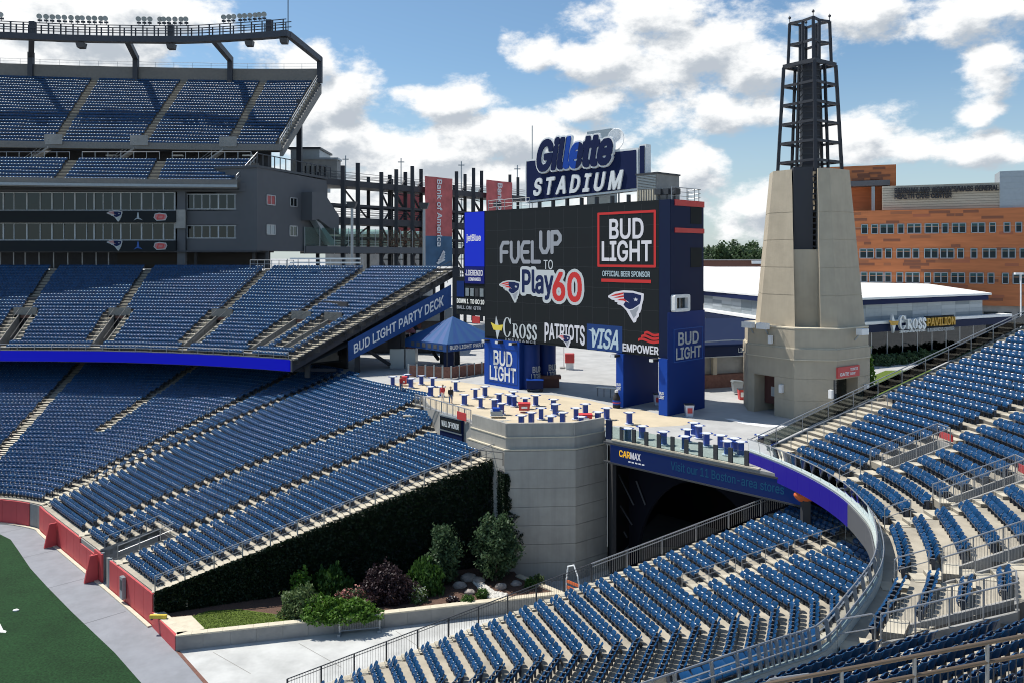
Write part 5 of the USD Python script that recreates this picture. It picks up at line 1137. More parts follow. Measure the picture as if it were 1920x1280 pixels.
for k, xc in enumerate((1.5, 4.1)):
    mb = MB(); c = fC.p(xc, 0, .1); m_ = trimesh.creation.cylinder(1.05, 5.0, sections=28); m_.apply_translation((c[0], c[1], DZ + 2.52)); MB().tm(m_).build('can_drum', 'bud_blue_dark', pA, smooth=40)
    mb = MB()
    for wrd, z0, z1, hw in (('BUD', 14.1, 14.75, .62), ('LIGHT', 13.3, 13.95, .78)):
        sh = text_fit(wrd, -hw, 0, 2 * hw, z1 - z0)
        for g in getattr(sh, 'geoms', [sh]):
            m_ = trimesh.creation.extrude_polygon(g, .04, engine='earcut'); m_ = m_.subdivide().subdivide() if len(m_.faces) < 400 else m_; v = np.array(m_.vertices); ang = v[:, 0] / 1.06; rr = 1.055 + v[:, 2]
            P_ = np.array([c + fC.u * (r * math.sin(a_)) + fC.w * (r * math.cos(a_)) + np.array([0, 0, z0 - c[2] + yy]) for a_, r, yy in zip(ang, rr, v[:, 1])]); mb.add(P_, m_.faces)
    mb.build('lettering', 'letter_grey', pA)
pB = pillar(on(fs, 1157, 715)[0], on(fs, 1171, 715)[0], 'middle blue pillar under the video board beside the bottle shaped bin')
x0 = on(fs, 1157, 715)[0]; fB = Frame(fs.p(x0, 0, .15), fs.u); plain(fB, 'BUD', 'letter_white', .10, .62, -3.2, -2.95, pB); plain(fB, 'LIGHT', 'letter_white', .06, .66, -3.6, -3.3, pB)
x0, x1 = on(fs, 1241, 715)[0], SLen + .04
pC = pillar(x0, x1, 'right blue pillar at the corner of the video board beside a waste bin', fwd=.5)
fC2 = Frame(fs.p(x0, 0, .5), fs.u); plain(fC2, 'BUD', 'letter_white', .10, .62, -3.35, -3.1, pC); plain(fC2, 'LIGHT', 'letter_white', .06, .66, -3.75, -3.45, pC)
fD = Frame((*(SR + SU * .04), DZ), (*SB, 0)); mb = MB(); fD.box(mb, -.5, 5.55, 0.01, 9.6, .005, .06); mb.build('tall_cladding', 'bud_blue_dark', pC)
r = sbox(.4, 4.9, 5.2, 8.0); mb = MB(); fD.poly(mb, r.difference(r.buffer(-.05, join_style=2)), .06, .08); mb.build('panel_border', 'led_visa', pC)
plain(fD, 'BUD', 'letter_grey', 1.1, 4.5, 6.5, 7.6, pC, z=.06); plain(fD, 'LIGHT', 'letter_grey', .75, 4.9, 5.15, 6.2, pC, z=.06)
for i, (px, py) in enumerate(((917, 642), (942, 645), (968, 648), (1160, 668), (1232, 678))):
    x, y = on(fs, px, py); t = thing('spot_fitting', f'small black spotlight under the bottom edge of the video board, {["first","second","third","fourth","fifth"][i]} from the left', 'spotlight', group='spotlights under the board'); mb = MB(); fs.box(mb, x - .3, x + .3, -.35, -.1, -.2, .9); mb.build('housing', 'cloth_black', t); mb = MB(); fs.box(mb, x - .22, x + .22, -.36, -.10, .9, .96); mb.build('lens', 'letter_white', t)
# stadium name sign on top
fn = Frame(fs.p(0, 0, -1.5), fs.u); on_n = lambda x, y: on(fn, x, y)
sg = thing('stadium_name_sign', 'navy white edged stadium name sign standing on top of the video board', 'sign')
ol = Polygon([on_n(985, 300), on_n(985, 381), on_n(1197, 357), on_n(1196, 277)]); gil_px = [(1006, 303), (1158, 303)]
mb = MB(); fn.poly(mb, ol, -.9, 0); mb.build('board_edge', 'letter_white', sg); mb = MB(); fn.poly(mb, ol.buffer(-.22, join_style=2), 0, .06); mb.build('board_face', 'brand_navy', sg)
rt = Polygon([on_n(1197, 272), on_n(1197, 357), on_n(1210, 356), on_n(1210, 270)]); mb = MB(); fn.poly(mb, rt, -.9, -.1); mb.build('return_edge', 'letter_white', sg); mb = MB(); fn.poly(mb, rt.buffer(-.16, join_style=2), -.1, .02); mb.build('return_face', 'brand_navy', sg)
xa, ya = on_n(1008, 321); xb, _ = on_n(1158, 312); _, yt = on_n(1030, 266)
gl = text_fit('Gillette', 0, 0, (xb - xa) * .93, (yt - ya) * .98, italic=.20); gl = affinity.translate(gl, xa + .05, ya + .05)
mb = MB(); fn.poly(mb, gl.buffer(.30, join_style=1).simplify(.02), .06, .30); mb.build('letter_outline', 'letter_white', sg)
W_ = gl.bounds[2] - gl.bounds[0]; gb = gl.buffer(.12); H_ = gl.bounds[3] - ya
cut = Polygon([(xa + W_ * .37, ya - 1), (xa + W_ * .545, ya - 1), (xa + W_ * .545 + .2 * (H_ + 2), ya + H_ + 1), (xa + W_ * .37 + .2 * (H_ + 2), ya + H_ + 1)])
n1, n2 = MB(), MB(); fn.poly(n1, gb.difference(cut), .30, .38); fn.poly(n2, gb.intersection(cut), .30, .38)
n1.build('lettering', 'brand_navy', sg); n2.build('lettering', 'bud_blue', sg)
xa, ya = on_n(1001, 368); xb, yb = on_n(1168, 352); _, yt = on_n(1020, 337)
sh = text_fit('S T A D I U M', 0, 0, xb - xa - .2, yt - ya, italic=.22, grow=.025); sh = affinity.translate(sh, xa, ya + .08); mb = MB(); fn.poly(mb, sh, .06, .22); mb.build('lettering', 'letter_white', sg)
for x in np.linspace(7.2, 22, 8): mb = MB(); fn.box(mb, x - .12, x + .12, SHt - .05, SHt + .9, -.6, -.2); mb.build('leg', 'rail_dark', sg)
# things on the roof of the board
ac = thing('roof_cabinet', 'grey louvred plant cabinet on the right end of the board roof', 'cabinet'); x0, x1 = on(fs, 1187, 350)[0] , on(fs, 1225, 350)[0]
mb = MB(); fs.box(mb, x0, x1, SHt, SHt + 2.6, -4.2, -.6); mb.build('body', 'grey_concrete', ac)
for k in range(9): mb = MB(); fs.box(mb, x0 + .1, x1 - .1, SHt + 1.2 + k * .15, SHt + 1.26 + k * .15, -.6, -.52); mb.build('louvre', 'lamp_grey', ac)
for k in range(8): mb = MB(); xx = x0 + .1 + k * (x1 - x0 - .2) / 7.5; fs.box(mb, xx, xx + .12, SHt + .05, SHt + 1.1, -.6, -.52); mb.build('slat', 'cap_stone', ac)
mb = MB(); fs.box(mb, x0 - .1, x1 + .1, SHt + 2.6, SHt + 2.75, -4.3, -.5); mb.build('lid', 'rail_dark', ac)
dsh = thing('satellite_dish', 'white round dish behind the last letters of the name sign', 'dish'); fq = Frame(fs.p(0, 0, -3.5), fs.u); x, y = on(fq, 1158, 262); m_ = trimesh.creation.revolve([(0, 0), (.5, .05), (1.0, .22), (1.15, .32), (1.1, .36), (.5, .14), (0, .1)], sections=28); R = np.eye(4); R[:3, 0], R[:3, 1], R[:3, 2] = fq.u, fq.v, fq.w; R[:3, 3] = fq.p(x, y); MB().tm(m_, R).build('reflector', 'white_paint', dsh, smooth=40); MB().tube([fq.p(x, y - .2, -.2), fq.p(x, SHt, -.2)], .1).build('mast', 'lamp_grey', dsh)
bx_ = thing('roof_box', 'pale grey box behind the middle of the name sign', 'cabinet'); x0, y1 = on(fq, 1096, 247); x1, y0 = on(fq, 1140, 268); mb = MB(); fq.box(mb, x0, x1, SHt, y1, -1.5, -.4); mb.build('body', 'lamp_grey', bx_)
mast = thing('lightning_mast', 'thin grey mast left of the name sign', 'mast'); x, y = on(fq, 998, 236); MB().tube([fq.p(x, SHt, 0), fq.p(x, y, 0)], .055).build('pole', 'lamp_grey', mast)
for i, (pa, pb) in enumerate(((912, 990), (1262, 1300))):
    xa = on(fs, pa, 380)[0] + .05; xb = min(on(fs, pb, 370)[0], SLen) - .05 if i == 0 else SLen + 0.0
    pts_ = [fs.p(xa, SHt, -.3), fs.p(xb, SHt, -.3)] if i == 0 else [fs.p(SLen - 1.6, SHt, -5.2), fs.p(SLen - .15, SHt, -5.2), fs.p(SLen - .15, SHt, -.4)]
    rail_run('roof_rail', f'thin grey guard rail on the roof of the video board, {["left", "right"][i]} end', pts_, h=1.2, spacing=1.3, r=.04, mids=(.33, .66))
for i, px in enumerate((1228, 1240, 1252, 1262, 914)):
    x = on(fs, px, 370)[0]; x = min(max(x, .5), SLen - .4); t = thing('roof_spotlight', f'dark spotlight on the board roof, {["first","second","third","fourth"][i] + " right of the cabinet" if i < 4 else "at the left corner"}', 'spotlight', group='spotlights on the board roof'); MB().tube([fs.p(x, SHt, -.7 - .2 * i), fs.p(x, SHt + .6, -.7 - .2 * i)], .06).build('stem', 'rail_dark', t); mb = MB(); fs.box(mb, x - .35, x + .35, SHt + .55, SHt + 1.1, -1.1 - .2 * i, -.4 - .2 * i); mb.build('housing', 'rail_dark', t)
# column of small boards left of it
fl_ = Frame(fs.p(0, 0, -.6), fs.u)
sb_ = thing('side_score_column', 'narrow column of blue sponsor panels and score readouts at the left of the video board', 'scoreboard')
x0, x1 = on(fl_, 872, 450)[0], on(fl_, 908, 450)[0]; zy = lambda y: on(fl_, 890, y)[1]
mb = MB(); fl_.box(mb, x0 - .1, x1 + .3, zy(592), SHt * .93 + 1.1, -1.5, -.02); fl_.box(mb, on(fl_, 855, 560)[0], x0 - .1, zy(592), zy(520), -1.45, -.02); mb.build('backing', 'box_black', sb_)
mb = MB(); fl_.box(mb, x0, x1, zy(500), zy(398), .0, .06); mb.build('panel', 'led_jet', sb_)
mb = MB(); fl_.box(mb, x0, x1, zy(532), zy(501), .0, .05); mb.build('panel', 'led_navy', sb_)
plain(fl_, 'jetBlue', 'led_white', x0 + .35, x1 - .55, zy(452), zy(440), sb_, z=.06)
plain(fl_, 'J.DERENZO', 'led_white', x0 + .15, x1 - .2, zy(517), zy(507), sb_, z=.05); plain(fl_, 'COMPANIES', 'led_white', x0 + .7, x1 - .6, zy(527), zy(521), sb_, z=.05)
mb = MB(); xb_ = on(fl_, 857, 540)[0]; fl_.box(mb, xb_, x0 - .15, zy(558), zy(528), .0, .05); mb.build('panel', 'bud_blue_dark', sb_)
for k in range(4): mb = MB(); w = (x1 - x0) / 4; fl_.box(mb, x0 + k * w + .12, x0 + (k + 1) * w - .12, zy(556), zy(541), .0, .04); mb.build('small_panel', 'lamp_grey' if k != 2 else 'rail_dark', sb_)
plain(fl_, 'DOWN 1  TO GO 10', 'scoreboard_white', xb_, x1, zy(570), zy(562), sb_, z=.01); plain(fl_, 'BALL ON  QTR', 'led_grey', xb_, x1 - .6, zy(581), zy(575), sb_, z=.01)
mb = MB(); fl_.box(mb, on(fl_, 886, 600)[0], on(fl_, 900, 600)[0], zy(606), zy(593), .0, .05); mb.build('red_sign', 'sign_red', sb_)
# ------------------------------------------------------------------ lighthouse tower
tw = thing('lighthouse_tower', 'tall tapering concrete lighthouse tower with black open lattice top', 'tower')
TL, TR = np.array((-.82, -.57)), np.array((.57, -.82))         # outward normals of the left and right faces
TC = np.array((28.6, 78.6)); HS, CH = 5.25, 2.62                # centre, half side, chamfer cut
def oct8(hs, ch, inset=0.0):
    hs -= inset; pts = []
    for a, b in ((TL, TR), (TR, -TL), (-TL, -TR), (-TR, TL)): pts += [TC + a * hs + b * (hs - ch), TC + a * (hs - ch) + b * hs]
    return [tuple(p) for p in pts]
ca = Polygon(oct8(HS, CH))
if not ca.exterior.is_ccw: ca = Polygon(list(ca.exterior.coords)[::-1])
fTL = Frame((*(TC + TL * HS - TR * HS), DZ), (*TR, 0)); fTR = Frame((*(TC + TR * HS + TL * HS), DZ), (*(-TL), 0))
def solid(poly, z0, z1):
    c = np.array(poly.exterior.coords)[:-1]
    return m3.Manifold.hull_points(np.array([(*p, z) for p in c for z in (z0, z1)], np.float32))
def mbox(fr, x0, x1, y0, y1, z0, z1):
    q_ = [fr.p(x, y, z) for x in (x0, x1) for y in (y0, y1) for z in (z0, z1)]; return m3.Manifold.hull_points(np.array(q_, np.float32))
base = solid(ca, DZ, 17.6)
# doorway on the lit left face, goes through
base = base - mbox(fTL, 3.4, 5.7, -.1, 3.65, -3.4, .5) - mbox(fTR, 2.4, 5.9, -.1, 3.7, -3.0, .5)
for z in (13.9, 15.9): base = base - (solid(ca.buffer(.1), z, z + .03) - solid(ca.buffer(-.03), z - .1, z + .1))
MB().tm(base).build('base', 'tower_concrete', tw)
for k, (z0, z1, ins, m) in enumerate(((17.6, 17.68, -.10, 'cap_stone'), (17.68, 18.6, -.06, 'tower_concrete'), (18.6, 18.7, .06, 'cap_stone'), (18.7, 20.4, .12, 'tower_concrete'), (20.4, 20.5, .08, 'cap_stone'))): MB().tm(solid(ca.buffer(-ins, join_style=2), z0, z1)).build('band' if m == 'tower_concrete' else 'ledge', m, tw)
zb, zt = 20.5, 35.3
TC = TC + np.array((.40, 0)); lo, hi = oct8(4.6, 2.4), oct8(3.35, 1.75)
if not Polygon(lo).exterior.is_ccw: lo, hi = lo[::-1], hi[::-1]
shaft = m3.Manifold.hull_points(np.array([(*p, zb) for p in lo] + [(*p, zt) for p in hi], np.float32))
# vertical channel in the front chamfer, carried through above
fd = -(TL + TR); fd = fd / np.linalg.norm(fd); fdir = (TL + TR) / np.linalg.norm(TL + TR); fside = np.array((-fdir[1], fdir[0]))
fF = Frame((*(TC + fdir * 5.05), zb), (*(fside), 0))
cw0, cw1 = -2.0, .20
shaft = shaft - mbox(fF, cw0, cw1, -.1, 20, -1.55, 2.0) - mbox(fF, cw0, cw1, 7.2, 20, -5.2, 2.0)
for z in (23.4, 26.0, 28.6, 31.2): shaft = shaft - (m3.Manifold.hull_points(np.array([(*p, z) for p in lo] + [(*p, z + .05) for p in lo], np.float32)) - m3.Manifold.hull_points(np.array([(*(TC + (np.array(p) - TC) * (1 - (z - zb) / (zt - zb) * .272) * .992), zz) for p in lo for zz in (z - .1, z + .2)], np.float32)))
MB().tm(shaft).build('shaft', 'tower_concrete', tw)
mb = MB(); fF.box(mb, cw0 + .1, cw1 - .35, 7.2, zt - zb + .2, -3.2, -2.0); mb.build('core_screen', 'frame_steel', tw)
for k in range(14): mb = MB(); fF.box(mb, cw1 - .33, cw1 - .06, 7.4 + k * .55, 7.55 + k * .55, -2.2, -2.05); mb.build('rung', 'frame_steel', tw)
mb = MB(); fF.box(mb, cw1 - .08, cw1 - .02, 7.2, zt - zb, -2.2, -2.0); mb.build('rung_rail', 'frame_steel', tw)
# open top: corner posts leaning in, inner posts, rings of struts, dark core
LD = [fdir, np.array((-fdir[1], fdir[0])), -fdir, np.array((fdir[1], -fdir[0]))]          # front, side, back, side
z1, z2, z3 = 35.3, 45.6, 49.9
def rad(z): return 3.0 - (z - z1) * (3.0 - 2.42) / (z2 - z1)
TC2 = TC + np.array((.10, .0))
for a in LD:
    MB().beam((*(TC2 + a * rad(z1)), z1 - .2), (*(TC2 + a * rad(z2)), z2), .30, .30).build('outer_post', 'frame_steel', tw)
    n_ = np.array((-a[1], a[0]))
    for sd in (-1, 1):
        ip = lambda z: TC2 + a * (rad(z) * .48) + n_ * sd * (rad(z) * .48)
        MB().beam((*ip(z1 - .3), z1 - .3), (*ip(z2), z2), .22, .22).build('inner_post', 'frame_steel', tw)
        for z in np.linspace(z1 + .9, z2, 6): MB().beam((*(TC2 + a * rad(z)), z), (*ip(z), z), .20, .24).build('strut', 'frame_steel', tw)
    r3 = lambda z: 2.02 - (z - z2) * .16 / (z3 - z2)
    MB().beam((*(TC2 + a * r3(z2)), z2), (*(TC2 + a * r3(z3)), z3), .26, .26).build('crown_post', 'frame_steel', tw)
    for sd in (-1, 1):
        ic = lambda z: TC2 + a * .75 + n_ * sd * .75
        if sd > 0: MB().beam((*ic(z2), z2), (*ic(z3), z3), .24, .24).build('crown_post', 'frame_steel', tw)
        for z in (z2 + 2.2, z3): MB().beam((*(TC2 + a * r3(z)), z), (*ic(z), z), .18, .22).build('strut', 'frame_steel', tw)
    MB().tube([(*(TC2 + a * r3(z3)), z3), (*(TC2 + a * r3(z3)), z3 + .75)], .04).build('finial_rod', 'frame_steel', tw); s_ = trimesh.creation.icosphere(1, .14); s_.apply_translation((*(TC2 + a * r3(z3)), z3 + .55)); MB().tm(s_).build('finial', 'frame_steel', tw)
MB().prism(Polygon([TC2 + (LD[i] + LD[(i + 1) % 4]) * .80 for i in range(4)]), z1 - 8, z2 + .2).build('core', 'frame_steel', tw)
MB().prism(Polygon([tuple(TC2 + a * rad(z2) * 1.04) for a in LD]).difference(Polygon([tuple(TC2 + a * rad(z2) * .84) for a in LD])), z2 - .05, z2 + .28).build('crown_ring', 'frame_steel', tw)
for k in range(17):
    z = z1 + .5 + k * .58
    for i in (0, 1, 3):
        c = TC2 + LD[i] * .83; n_ = np.array((-LD[i][1], LD[i][0])); MB().beam((*(c - n_ * .78), z), (*(c + n_ * .78), z), .05, .10).build('core_slat', 'rail_dark', tw)
# doors, signs and lamps of the base
mb = MB(); fTL.box(mb, 3.45, 5.65, .75, 3.5, -1.6, -1.5); mb.build('door_panel', 'door_brown', tw); mb = MB(); fTL.box(mb, 4.2, 5.2, 1.5, 2.4, -1.5, -1.47); mb.build('door_sign', 'letter_grey', tw)
mb = MB(); fTR.box(mb, 2.5, 5.8, 0, 3.6, -1.2, -1.1); mb.build('door_glass', 'dark_glass', tw); mb = MB(); fTR.box(mb, 2.42, 2.9, 0, 3.68, -.6, -.4); mb.build('door_frame', 'frame_steel', tw)
mb = MB(); fTR.box(mb, 2.5, 5.9, 3.85, 4.85, .0, .18); st_ = mb.build('sign_board', 'sign_red', tw); 
for txt, x, y, w, h in (('GATE', 2.8, 4.05, 1.4, .28), ('TICKETS', 4.4, 4.45, 1.2, .22), ('ENTRY', 4.4, 4.05, .8, .22)): mb = MB(); fTR.poly(mb, text_fit(txt, x, y, w, h), .18, .20); mb.build('sign_lettering', 'letter_white', tw)
for fr, x, y in ((fTL, 6.6, 2.3), (fTR, 1.4, 2.2), (fTR, 7.0, 2.2), (fTL, 5.4, 6.7)):
    t = thing('wall_lamp', (f'white wall lamp on the lighthouse base, {"left of the corner" if fr is fTL and y < 5 else "above the lit doorway" if fr is fTL else "left of the right door" if x < 4 else "right of the right door"}'), 'lamp'); mb = MB(); fr.box(mb, x - .16, x + .16, y, y + .75, .02, .35); mb.build('housing', 'white_paint', t); mb = MB(); fr.box(mb, x - .08, x + .08, y + .2, y + .5, 0, .03); mb.build('bracket', 'rail_steel', t)
for i, (fr, x) in enumerate(((fTL, 3.2), (fTL, 4.9), (fTR, 5.6))):
    t = thing('flood_lamp', f'white floodlight on the ledge of the lighthouse base, {["far left", "over the doorway", "over the red sign"][i]}', 'floodlight'); z = 8.3 if i < 2 else 7.9; mb = MB(); fr.box(mb, x - .55, x + .55, z - .25, z + .3, .35, .95); mb.build('head', 'white_paint', t); MB().tube([fr.p(x, z - .8, -.1), fr.p(x, z, .5)], .07).build('arm', 'lamp_grey', t)

# ------------------------------------------------------------------ pavilion with the white roof
pv = thing('pavilion_building', 'low pavilion with a sloping white roof, grey panel walls and dark glass front', 'building')
c0, c1, c2 = np.array((34.2, 143.0)), np.array((41.0, 109.0)), np.array((74.3, 127.0))   # left end, front corner, right end
fl1, fl2 = Frame((*c0, DZ), (*(c1 - c0), 0)), Frame((*c1, DZ), (*(c2 - c1), 0))
L1, L2 = np.linalg.norm(c1 - c0), np.linalg.norm(c2 - c1)
MB().hexa([(*c0, 12.2), (*c1, 12.2), (*c2, 12.2), (66, 160, 12.2)], [(*c0, 20.7), (*c1, 20.7), (*c2, 20.7), (66, 160, 20.7)]).build('wall_core', 'metal_grey', pv)
MB().add([(c0[0] - 1, c0[1] - .6, 21.0), (c1[0], c1[1] - 1.2, 21.0), (c2[0] + 1.5, c2[1], 21.0), (72, 175, 23.6), (30, 180, 25.0), (c0[0] - 1, c0[1] - .6, 21.3), (c1[0], c1[1] - 1.2, 21.3), (c2[0] + 1.5, c2[1], 21.3), (72, 175, 23.9), (30, 180, 25.3)], [(0, 1, 2), (0, 2, 3), (0, 3, 4), (5, 7, 6), (5, 8, 7), (5, 9, 8), (0, 5, 6), (0, 6, 1), (1, 6, 7), (1, 7, 2), (2, 7, 8), (2, 8, 3), (4, 9, 5), (4, 5, 0)]).build('roof', 'white_roof', pv)
rp_ = random.Random(8)
for fr, L_ in ((fl1, L1), (fl2, L2)):
    mb = MB(); fr.box(mb, -.5, L_ + .5, 8.05, 8.75, .0, .7); mb.build('roof_fascia', 'brand_navy', pv)
    mb = MB(); fr.box(mb, -.2, L_ + (6 if fr is fl2 else .2), 5.3, 5.7, -.1, 1.2); mb.build('canopy_edge', 'white_roof', pv)
    mb = MB(); fr.box(mb, -.2, L_ + (6 if fr is fl2 else .2), 4.2, 5.3, -.1, 1.15); mb.build('canopy_fascia', 'navy', pv)
    n_ = int(L_ / 3.2)
    for i in range(n_):
        for j in range(4):
            mb = MB(); x = i * L_ / n_; fr.box(mb, x + .02, x + L_ / n_ - .02, 5.72 + j * .58, 6.28 + j * .58, .0, .03 + .01 * rp_.random()); mb.build('wall_panel', rp_.choice(['metal_grey', 'metal_grey', 'lamp_grey', 'panel_pale', 'panel_slate']), pv)
    for x in np.arange(1, L_, 3.4): mb = MB(); fr.box(mb, x, x + .2, 0, 4.2, .16, .26); mb.build('glass_mullion', 'rail_steel', pv); mb = MB(); fr.box(mb, x + .2, x + 3.4, 0, 4.2, .20, .24); mb.build('front_glass', 'suite_glass', pv)
mb = MB(); fl2.box(mb, -.2, L2 + 5, 0, 4.2, .02, .10); mb.build('shopfront', 'box_black', pv)
mb = MB(); fl1.box(mb, -.2, L1, 0, 4.2, .02, .10); mb.build('shopfront', 'box_black', pv)
cs = thing('pavilion_sign', 'white and gold raised letter sign on the edge of the pavilion canopy', 'sign'); fps = Frame(fl2.p(0, 0, 1.5), fl2.u)
def pbox(x0, yt, x1, yb): return on(fps, x0, (yt + yb) / 2)[0], on(fps, x1, (yt + yb) / 2)[0], on(fps, x0, yb)[1], on(fps, x0, yt)[1]
a, b, c, d = pbox(1662, 589, 1681, 625); w, h = b - a, d - c; mb = MB(); fps.poly(mb, Polygon([(a + x * w, c + y * h) for x, y in ((.42, 1), (.62, .62), (.72, .42), (.52, 0), (.40, .35), (.34, .62))]), 0, .35); mb.build('star_mark', 'letter_white', cs)
mb = MB(); fps.poly(mb, Polygon([(a + x * w, c + y * h) for x, y in ((0, .68), (.34, .64), (.62, .62), (1, .62), (.86, .40), (.72, .42), (.40, .40), (.22, .42))]), .35, .4); mb.build('star_mark', 'gold', cs)
a, b, c, d = pbox(1683, 592, 1734, 618); mb = MB(); fps.poly(mb, serif_caps('CROSS', a, c, b - a, d - c, .10, .34), 0, .35); mb.build('lettering', 'letter_white', cs)
a, b, c, d = pbox(1736, 596, 1788, 614); mb = MB(); fps.box(mb, a - .1, b + .1, c - .25, d + .2, -.2, -.02); mb.build('backing', 'box_black', cs); mb = MB(); fps.poly(mb, text_fit('PAVILION', a, c + .2, b - a, (d - c) * .8), 0, .3); mb.build('lettering', 'gold', cs)
a, b, c, d = pbox(1686, 620, 1733, 624); mb = MB(); fps.poly(mb, text_fit('INSURANCE', a, c, b - a, d - c), 0, .2); mb.build('lettering', 'letter_white', cs)
a, b, c, d = pbox(1737, 616, 1787, 622); mb = MB(); fps.poly(mb, text_fit('& BUSINESS CENTER', a, c, b - a, d - c), 0, .2); mb.build('lettering', 'letter_grey', cs)
vent = thing('roof_vent', 'small white bent vent pipes on the white pavilion roof', 'vent'); p = at(1636, 530, d=150); MB().tube([(p[0], p[1], 22), (p[0], p[1], 24.2), (p[0] + .9, p[1], 24.2), (p[0] + .9, p[1], 23)], .22).build('pipe', 'white_paint', vent)
# shops between the screen and the tower
cb = thing('food_stand', 'low navy roofed food stand with brick base between the screen and the lighthouse', 'building')
fk = Frame((21.4, 90.5, DZ), (9.3, 3.2, 0)); KL = 11.6
mb = MB(); fk.box(mb, -2, KL, 0, 1.5, -4, 0); mb.build('brick_base', 'brick_red', cb); mb = MB(); fk.box(mb, -2, KL, 1.5, 3.6, -4, -.8); mb.build('counter_wall', 'grey_concrete', cb)
for x in (1.5, 6, 10.8): mb = MB(); fk.box(mb, x, x + .5, 1.5, 3.6, -.5, -.05); mb.build('column', 'tower_concrete', cb)
mb = MB(); fk.box(mb, -2.2, KL + .2, 3.6, 4.7, -4.2, .25); mb.build('sign_fascia', 'navy', cb); mb = MB(); fk.box(mb, -2.2, KL + .2, 3.5, 3.6, -4, .3); mb.build('trim', 'rail_steel', cb)
MB().hexa([fk.p(-2.4, 4.7, .4), fk.p(KL + .4, 4.7, .4), fk.p(KL + .4, 4.7, -9), fk.p(-2.4, 4.7, -9)], [fk.p(-2.4, 4.9, .2), fk.p(KL + .4, 4.9, .2), fk.p(KL + .4, 7.0, -9), fk.p(-2.4, 7.2, -9)]).build('roof', 'navy', cb)
mb = MB(); fk.poly(mb, text_fit('LIGHTHOUSE', 4.6, 3.95, 3.2, .5), .25, .3); mb.build('lettering', 'letter_grey', cb); mb = MB(); fk.poly(mb, text_fit('GRILLE', 8.0, 3.75, 1.7, .28), .25, .3); mb.build('lettering', 'letter_grey', cb)
MB().tube([fk.p(-2, 5.2, .1), fk.p(4, 5.35, .1), fk.p(8, 5.1, .15), fk.p(9.5, 4.9, .2)], .06).build('roof_ribbon', 'metal_grey', cb)
# ------------------------------------------------------------------ orange panelled health building
ob = thing('orange_building', 'long orange panelled building with rows of dark windows behind the pavilion', 'building')
o0, o1 = np.array((57.0, 152.0)), np.array((92.0, 136.4)); fo = Frame((*o0, DZ), (*(o1 - o0), 0)); OL = np.linalg.norm(o1 - o0)
zO = lambda py, px: on(fo, px, py)[1]
top_o = zO(395, 1650)
mb = MB(); fo.box(mb, -6, OL, 6.3, top_o, -18, 0); mb.build('wall', 'terracotta', ob)
mb = MB(); fo.box(mb, -6, OL, 0, 6.25, -17, -.6); mb.build('ground_floor', 'grey_concrete', ob)
ro = random.Random(21)
for k in range(95):
    x, y, w = ro.uniform(-2, OL - 3), round(ro.uniform(6.8, top_o - .5) / .55) * .55, ro.uniform(1.2, 3.6); mb = MB(); fo.box(mb, x, x + w, y, y + .5, .0, .02 + ro.random() * .012); mb.build('cladding_board', ro.choice(['terracotta_dark', 'terracotta_dark', 'terracotta_mid', 'terracotta_red']), ob)
def ob_windows(py0, py1, pxs):
    for px, wide in pxs:
        w = 27 if wide else 13; x0 = on(fo, px - w / 2, (py0 + py1) / 2)[0]; x1 = on(fo, px + w / 2, (py0 + py1) / 2)[0]; y1, y0 = zO(py0, 1750), zO(py1, 1750)
        if x0 < -5 or x1 > OL: continue
        mb = MB()
        for a in ((x0, x0 + .14, y0, y1), (x1 - .14, x1, y0, y1), (x0, x1, y1 - .12, y1), (x0, x1, y0, y0 + .12)): fo.box(mb, *a, .02, .10)
        if wide: fo.box(mb, (x0 + x1) / 2 - .10, (x0 + x1) / 2 + .10, y0, y1, .02, .10)
        w_ = mb.build('window', 'metal_grey', ob); mb = MB(); fo.box(mb, x0 + .1, x1 - .1, y0 + .1, y1 - .1, .03, .05); mb.build('pane', 'window_dark', w_)
        mb = MB(); fo.box(mb, x0 + .14, x1 - .14, y1 - .12 - (y1 - y0) * ro.choice([.2, .25, .3]), y1 - .12, .052, .06); mb.build('blind', 'blind_teal', w_)
ob_windows(419, 438, [(1621, 0), (1640, 0), (1663, 1), (1689, 0), (1714, 1), (1747, 1), (1772, 0), (1798, 1), (1834, 1), (1861, 0), (1888, 0), (1910, 0)])
ob_windows(466, 485, [(1625, 1), (1648, 0), (1666, 0), (1694, 1), (1717, 0), (1746, 1), (1776, 1), (1801, 0), (1826, 0), (1855, 1), (1891, 1), (1918, 0)])
ob_windows(511, 531, [(1620, 0), (1643, 1), (1665, 0), (1687, 0), (1711, 1), (1739, 0), (1764, 1), (1796, 1), (1831, 1), (1858, 0), (1885, 0), (1912, 1)])
for py in (426, 472, 519): mb = MB(); y = zO(py, 1750); fo.box(mb, -5, OL, y, y + .1, .022, .06); mb.build('string_course', 'terracotta_pale', ob)
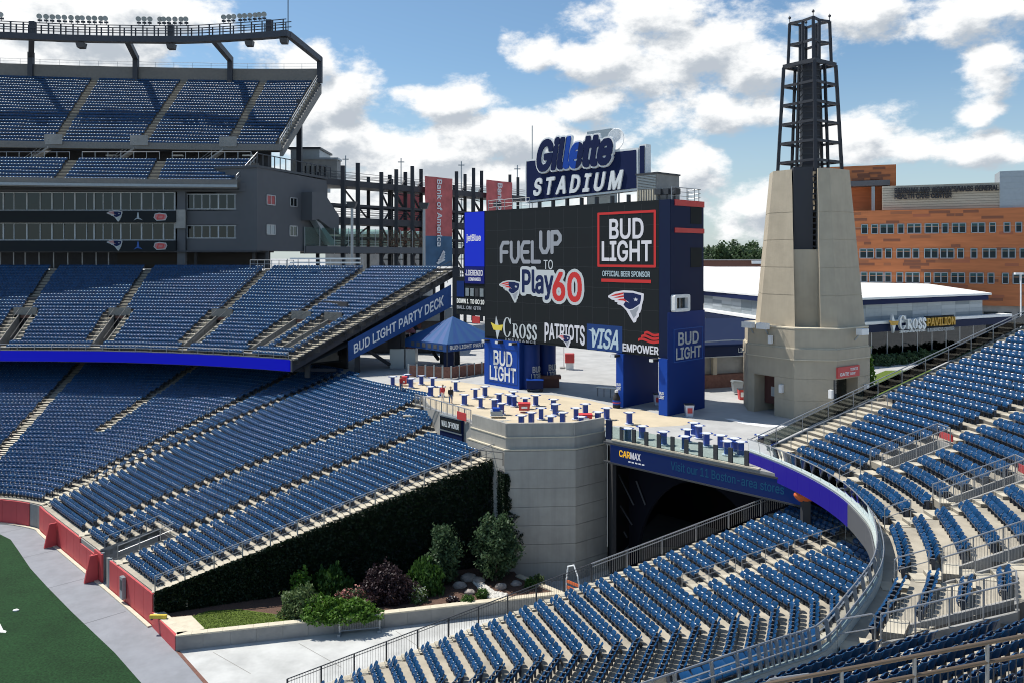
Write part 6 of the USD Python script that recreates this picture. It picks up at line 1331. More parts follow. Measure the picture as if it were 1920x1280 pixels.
# upper storey in pale boards with raised lettering, taller grey and orange blocks
us = Frame(fo.p(0, 0, -1.0), fo.u); x0, y0 = on(us, 1654, 396); x1, _ = on(us, 1876, 390); _, y1 = on(us, 1660, 352)
for k in range(11): mb = MB(); h = (y1 - y0 + .6) / 11; us.box(mb, x0, x1, y0 - .3 + k * h, y0 - .3 + (k + 1) * h - .05, -4, .0 if k % 2 else .04); mb.build('siding_board', 'siding_beige', ob)
sgn = thing('building_sign', 'two lines of black raised capitals on the pale upper storey of the orange building', 'sign')
for txt, a, b, yb, yt in (("BRIGHAM AND WOMEN'S/MASS GENERAL", 1677, 1872, 363, 354), ('HEALTH CARE CENTER', 1677, 1784, 374, 365)):
    xa, ya = on(us, a, yb); xb, _ = on(us, b, yb - (6 if b > 1800 else 3)); _, yt_ = on(us, a, yt); mb = MB(); us.poly(mb, text_fit(txt, xa, ya, xb - xa, yt_ - ya, grow=.03), .35, .7); mb.build('lettering', 'cloth_black', sgn)
xg, yg = on(us, 1874, 322); mb = MB(); us.box(mb, xg, OL + 3, y0, yg, -6, .4); mb.build('grey_block', 'metal_grey', ob)
for k in range(6): mb = MB(); us.box(mb, xg, OL + 3, y0 + .4 + k * 1.0, y0 + .46 + k * 1.0, .4, .43); mb.build('panel_joint', 'lamp_grey', ob)
fo2 = Frame(fo.p(0, 0, -6), fo.u); xa, yt_ = on(fo2, 1596, 312); xb, yb = on(fo2, 1680, 345); mb = MB(); fo2.box(mb, xa - 6, xb, top_o - 1, yt_, -10, 0); mb.build('tall_block', 'terracotta', ob)
for k in range(14): x, y = ro.uniform(xa, xb - 3), ro.uniform(yb, yt_ - .6); mb = MB(); fo2.box(mb, x, x + 2.2, y, y + .45, 0, .03); mb.build('cladding_board', 'terracotta_dark', ob)
x0, y0 = on(fo2, 1600, 352); x1, y1 = on(fo2, 1668, 340); mb = MB(); fo2.box(mb, x0 - 3, x1, y0, y1, .05, 3.0); mb.build('entrance_canopy', 'stand_cladding', ob)
x0, y0 = on(fo2, 1634, 394); mb = MB(); fo2.box(mb, x0, x0 + .6, top_o, on(fo2, 1640, 352)[1], 2, 2.6); mb.build('canopy_post', 'lamp_grey', ob)
for px in (1845, 1858, 1884, 1910):
    x0, y0 = on(fo, px, 596); mb = MB(); fo.box(mb, x0, x0 + 1.1, .8, 5.2, -.58, -.5); mb.build('ground_window', 'window_dark', ob)
lp = thing('lamp_post', 'thin white lamp post before the orange building at the right edge', 'lamp post'); p = at(1914, 600, d=118); MB().tube([(p[0], p[1], DZ), (p[0], p[1], 24.5)], .12).build('pole', 'white_paint', lp); MB().box((p[0] - .9, p[1] - .2, 24.4), (p[0] + .3, p[1] + .2, 24.7)).build('head', 'white_paint', lp)
# ------------------------------------------------------------------ far shopping roofs, roads, woods
fs_ = thing('tent_roof_building', 'long white building with peaked fabric roof sails far behind the lighthouse', 'building')
for i in range(4):
    x0 = X(1296 + i * 54, 255); w = 9.0
    V = [(x0, 253, 17.6), (x0 + w * .86, 253, 17.6), (x0 + w * .55 + 1.8, 257, 23.2), (x0 + 3.2, 257, 23.2)]
    MB().add(V + [(x, y + .3, z) for x, y, z in V], [(0, 1, 2), (0, 2, 3), (4, 6, 5), (4, 7, 6), (0, 4, 5), (0, 5, 1), (1, 5, 6), (1, 6, 2), (2, 6, 7), (2, 7, 3), (3, 7, 4), (3, 4, 0)]).build('roof_sail', 'white_roof', fs_)
MB().box((X(1280, 262), 259, 12.2), (X(1480, 262), 275, 22.6)).build('wall', 'stand_cladding', fs_)
MB().box((X(1270, 262), 258.5, 22.6), (X(1490, 262), 290, 23.4)).build('flat_roof', 'white_roof', fs_)
fb_ = thing('far_building', 'low dark flat roofed building in the distance left of the lighthouse', 'building'); MB().box((X(1270, 420), 420, 12.2), (X(1600, 420), 440, 25.2)).build('wall', 'brick_red', fb_); MB().box((X(1265, 420), 419, 25.2), (X(1605, 420), 441, 25.7)).build('roof', 'grey_concrete', fb_); MB().box((X(1408, 420), 418, 23.4), (X(1436, 420), 419, 25.0)).build('awning', 'white_roof', fb_)
def far_tree(x, y, h, w, seed, label, m='leaf_far', z0=12.2, group='woods on the horizon'):
    r = np.random.default_rng(seed); t = thing('broadleaf_tree', label, 'tree', group=group); MB().tube([(x, y, z0), (x, y, z0 + h * .6)], .35, 5).build('trunk', 'bark', t)
    n = 900; c = r.normal(size=(14, 3)) * (w * .26, w * .26, h * .17) + (x, y, z0 + h * .62); pts = c[r.integers(0, 14, n)] + r.normal(size=(n, 3)) * w * .13; s_ = h * .06
    a, b = r.normal(size=(n, 3)), r.normal(size=(n, 3)); a /= np.linalg.norm(a, axis=1, keepdims=True); b = np.cross(a, b); b /= np.linalg.norm(b, axis=1, keepdims=True)
    V = np.stack([pts - a * s_, pts + b * s_ * .7, pts + a * s_, pts - b * s_ * .7], 1).reshape(-1, 3); MB().add(V, np.arange(n * 4).reshape(-1, 4)).build('crown', m, t)
rt_ = random.Random(3)
places = ['at the left end, by the screen', 'second from the screen edge', 'third from the screen edge', 'fourth from the screen edge', 'fifth from the screen edge', 'sixth from the screen edge', 'seventh, nearest the lighthouse']
for i in range(7):
    px = 1330 + i * 16; far_tree(X(px, 560), 560 + rt_.uniform(-12, 12), rt_.uniform(19, 22), 13, 100 + i, f'distant green tree over the far roofs, {places[i]}')
for i, px in enumerate(range(1272, 1470, 17)):
    far_tree(X(px, 640), 640, rt_.uniform(20, 24), 15, 140 + i, f'tree in the rear row of far woods, {ordinal(i)} from the video board', group='rear row of the far woods')
pine = thing('pine_tree', 'single darker pine standing above the distant woods beside the video board', 'tree'); p = at(1328, 470, d=500); r = np.random.default_rng(9); MB().tube([(p[0], 500, 12.2), (p[0], 500, 33)], .3, 5).build('trunk', 'bark', pine); mb = MB()
for k in range(60): z = r.uniform(24, 34); w = (35 - z) * .32 + .5; a = r.uniform(0, 6.28); mb.beam((p[0], 500, z + .6), (p[0] + math.cos(a) * w, 500 + math.sin(a) * w, z - .2), .9, .35)
mb.build('crown', 'leaf_far', pine)
# low things seen between the ramp columns, beyond the middle tier
wb = thing('tan_building', 'low tan building glimpsed through the ramp columns', 'building'); MB().box((X(610, 230), 230, 12.2), (X(800, 230), 250, 33.5)).build('wall', 'grey_concrete', wb); MB().box((X(606, 229), 229, 33.5), (X(804, 229), 251, 34.2)).build('roof', 'white_roof', wb); 
for i in range(7): MB().box((X(622 + 24 * i, 229.9), 229.8, 16), (X(634 + 24 * i, 229.9), 230, 19)).build('window', 'window_dark', wb)
# ------------------------------------------------------------------ field edge: red padded wall, garden, ivy
rng = np.random.default_rng(17)
def leaf_cloud(pts, size, r, flat=0.0, up=None):
    """small four cornered leaves at the points"""
    n = len(pts); a = r.normal(size=(n, 3)); a /= np.linalg.norm(a, axis=1, keepdims=True); b = np.cross(a, r.normal(size=(n, 3))); b /= np.linalg.norm(b, axis=1, keepdims=True)
    if up is not None: a = a * (1 - up) + np.array([0, 0, 1.0]) * up
    s_ = (size * r.uniform(.6, 1.3, n))[:, None]
    V = np.stack([pts - a * s_, pts + b * s_ * .55, pts + a * s_, pts - b * s_ * .55], 1).reshape(-1, 3)
    return V, np.arange(n * 4).reshape(-1, 4)
fw_line = [A.f(t)[None][0] for t in np.linspace(0, .95, 60)]; fwl = np.array([A.f(t) for t in np.linspace(0, .95, 90)])
rw = thing('red_field_wall', 'red padded wall panels along the field in front of the corner stand', 'wall')
ln = np.concatenate([[0], np.cumsum(np.linalg.norm(np.diff(fwl, axis=0), axis=1))]); fat = lambda s_: np.array([np.interp(s_, ln, fwl[:, 0]), np.interp(s_, ln, fwl[:, 1])])
gate_s = np.interp(0.131, np.linspace(0, .95, 90), ln); s_ = 0.0; k = 0
while s_ < 62:
    L_ = 1.83; a, b = fat(s_ + .02), fat(s_ + L_ - .02); mid = s_ + L_ / 2
    if abs(mid - gate_s) > .95 and not (29.6 < mid < 31.2):
        d = (b - a) / np.linalg.norm(b - a); n_ = np.array([d[1], -d[0]]); n_ = n_ if np.dot(n_, (-.72, -.69)) > 0 else -n_
        top = 1.95 if k in (7, 8) else 2.35
        MB().hexa([(*(a + n_ * .05), .02), (*(a + n_ * .20), .02), (*(b + n_ * .20), .02), (*(b + n_ * .05), .02)], [(*(a + n_ * .05), top), (*(a + n_ * .20), top), (*(b + n_ * .20), top), (*(b + n_ * .05), top)]).build('pad', 'pad_red', rw)
    s_ += L_; k += 1
for i in range(0, 88, 2):
    a, b = fwl[i], fwl[i + 2] if i + 2 < 90 else fwl[-1]; m_ = (ln[i] + ln[min(i + 2, 89)]) / 2
    if abs(m_ - gate_s) < 1.0: continue
    MB().beam((*a, 1.15), (*b, 1.15), .22, 2.34).build('wall_block', 'grey_concrete', rw)
mb = MB(); nn = np.array((-.1, -.1)); band(mb, fwl - 0, -.0, .10, off=.25, thick=.28, flip=True); mb.build('base_kerb', 'cap_stone', rw)
gt = thing('field_gate', 'dark gap and pale door posts in the red wall under the corner stand', 'gate'); g0, g1 = fat(gate_s - .9), fat(gate_s + .9)
for g in (g0, g1): MB().beam((*g, 0), (*g, 2.4), .25, .25).build('post', 'lamp_grey', gt)
for t_ in (.116, .146):
    p, q_ = A.p(0, t_), A.p(5 / 38, t_); MB().hexa([(p[0], p[1], 0), (q_[0], q_[1], 0), (q_[0] + .1, q_[1] + .15, 0), (p[0] + .1, p[1] + .15, 0)], [(p[0], p[1], 2.5), (q_[0], q_[1], q_[2]), (q_[0] + .1, q_[1] + .15, q_[2]), (p[0] + .1, p[1] + .15, 2.5)]).build('side_wall', 'grey_concrete', gt)
p, q_ = A.p(5 / 38, .116), A.p(5 / 38, .146); MB().beam((*p[:2], 1.7), (*q_[:2], 1.7), .15, 3.4).build('back_wall', 'soffit_dark', gt)
rail_run('gate_rail', 'steel railing round the stair opening above the field gate', [A.p(0.01, .146), A.p(5 / 38, .146), A.p(5 / 38, .116), A.p(.01, .116)], h=1.0, spacing=1.6, mids=(.5,), r=.035)
for i, (s_, h_) in enumerate(((gate_s + 1.5, 1.85), (gate_s + 12.8, 1.8))):
    a, b = fat(s_), fat(s_ + 1.25); d_ = (b - a) / np.linalg.norm(b - a); n_ = np.array([d_[1], -d_[0]]); n_ = n_ if n_[1] < 0 else -n_
    t = thing('wall_door', f'red padded door panel leaning against the field wall, {["nearest the gate", "at the wall corner", "farthest left"][i]}', 'door', group='door panels on the field wall')
    MB().hexa([(*(a + n_ * .55), .02), (*(b + n_ * .55), .02), (*(b + n_ * .43), .02), (*(a + n_ * .43), .02)], [(*(a + n_ * .38), h_), (*(b + n_ * .38), h_), (*(b + n_ * .25), h_), (*(a + n_ * .25), h_)]).build('leaf', 'pad_red', t)
    MB().hexa([(*(a + n_ * .56 + d_ * .2), .3), (*(b + n_ * .56 - d_ * .2), .3), (*(b + n_ * .46 - d_ * .2), .3), (*(a + n_ * .46 + d_ * .2), .3)], [(*(a + n_ * .44 + d_ * .2), h_ - .3), (*(b + n_ * .44 - d_ * .2), h_ - .3), (*(b + n_ * .34 - d_ * .2), h_ - .3), (*(a + n_ * .34 + d_ * .2), h_ - .3)]).build('inner_pad', 'sign_red', t)
    p = fat(s_); t = thing('wall_door', f'open red padded door leaning out from the field wall, {["nearest the gate", "at the wall corner", "farthest left"][i]}', 'door', group='open doors in the field wall'); n_ = np.array((-.62, -.6)); MB().hexa([(*(p + n_ * .3), .05), (*(p + n_ * 1.5), .05), (*(p + n_ * 1.5 + (.14, -.12)), .05), (*(p + n_ * .3 + (.14, -.12)), .05)], [(*(p + n_ * .3), 2.2), (*(p + n_ * 1.0), 2.2), (*(p + n_ * 1.0 + (.14, -.12)), 2.2), (*(p + n_ * .3 + (.14, -.12)), 2.2)]).build('leaf', 'pad_red', t)
bx2 = thing('utility_box', 'grey metal utility box fixed to the red field wall', 'box'); p = fat(5.6); n_ = np.array((-.72, -.69)); MB().obox((*(p + n_ * .38), 1.25), (.3 * .69, -.3 * .72, 0), (0, 0, .85), (*(n_ * .14), 0)).build('housing', 'lamp_grey', bx2); MB().obox((*(p + n_ * .53), 1.5), (.2 * .69, -.2 * .72, 0), (0, 0, .4), (*(n_ * .01), 0)).build('door', 'rail_dark', bx2)
ye = thing('yellow_barrier', 'small yellow barrier lying at the end of the red wall', 'barrier'); p = at(289, 1158, 1.1); MB().box((p[0] - .3, p[1] - .1, 1.1), (p[0] + .9, p[1] + .1, 1.35)).build('board', 'yellow', ye); MB().box((p[0] - .2, p[1] - .12, 1.0), (p[0] - .1, p[1] + .12, 1.1)).build('foot', 'rail_dark', ye)
# low garden wall
G0, G1, G2 = at(330, 1218, 0)[:2], at(720, 1175, 0)[:2], at(1056, 1136, 0)[:2]
ivy0, ivy1 = np.array(A.F[0]), np.array((-1.0, 68.5))
gw2 = thing('garden_wall', 'long low grey wall with pale cap stones holding the planted bed', 'wall')
def wall_seg(par, a, b, z0, z1, w, m, name, n=6):
    for i in range(n):
        p, q_ = a + (b - a) * i / n, a + (b - a) * (i + 1) / n - (b - a) / np.linalg.norm(b - a) * .012
        MB().beam((*p, (z0 + z1) / 2), (*q_, (z0 + z1) / 2), w, z1 - z0).build(name, m, par)
wall_seg(gw2, G0, G1, -.02, .98, .30, 'grey_concrete', 'wall_block', 8); wall_seg(gw2, G1, G2, -.02, .98, .30, 'grey_concrete', 'wall_block', 8)
off = np.array((-.05, .30)); wall_seg(gw2, G0 + off * .3, G1 + off * .3, .98, 1.08, .55, 'cap_stone', 'cap_stone', 14); wall_seg(gw2, G1 + off * .3, G2 + off * .3, .98, 1.08, .55, 'cap_stone', 'cap_stone', 12)
G3 = np.array((.45, 65.9)); wall_seg(gw2, G2, G3, -.02, .9, .28, 'grey_concrete', 'wall_block', 3); wall_seg(gw2, G2, G3, .9, 1.0, .5, 'cap_stone', 'cap_stone', 4)
e_ = A.F[0] + (-.0, -.1); wall_seg(gw2, G0 + (.1, .0), e_, -.02, 1.05, .34, 'pad_red', 'red_pad', 3)
wall_seg(gw2, G0 + (.35, .25), e_ + (.3, -.05), 1.0, 1.08, .7, 'cap_stone', 'cap_stone', 5)
bed = Polygon([tuple(G0 + (.2, .2)), tuple(G1 + (0, .2)), tuple(G2 + (0, .2)), tuple(G3), (.2, 66.85), (-.6, 66.85), tuple(ivy1), tuple(ivy0 + (.2, .05))])
mb = MB(); mb.sheet(bed, .90); mb.build('planting_bed', 'mulch', None, kind='structure')
ter = Polygon([tuple(at(x, y, 1.0)[:2]) for x, y in ((283, 1160), (357, 1153), (380, 1176), (332, 1187), (345, 1199), (326, 1196))]).buffer(.1)
ter = ter.intersection(bed); mb = MB(); mb.sheet(ter, .96); mb.build('garden_paving', 'cap_stone', None, kind='structure')
lw = Polygon([tuple(at(x, y, 1.0)[:2]) for x, y in ((358, 1153), (392, 1142), (450, 1140), (510, 1148), (565, 1160), (575, 1165), (348, 1197), (334, 1188), (381, 1176))])
lw = lw.intersection(bed.buffer(-.15)).difference(ter); mb = MB(); mb.sheet(lw.buffer(.04), .93); mb.build('garden_lawn', 'lawn', None, kind='structure')
r = np.random.default_rng(4); bx0, by0, bx1, by1 = lw.bounds; P_ = r.uniform((bx0, by0), (bx1, by1), (16000, 2)); import shapely as shp
P_ = P_[shp.contains_xy(lw.buffer(-.05), P_[:, 0], P_[:, 1])]; n = len(P_); h = r.uniform(.02, .06, n); dx = r.normal(0, .03, (n, 2)); w_ = r.normal(0, .02, (n, 2))
V = np.stack([np.column_stack([P_ - w_, np.full(n, .925)]), np.column_stack([P_ + w_, np.full(n, .925)]), np.column_stack([P_ + dx, .93 + h])], 1).reshape(-1, 3); MB().add(V, np.arange(3 * n).reshape(-1, 3)).build('lawn_grass', 'leaf_lawn', None, label='short mown grass on the small triangular lawn', cat='grass', kind='stuff')
# ivy wall under the edge of the stand
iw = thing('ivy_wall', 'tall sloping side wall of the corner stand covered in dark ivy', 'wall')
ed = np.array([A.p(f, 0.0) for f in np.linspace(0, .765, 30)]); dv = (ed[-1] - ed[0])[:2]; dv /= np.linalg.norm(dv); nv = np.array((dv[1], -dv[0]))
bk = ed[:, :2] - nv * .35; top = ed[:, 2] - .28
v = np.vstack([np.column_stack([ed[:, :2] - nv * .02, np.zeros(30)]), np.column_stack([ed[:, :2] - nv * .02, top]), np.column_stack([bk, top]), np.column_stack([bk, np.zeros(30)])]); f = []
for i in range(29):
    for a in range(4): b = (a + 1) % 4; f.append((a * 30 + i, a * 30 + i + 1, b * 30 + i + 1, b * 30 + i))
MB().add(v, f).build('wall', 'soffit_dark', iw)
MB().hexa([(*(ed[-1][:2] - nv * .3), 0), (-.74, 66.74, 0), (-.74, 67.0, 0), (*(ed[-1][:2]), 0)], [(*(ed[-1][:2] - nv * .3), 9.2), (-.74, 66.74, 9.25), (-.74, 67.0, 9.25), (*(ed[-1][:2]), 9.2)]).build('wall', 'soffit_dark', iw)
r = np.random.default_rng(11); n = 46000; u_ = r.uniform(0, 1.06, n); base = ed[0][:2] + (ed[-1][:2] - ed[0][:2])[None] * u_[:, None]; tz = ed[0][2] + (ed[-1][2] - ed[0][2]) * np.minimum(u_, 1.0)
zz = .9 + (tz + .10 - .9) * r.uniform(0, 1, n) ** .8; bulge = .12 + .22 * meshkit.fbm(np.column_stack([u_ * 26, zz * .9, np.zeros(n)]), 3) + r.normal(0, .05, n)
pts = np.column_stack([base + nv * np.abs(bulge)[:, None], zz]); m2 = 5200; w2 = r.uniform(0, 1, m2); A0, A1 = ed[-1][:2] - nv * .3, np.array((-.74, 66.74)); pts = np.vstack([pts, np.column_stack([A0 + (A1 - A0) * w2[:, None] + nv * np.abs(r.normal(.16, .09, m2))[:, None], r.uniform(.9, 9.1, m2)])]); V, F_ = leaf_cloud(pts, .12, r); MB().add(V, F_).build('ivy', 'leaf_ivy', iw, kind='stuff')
# ivy tendrils on the pier
r = np.random.default_rng(12); n = 2600; u_ = r.uniform(0, 1, n) ** 1.8; zz = r.uniform(1.2, 9, n); lim = .25 + 1.6 * (1 - np.abs(zz - 3.5) / 6).clip(0) * meshkit.noise(np.column_stack([zz * 2.2, np.zeros(n), np.zeros(n)]), 5); pts = np.column_stack([-.62 + u_ * lim, 66.9 - .07 - .0 * u_ + r.normal(0, .03, n), zz]); V, F_ = leaf_cloud(pts, .09, r)
MB().add(V, F_).build('pier_ivy', 'leaf_ivy', None, label='fringe of dark ivy creeping round onto the left corner of the concrete pier', cat='ivy', kind='stuff')
# shrubs
def shrub(name, label, x0, y0, rx, ry, h, m, n, size, seed, up=None, grp=None, z0=.9, flowers=None, cat='shrub'):
    r = np.random.default_rng(seed); t = thing(name, label, cat, group=grp)
    for k in range(5): a = r.uniform(0, 6.28); MB().tube([(x0, y0, z0), (x0 + rx * .5 * math.cos(a), y0 + ry * .5 * math.sin(a), z0 + h * .6)], .03, 4).build('stem', 'bark', t)
    d = r.normal(size=(n, 3)); d /= np.linalg.norm(d, axis=1, keepdims=True); d[:, 2] = np.abs(d[:, 2]); rad = r.uniform(.4, 1.0, n) ** .5 * (.48 + .95 * meshkit.fbm(d * 3.1 + seed, 3))
    pts = np.column_stack([x0 + d[:, 0] * rx * rad, y0 + d[:, 1] * ry * rad, z0 + d[:, 2] * h * rad]); V, F_ = leaf_cloud(pts, size, r, up=up); MB().add(V, F_).build('foliage', m, t)
    if flowers:
        k = flowers[1]; i = r.integers(0, n, k); i = i[np.argsort(-pts[i][:, 2])][:int(k * .8)]; V, F_ = leaf_cloud(pts[i] + (0, 0, .06), flowers[2], r); MB().add(V, F_).build('blossom', flowers[0], t)
    return t
def gp_(px, py): return at(px, py, .9)[:2]
for args in [('round_shrub', 'fine leaved grey green shrub at the left end of the bed', 565, 1152, 1.75, 1.2, 2.1, 'leaf_shrub', 3600, .11, 31),
             ('round_shrub', 'wide bright green low shrub right behind the metal barrier', 648, 1158, 2.6, 1.1, 1.35, 'leaf_bright', 4200, .13, 32),
             ('round_shrub', 'bright green shrub filling between the grey green one and the barrier', 600, 1160, 1.7, 1.1, 1.5, 'leaf_bright', 2600, .12, 52),
             ('grass_clump', 'tall dark green grass clump before the ivy, left of the purple bush', 622, 1112, 1.7, 1.2, 2.3, 'leaf_grass', 3000, .20, 34),
             ('purple_bush', 'large dark purple leaved bush in the middle of the bed', 722, 1124, 2.4, 1.6, 2.6, 'leaf_purple', 5200, .13, 35),
             ('grass_clump', 'bright green grass clump behind the purple bush', 795, 1108, 1.7, 1.2, 2.4, 'leaf_grass', 3000, .20, 36)]:
    nm, lb_, px, py, rx, ry, h, m, n, sz, sd = args; p = gp_(px, py); shrub(nm, lb_, p[0], p[1], rx, ry, h, m, n, sz, sd, up=.6 if 'grass' in nm else None)
p = gp_(665, 1135); shrub('flowering_shrub', 'pink flowering shrub in front of the purple bush', p[0], p[1], 1.7, .8, 1.25, 'leaf_tree', 1500, .11, 37, flowers=('petal_pink', 900, .13))
p = gp_(783, 1125); shrub('flowering_shrub', 'pale green and white flowering plant right of the purple bush', p[0], p[1], .8, .7, 1.15, 'leaf_pale', 900, .11, 38, flowers=('petal_white', 250, .10))
p = gp_(565, 1120); shrub('broad_leaved_plant', 'loose bright leaved plant against the ivy at left', p[0], p[1], .9, .8, 2.3, 'leaf_bright', 700, .17, 33)
for i, (px, py, h, m, lab) in enumerate(((878, 1128, .6, 'leaf_grass', 'small green plant at the foot of the rocks'), (905, 1118, .7, 'leaf_grass', 'small green plant between rocks and pebbles'), (930, 1082, .9, 'leaf_tree', 'low green plant under the larger tree'), (995, 1100, .9, 'leaf_grass', 'low green plant by the right end of the wall'), (1010, 1092, .7, 'leaf_shrub', 'last low plant before the pier'), (850, 1128, .45, 'leaf_purple', 'tiny dark plant with pale flowers left of the rocks'))):
    p = gp_(px, py); shrub('small_plant', lab, p[0], p[1], .55, .5, h, m, 500, .09, 60 + i, cat='plant', flowers=('petal_white', 60, .07) if i == 5 else None)
def young_tree(px, py, h, w, label, seed, m='leaf_tree'):
    p = gp_(px, py); r = np.random.default_rng(seed); t = thing('young_tree', label, 'tree'); trunk = [(p[0], p[1], .85), (p[0] + .05, p[1], .85 + h * .35), (p[0] - .03, p[1] + .05, .85 + h * .8)]
    tb = trimesh.creation.cone(.13, h * .85, sections=8); tb.apply_translation((p[0], p[1], .85)); MB().tm(tb).build('trunk', 'bark', t); tips = []
    for k in range(60):
        f = r.uniform(.04, .95); a = r.uniform(0, 6.283); L_ = w * (1.15 - abs(f - .42) * 1.25) * r.uniform(.55, 1.0); b = np.array((p[0], p[1], .85 + h * f * .85)); e = b + np.array((math.cos(a) * L_, math.sin(a) * L_, h * .16 * r.uniform(.6, 1.3))); tips.append((b, e))
    mb = MB(); [mb.tube([b, e], .022, 4) for b, e in tips]; mb.build('limbs', 'bark', t)
    n = 11500; i = r.integers(0, len(tips), n); f = r.uniform(.25, 1.08, n)[:, None]; B = np.array([x[0] for x in tips])[i]; E = np.array([x[1] for x in tips])[i]; pts = B + (E - B) * f + r.normal(0, .20, (n, 3))
    V, F_ = leaf_cloud(pts, .13, r); MB().add(V, F_).build('crown', m, t)
young_tree(832, 1092, 4.5, 1.35, 'slender young tree before the ivy wall, the left one of two', 71); young_tree(930, 1088, 5.4, 1.9, 'larger young tree close to the concrete pier', 72)
def boulder(px, py, s_, seed, label):
    p = gp_(px, py); m = trimesh.creation.icosphere(3, 1.0); v = np.array(m.vertices); v = v * (1 + .5 * (meshkit.fbm(v * 1.4 + seed, 3) - .5))[:, None]; s_ = s_ * .72; v = v * (s_ * 1.2, s_ * .9, s_ * .7) + (p[0], p[1], .9 + s_ * .25); t = thing('boulder', label, 'rock'); MB().add(v, m.faces).build('stone', 'rock', t)
for i, (px, py, s_, lab) in enumerate(((862, 1100, .62, 'dark boulder at the left of the rockery'), (878, 1086, .75, 'large pale topped boulder behind the rockery'), (898, 1090, .6, 'brown boulder in the middle of the rockery'), (881, 1112, .5, 'low boulder at the front of the rockery'), (940, 1102, .55, 'pale sandy boulder under the larger tree'), (968, 1096, .5, 'dark boulder between tree and pier'))): boulder(px, py, s_, 80 + i, lab)
r = np.random.default_rng(6); peb = Polygon([tuple(gp_(*q_)) for q_ in ((888, 1092), (905, 1094), (925, 1108), (950, 1114), (945, 1124), (915, 1122), (903, 1110))]); mb = MB(); k = 0
while k < 420:
    x, y = r.uniform(peb.bounds[:2], peb.bounds[2:])
    if not peb.contains(Point(x, y)): continue
    m = trimesh.creation.icosphere(1, 1.0); s_ = r.uniform(.06, .14); mb.add(np.array(m.vertices) * (s_, s_ * r.uniform(.7, 1), s_ * .6) + (x, y, .93 + s_ * .3), m.faces); k += 1
mb.build('pebbles', 'pebble', None, label='stream of white pebbles running through the rockery', cat='pebbles', kind='stuff')
tb_ = thing('metal_barrier', 'grey metal lattice barrier standing on the pavement before the garden wall', 'barrier'); a, b = at(637, 1190, 0), at(712, 1183, 0)
for p in (a, b): MB().beam((p[0], p[1] - .35, .1), (p[0], p[1] + .35, .1), .22, .2).build('foot', 'lamp_grey', tb_); MB().beam((*p[:2], 0), (*p[:2], 1.25), .12, .12).build('post', 'rail_steel', tb_)
for z in (.30, .95, 1.2): MB().tube([a + (0, 0, z), b + (0, 0, z)], .045, 6).build('rail', 'rail_steel', tb_)
for x in np.linspace(.05, .95, 22): q_ = a + (b - a) * x; MB().tube([q_ + (0, 0, .3), q_ + (0, 0, 1.2)], .018, 4).build('bar', 'rail_steel', tb_)
ls = thing('lawn_sign', 'small pale square sign at the low end of the ivy wall', 'sign'); p = at(343, 1140, 1.0); MB().box((p[0] - .35, p[1] - .03, 1.15), (p[0] + .35, p[1] + .03, 1.85)).build('panel', 'cap_stone', ls); MB().box((p[0] - .04, p[1] + .03, .9), (p[0] + .04, p[1] + .1, 1.7)).build('post', 'rail_steel', ls)
fbal = thing('white_field_cover', 'small white oval cover lying on the turf', 'cover'); p = at(30, 1144, 0.02); m = trimesh.creation.icosphere(2, 1); MB().add(np.array(m.vertices) * (.24, .16, .09) + (p[0], p[1], .06), m.faces).build('cover', 'white_paint', fbal, smooth=True)
pl_ = px_poly([(-10, 1165), (0, 1168), (6, 1180), (12, 1182), (11, 1185), (-10, 1184)], .02); mb = MB(); mb.sheet(Polygon(pl_), .026); mb.build('painted_yard_mark', 'white_paint', None, kind='structure')

# ------------------------------------------------------------------ party deck furniture
def dpos(px, py, z=DZ + 1.08): return at(px, py, z)[:2]
tops = [(480 + x / 4, 480 + y / 4) for x, y in ((813, 893), (885, 888), (880, 908), (938, 918), (1025, 900), (1025, 937), (1132, 882), (1162, 915), (1240, 893), (1325, 908), (1165, 965), (1310, 975), (1497, 937), (1390, 975))]
tops += [(860 + x / 4, 520 + y / 4) for x, y in ((125, 832), (197, 815), (43, 875), (165, 895), (303, 868), (410, 852), (380, 875), (415, 885), (268, 910), (500, 900), (578, 880), (320, 940), (712, 910), (725, 945), (618, 975), (545, 1008), (780, 1008), (470, 1030), (690, 1035), (880, 975), (950, 945), (1045, 1005), (1110, 975), (920, 1040), (1280, 1008), (1105, 1075))]
tops += [(1100 + x / 4.8, 700 + y / 4.8) for x, y in ((500, 468), (370, 490), (690, 518), (965, 438), (1010, 465), (905, 497), (885, 560), (1078, 532), (1205, 550), (1330, 578), (1265, 603), (1385, 608), (1570, 548), (1690, 585))]
tp0 = None; seen_t = []
okp = Polygon(bowl).difference(pp.buffer(-.5)); rt2 = random.Random(77)
tops.sort()
for i, (px, py) in enumerate(tops):
    x, y = dpos(px, py); TL_ = f'blue spool shaped standing table, {ordinal(len(seen_t))} counted from the left across the party deck'
    if any((x - a) ** 2 + (y - b) ** 2 < .25 for a, b in seen_t): continue
    if okp.contains(Point(x, y)):                     # keep it on the deck
        continue
    seen_t.append((x, y)); loc = (x, y, DZ + .205 - .2); rz = rt2.uniform(-35, 35)
    if tp0 is None:
        tp0 = thing('spool_table', TL_, 'table', loc, rz, group='standing tables on the party deck')
        MB().box((-.20, -.20, .10), (.20, .20, 1.0)).build('column', 'table_blue', tp0)
        m = trimesh.creation.cylinder(.36, .05, sections=20); m.apply_translation((0, 0, 1.045)); MB().tm(m).build('table_top', 'table_white', tp0)
        m = trimesh.creation.cylinder(.40, .07, sections=20); m.apply_translation((0, 0, .065)); MB().tm(m).build('base', 'table_white', tp0)
        for s_ in (-1, 1): MB().box((s_ * .40 - .10, -.22, 1.022), (s_ * .40 + .10, .22, 1.066)).build('side_leaf', 'table_blue', tp0)
    else: copy_of(tp0.GetPrim(), loc, rz, TL_)
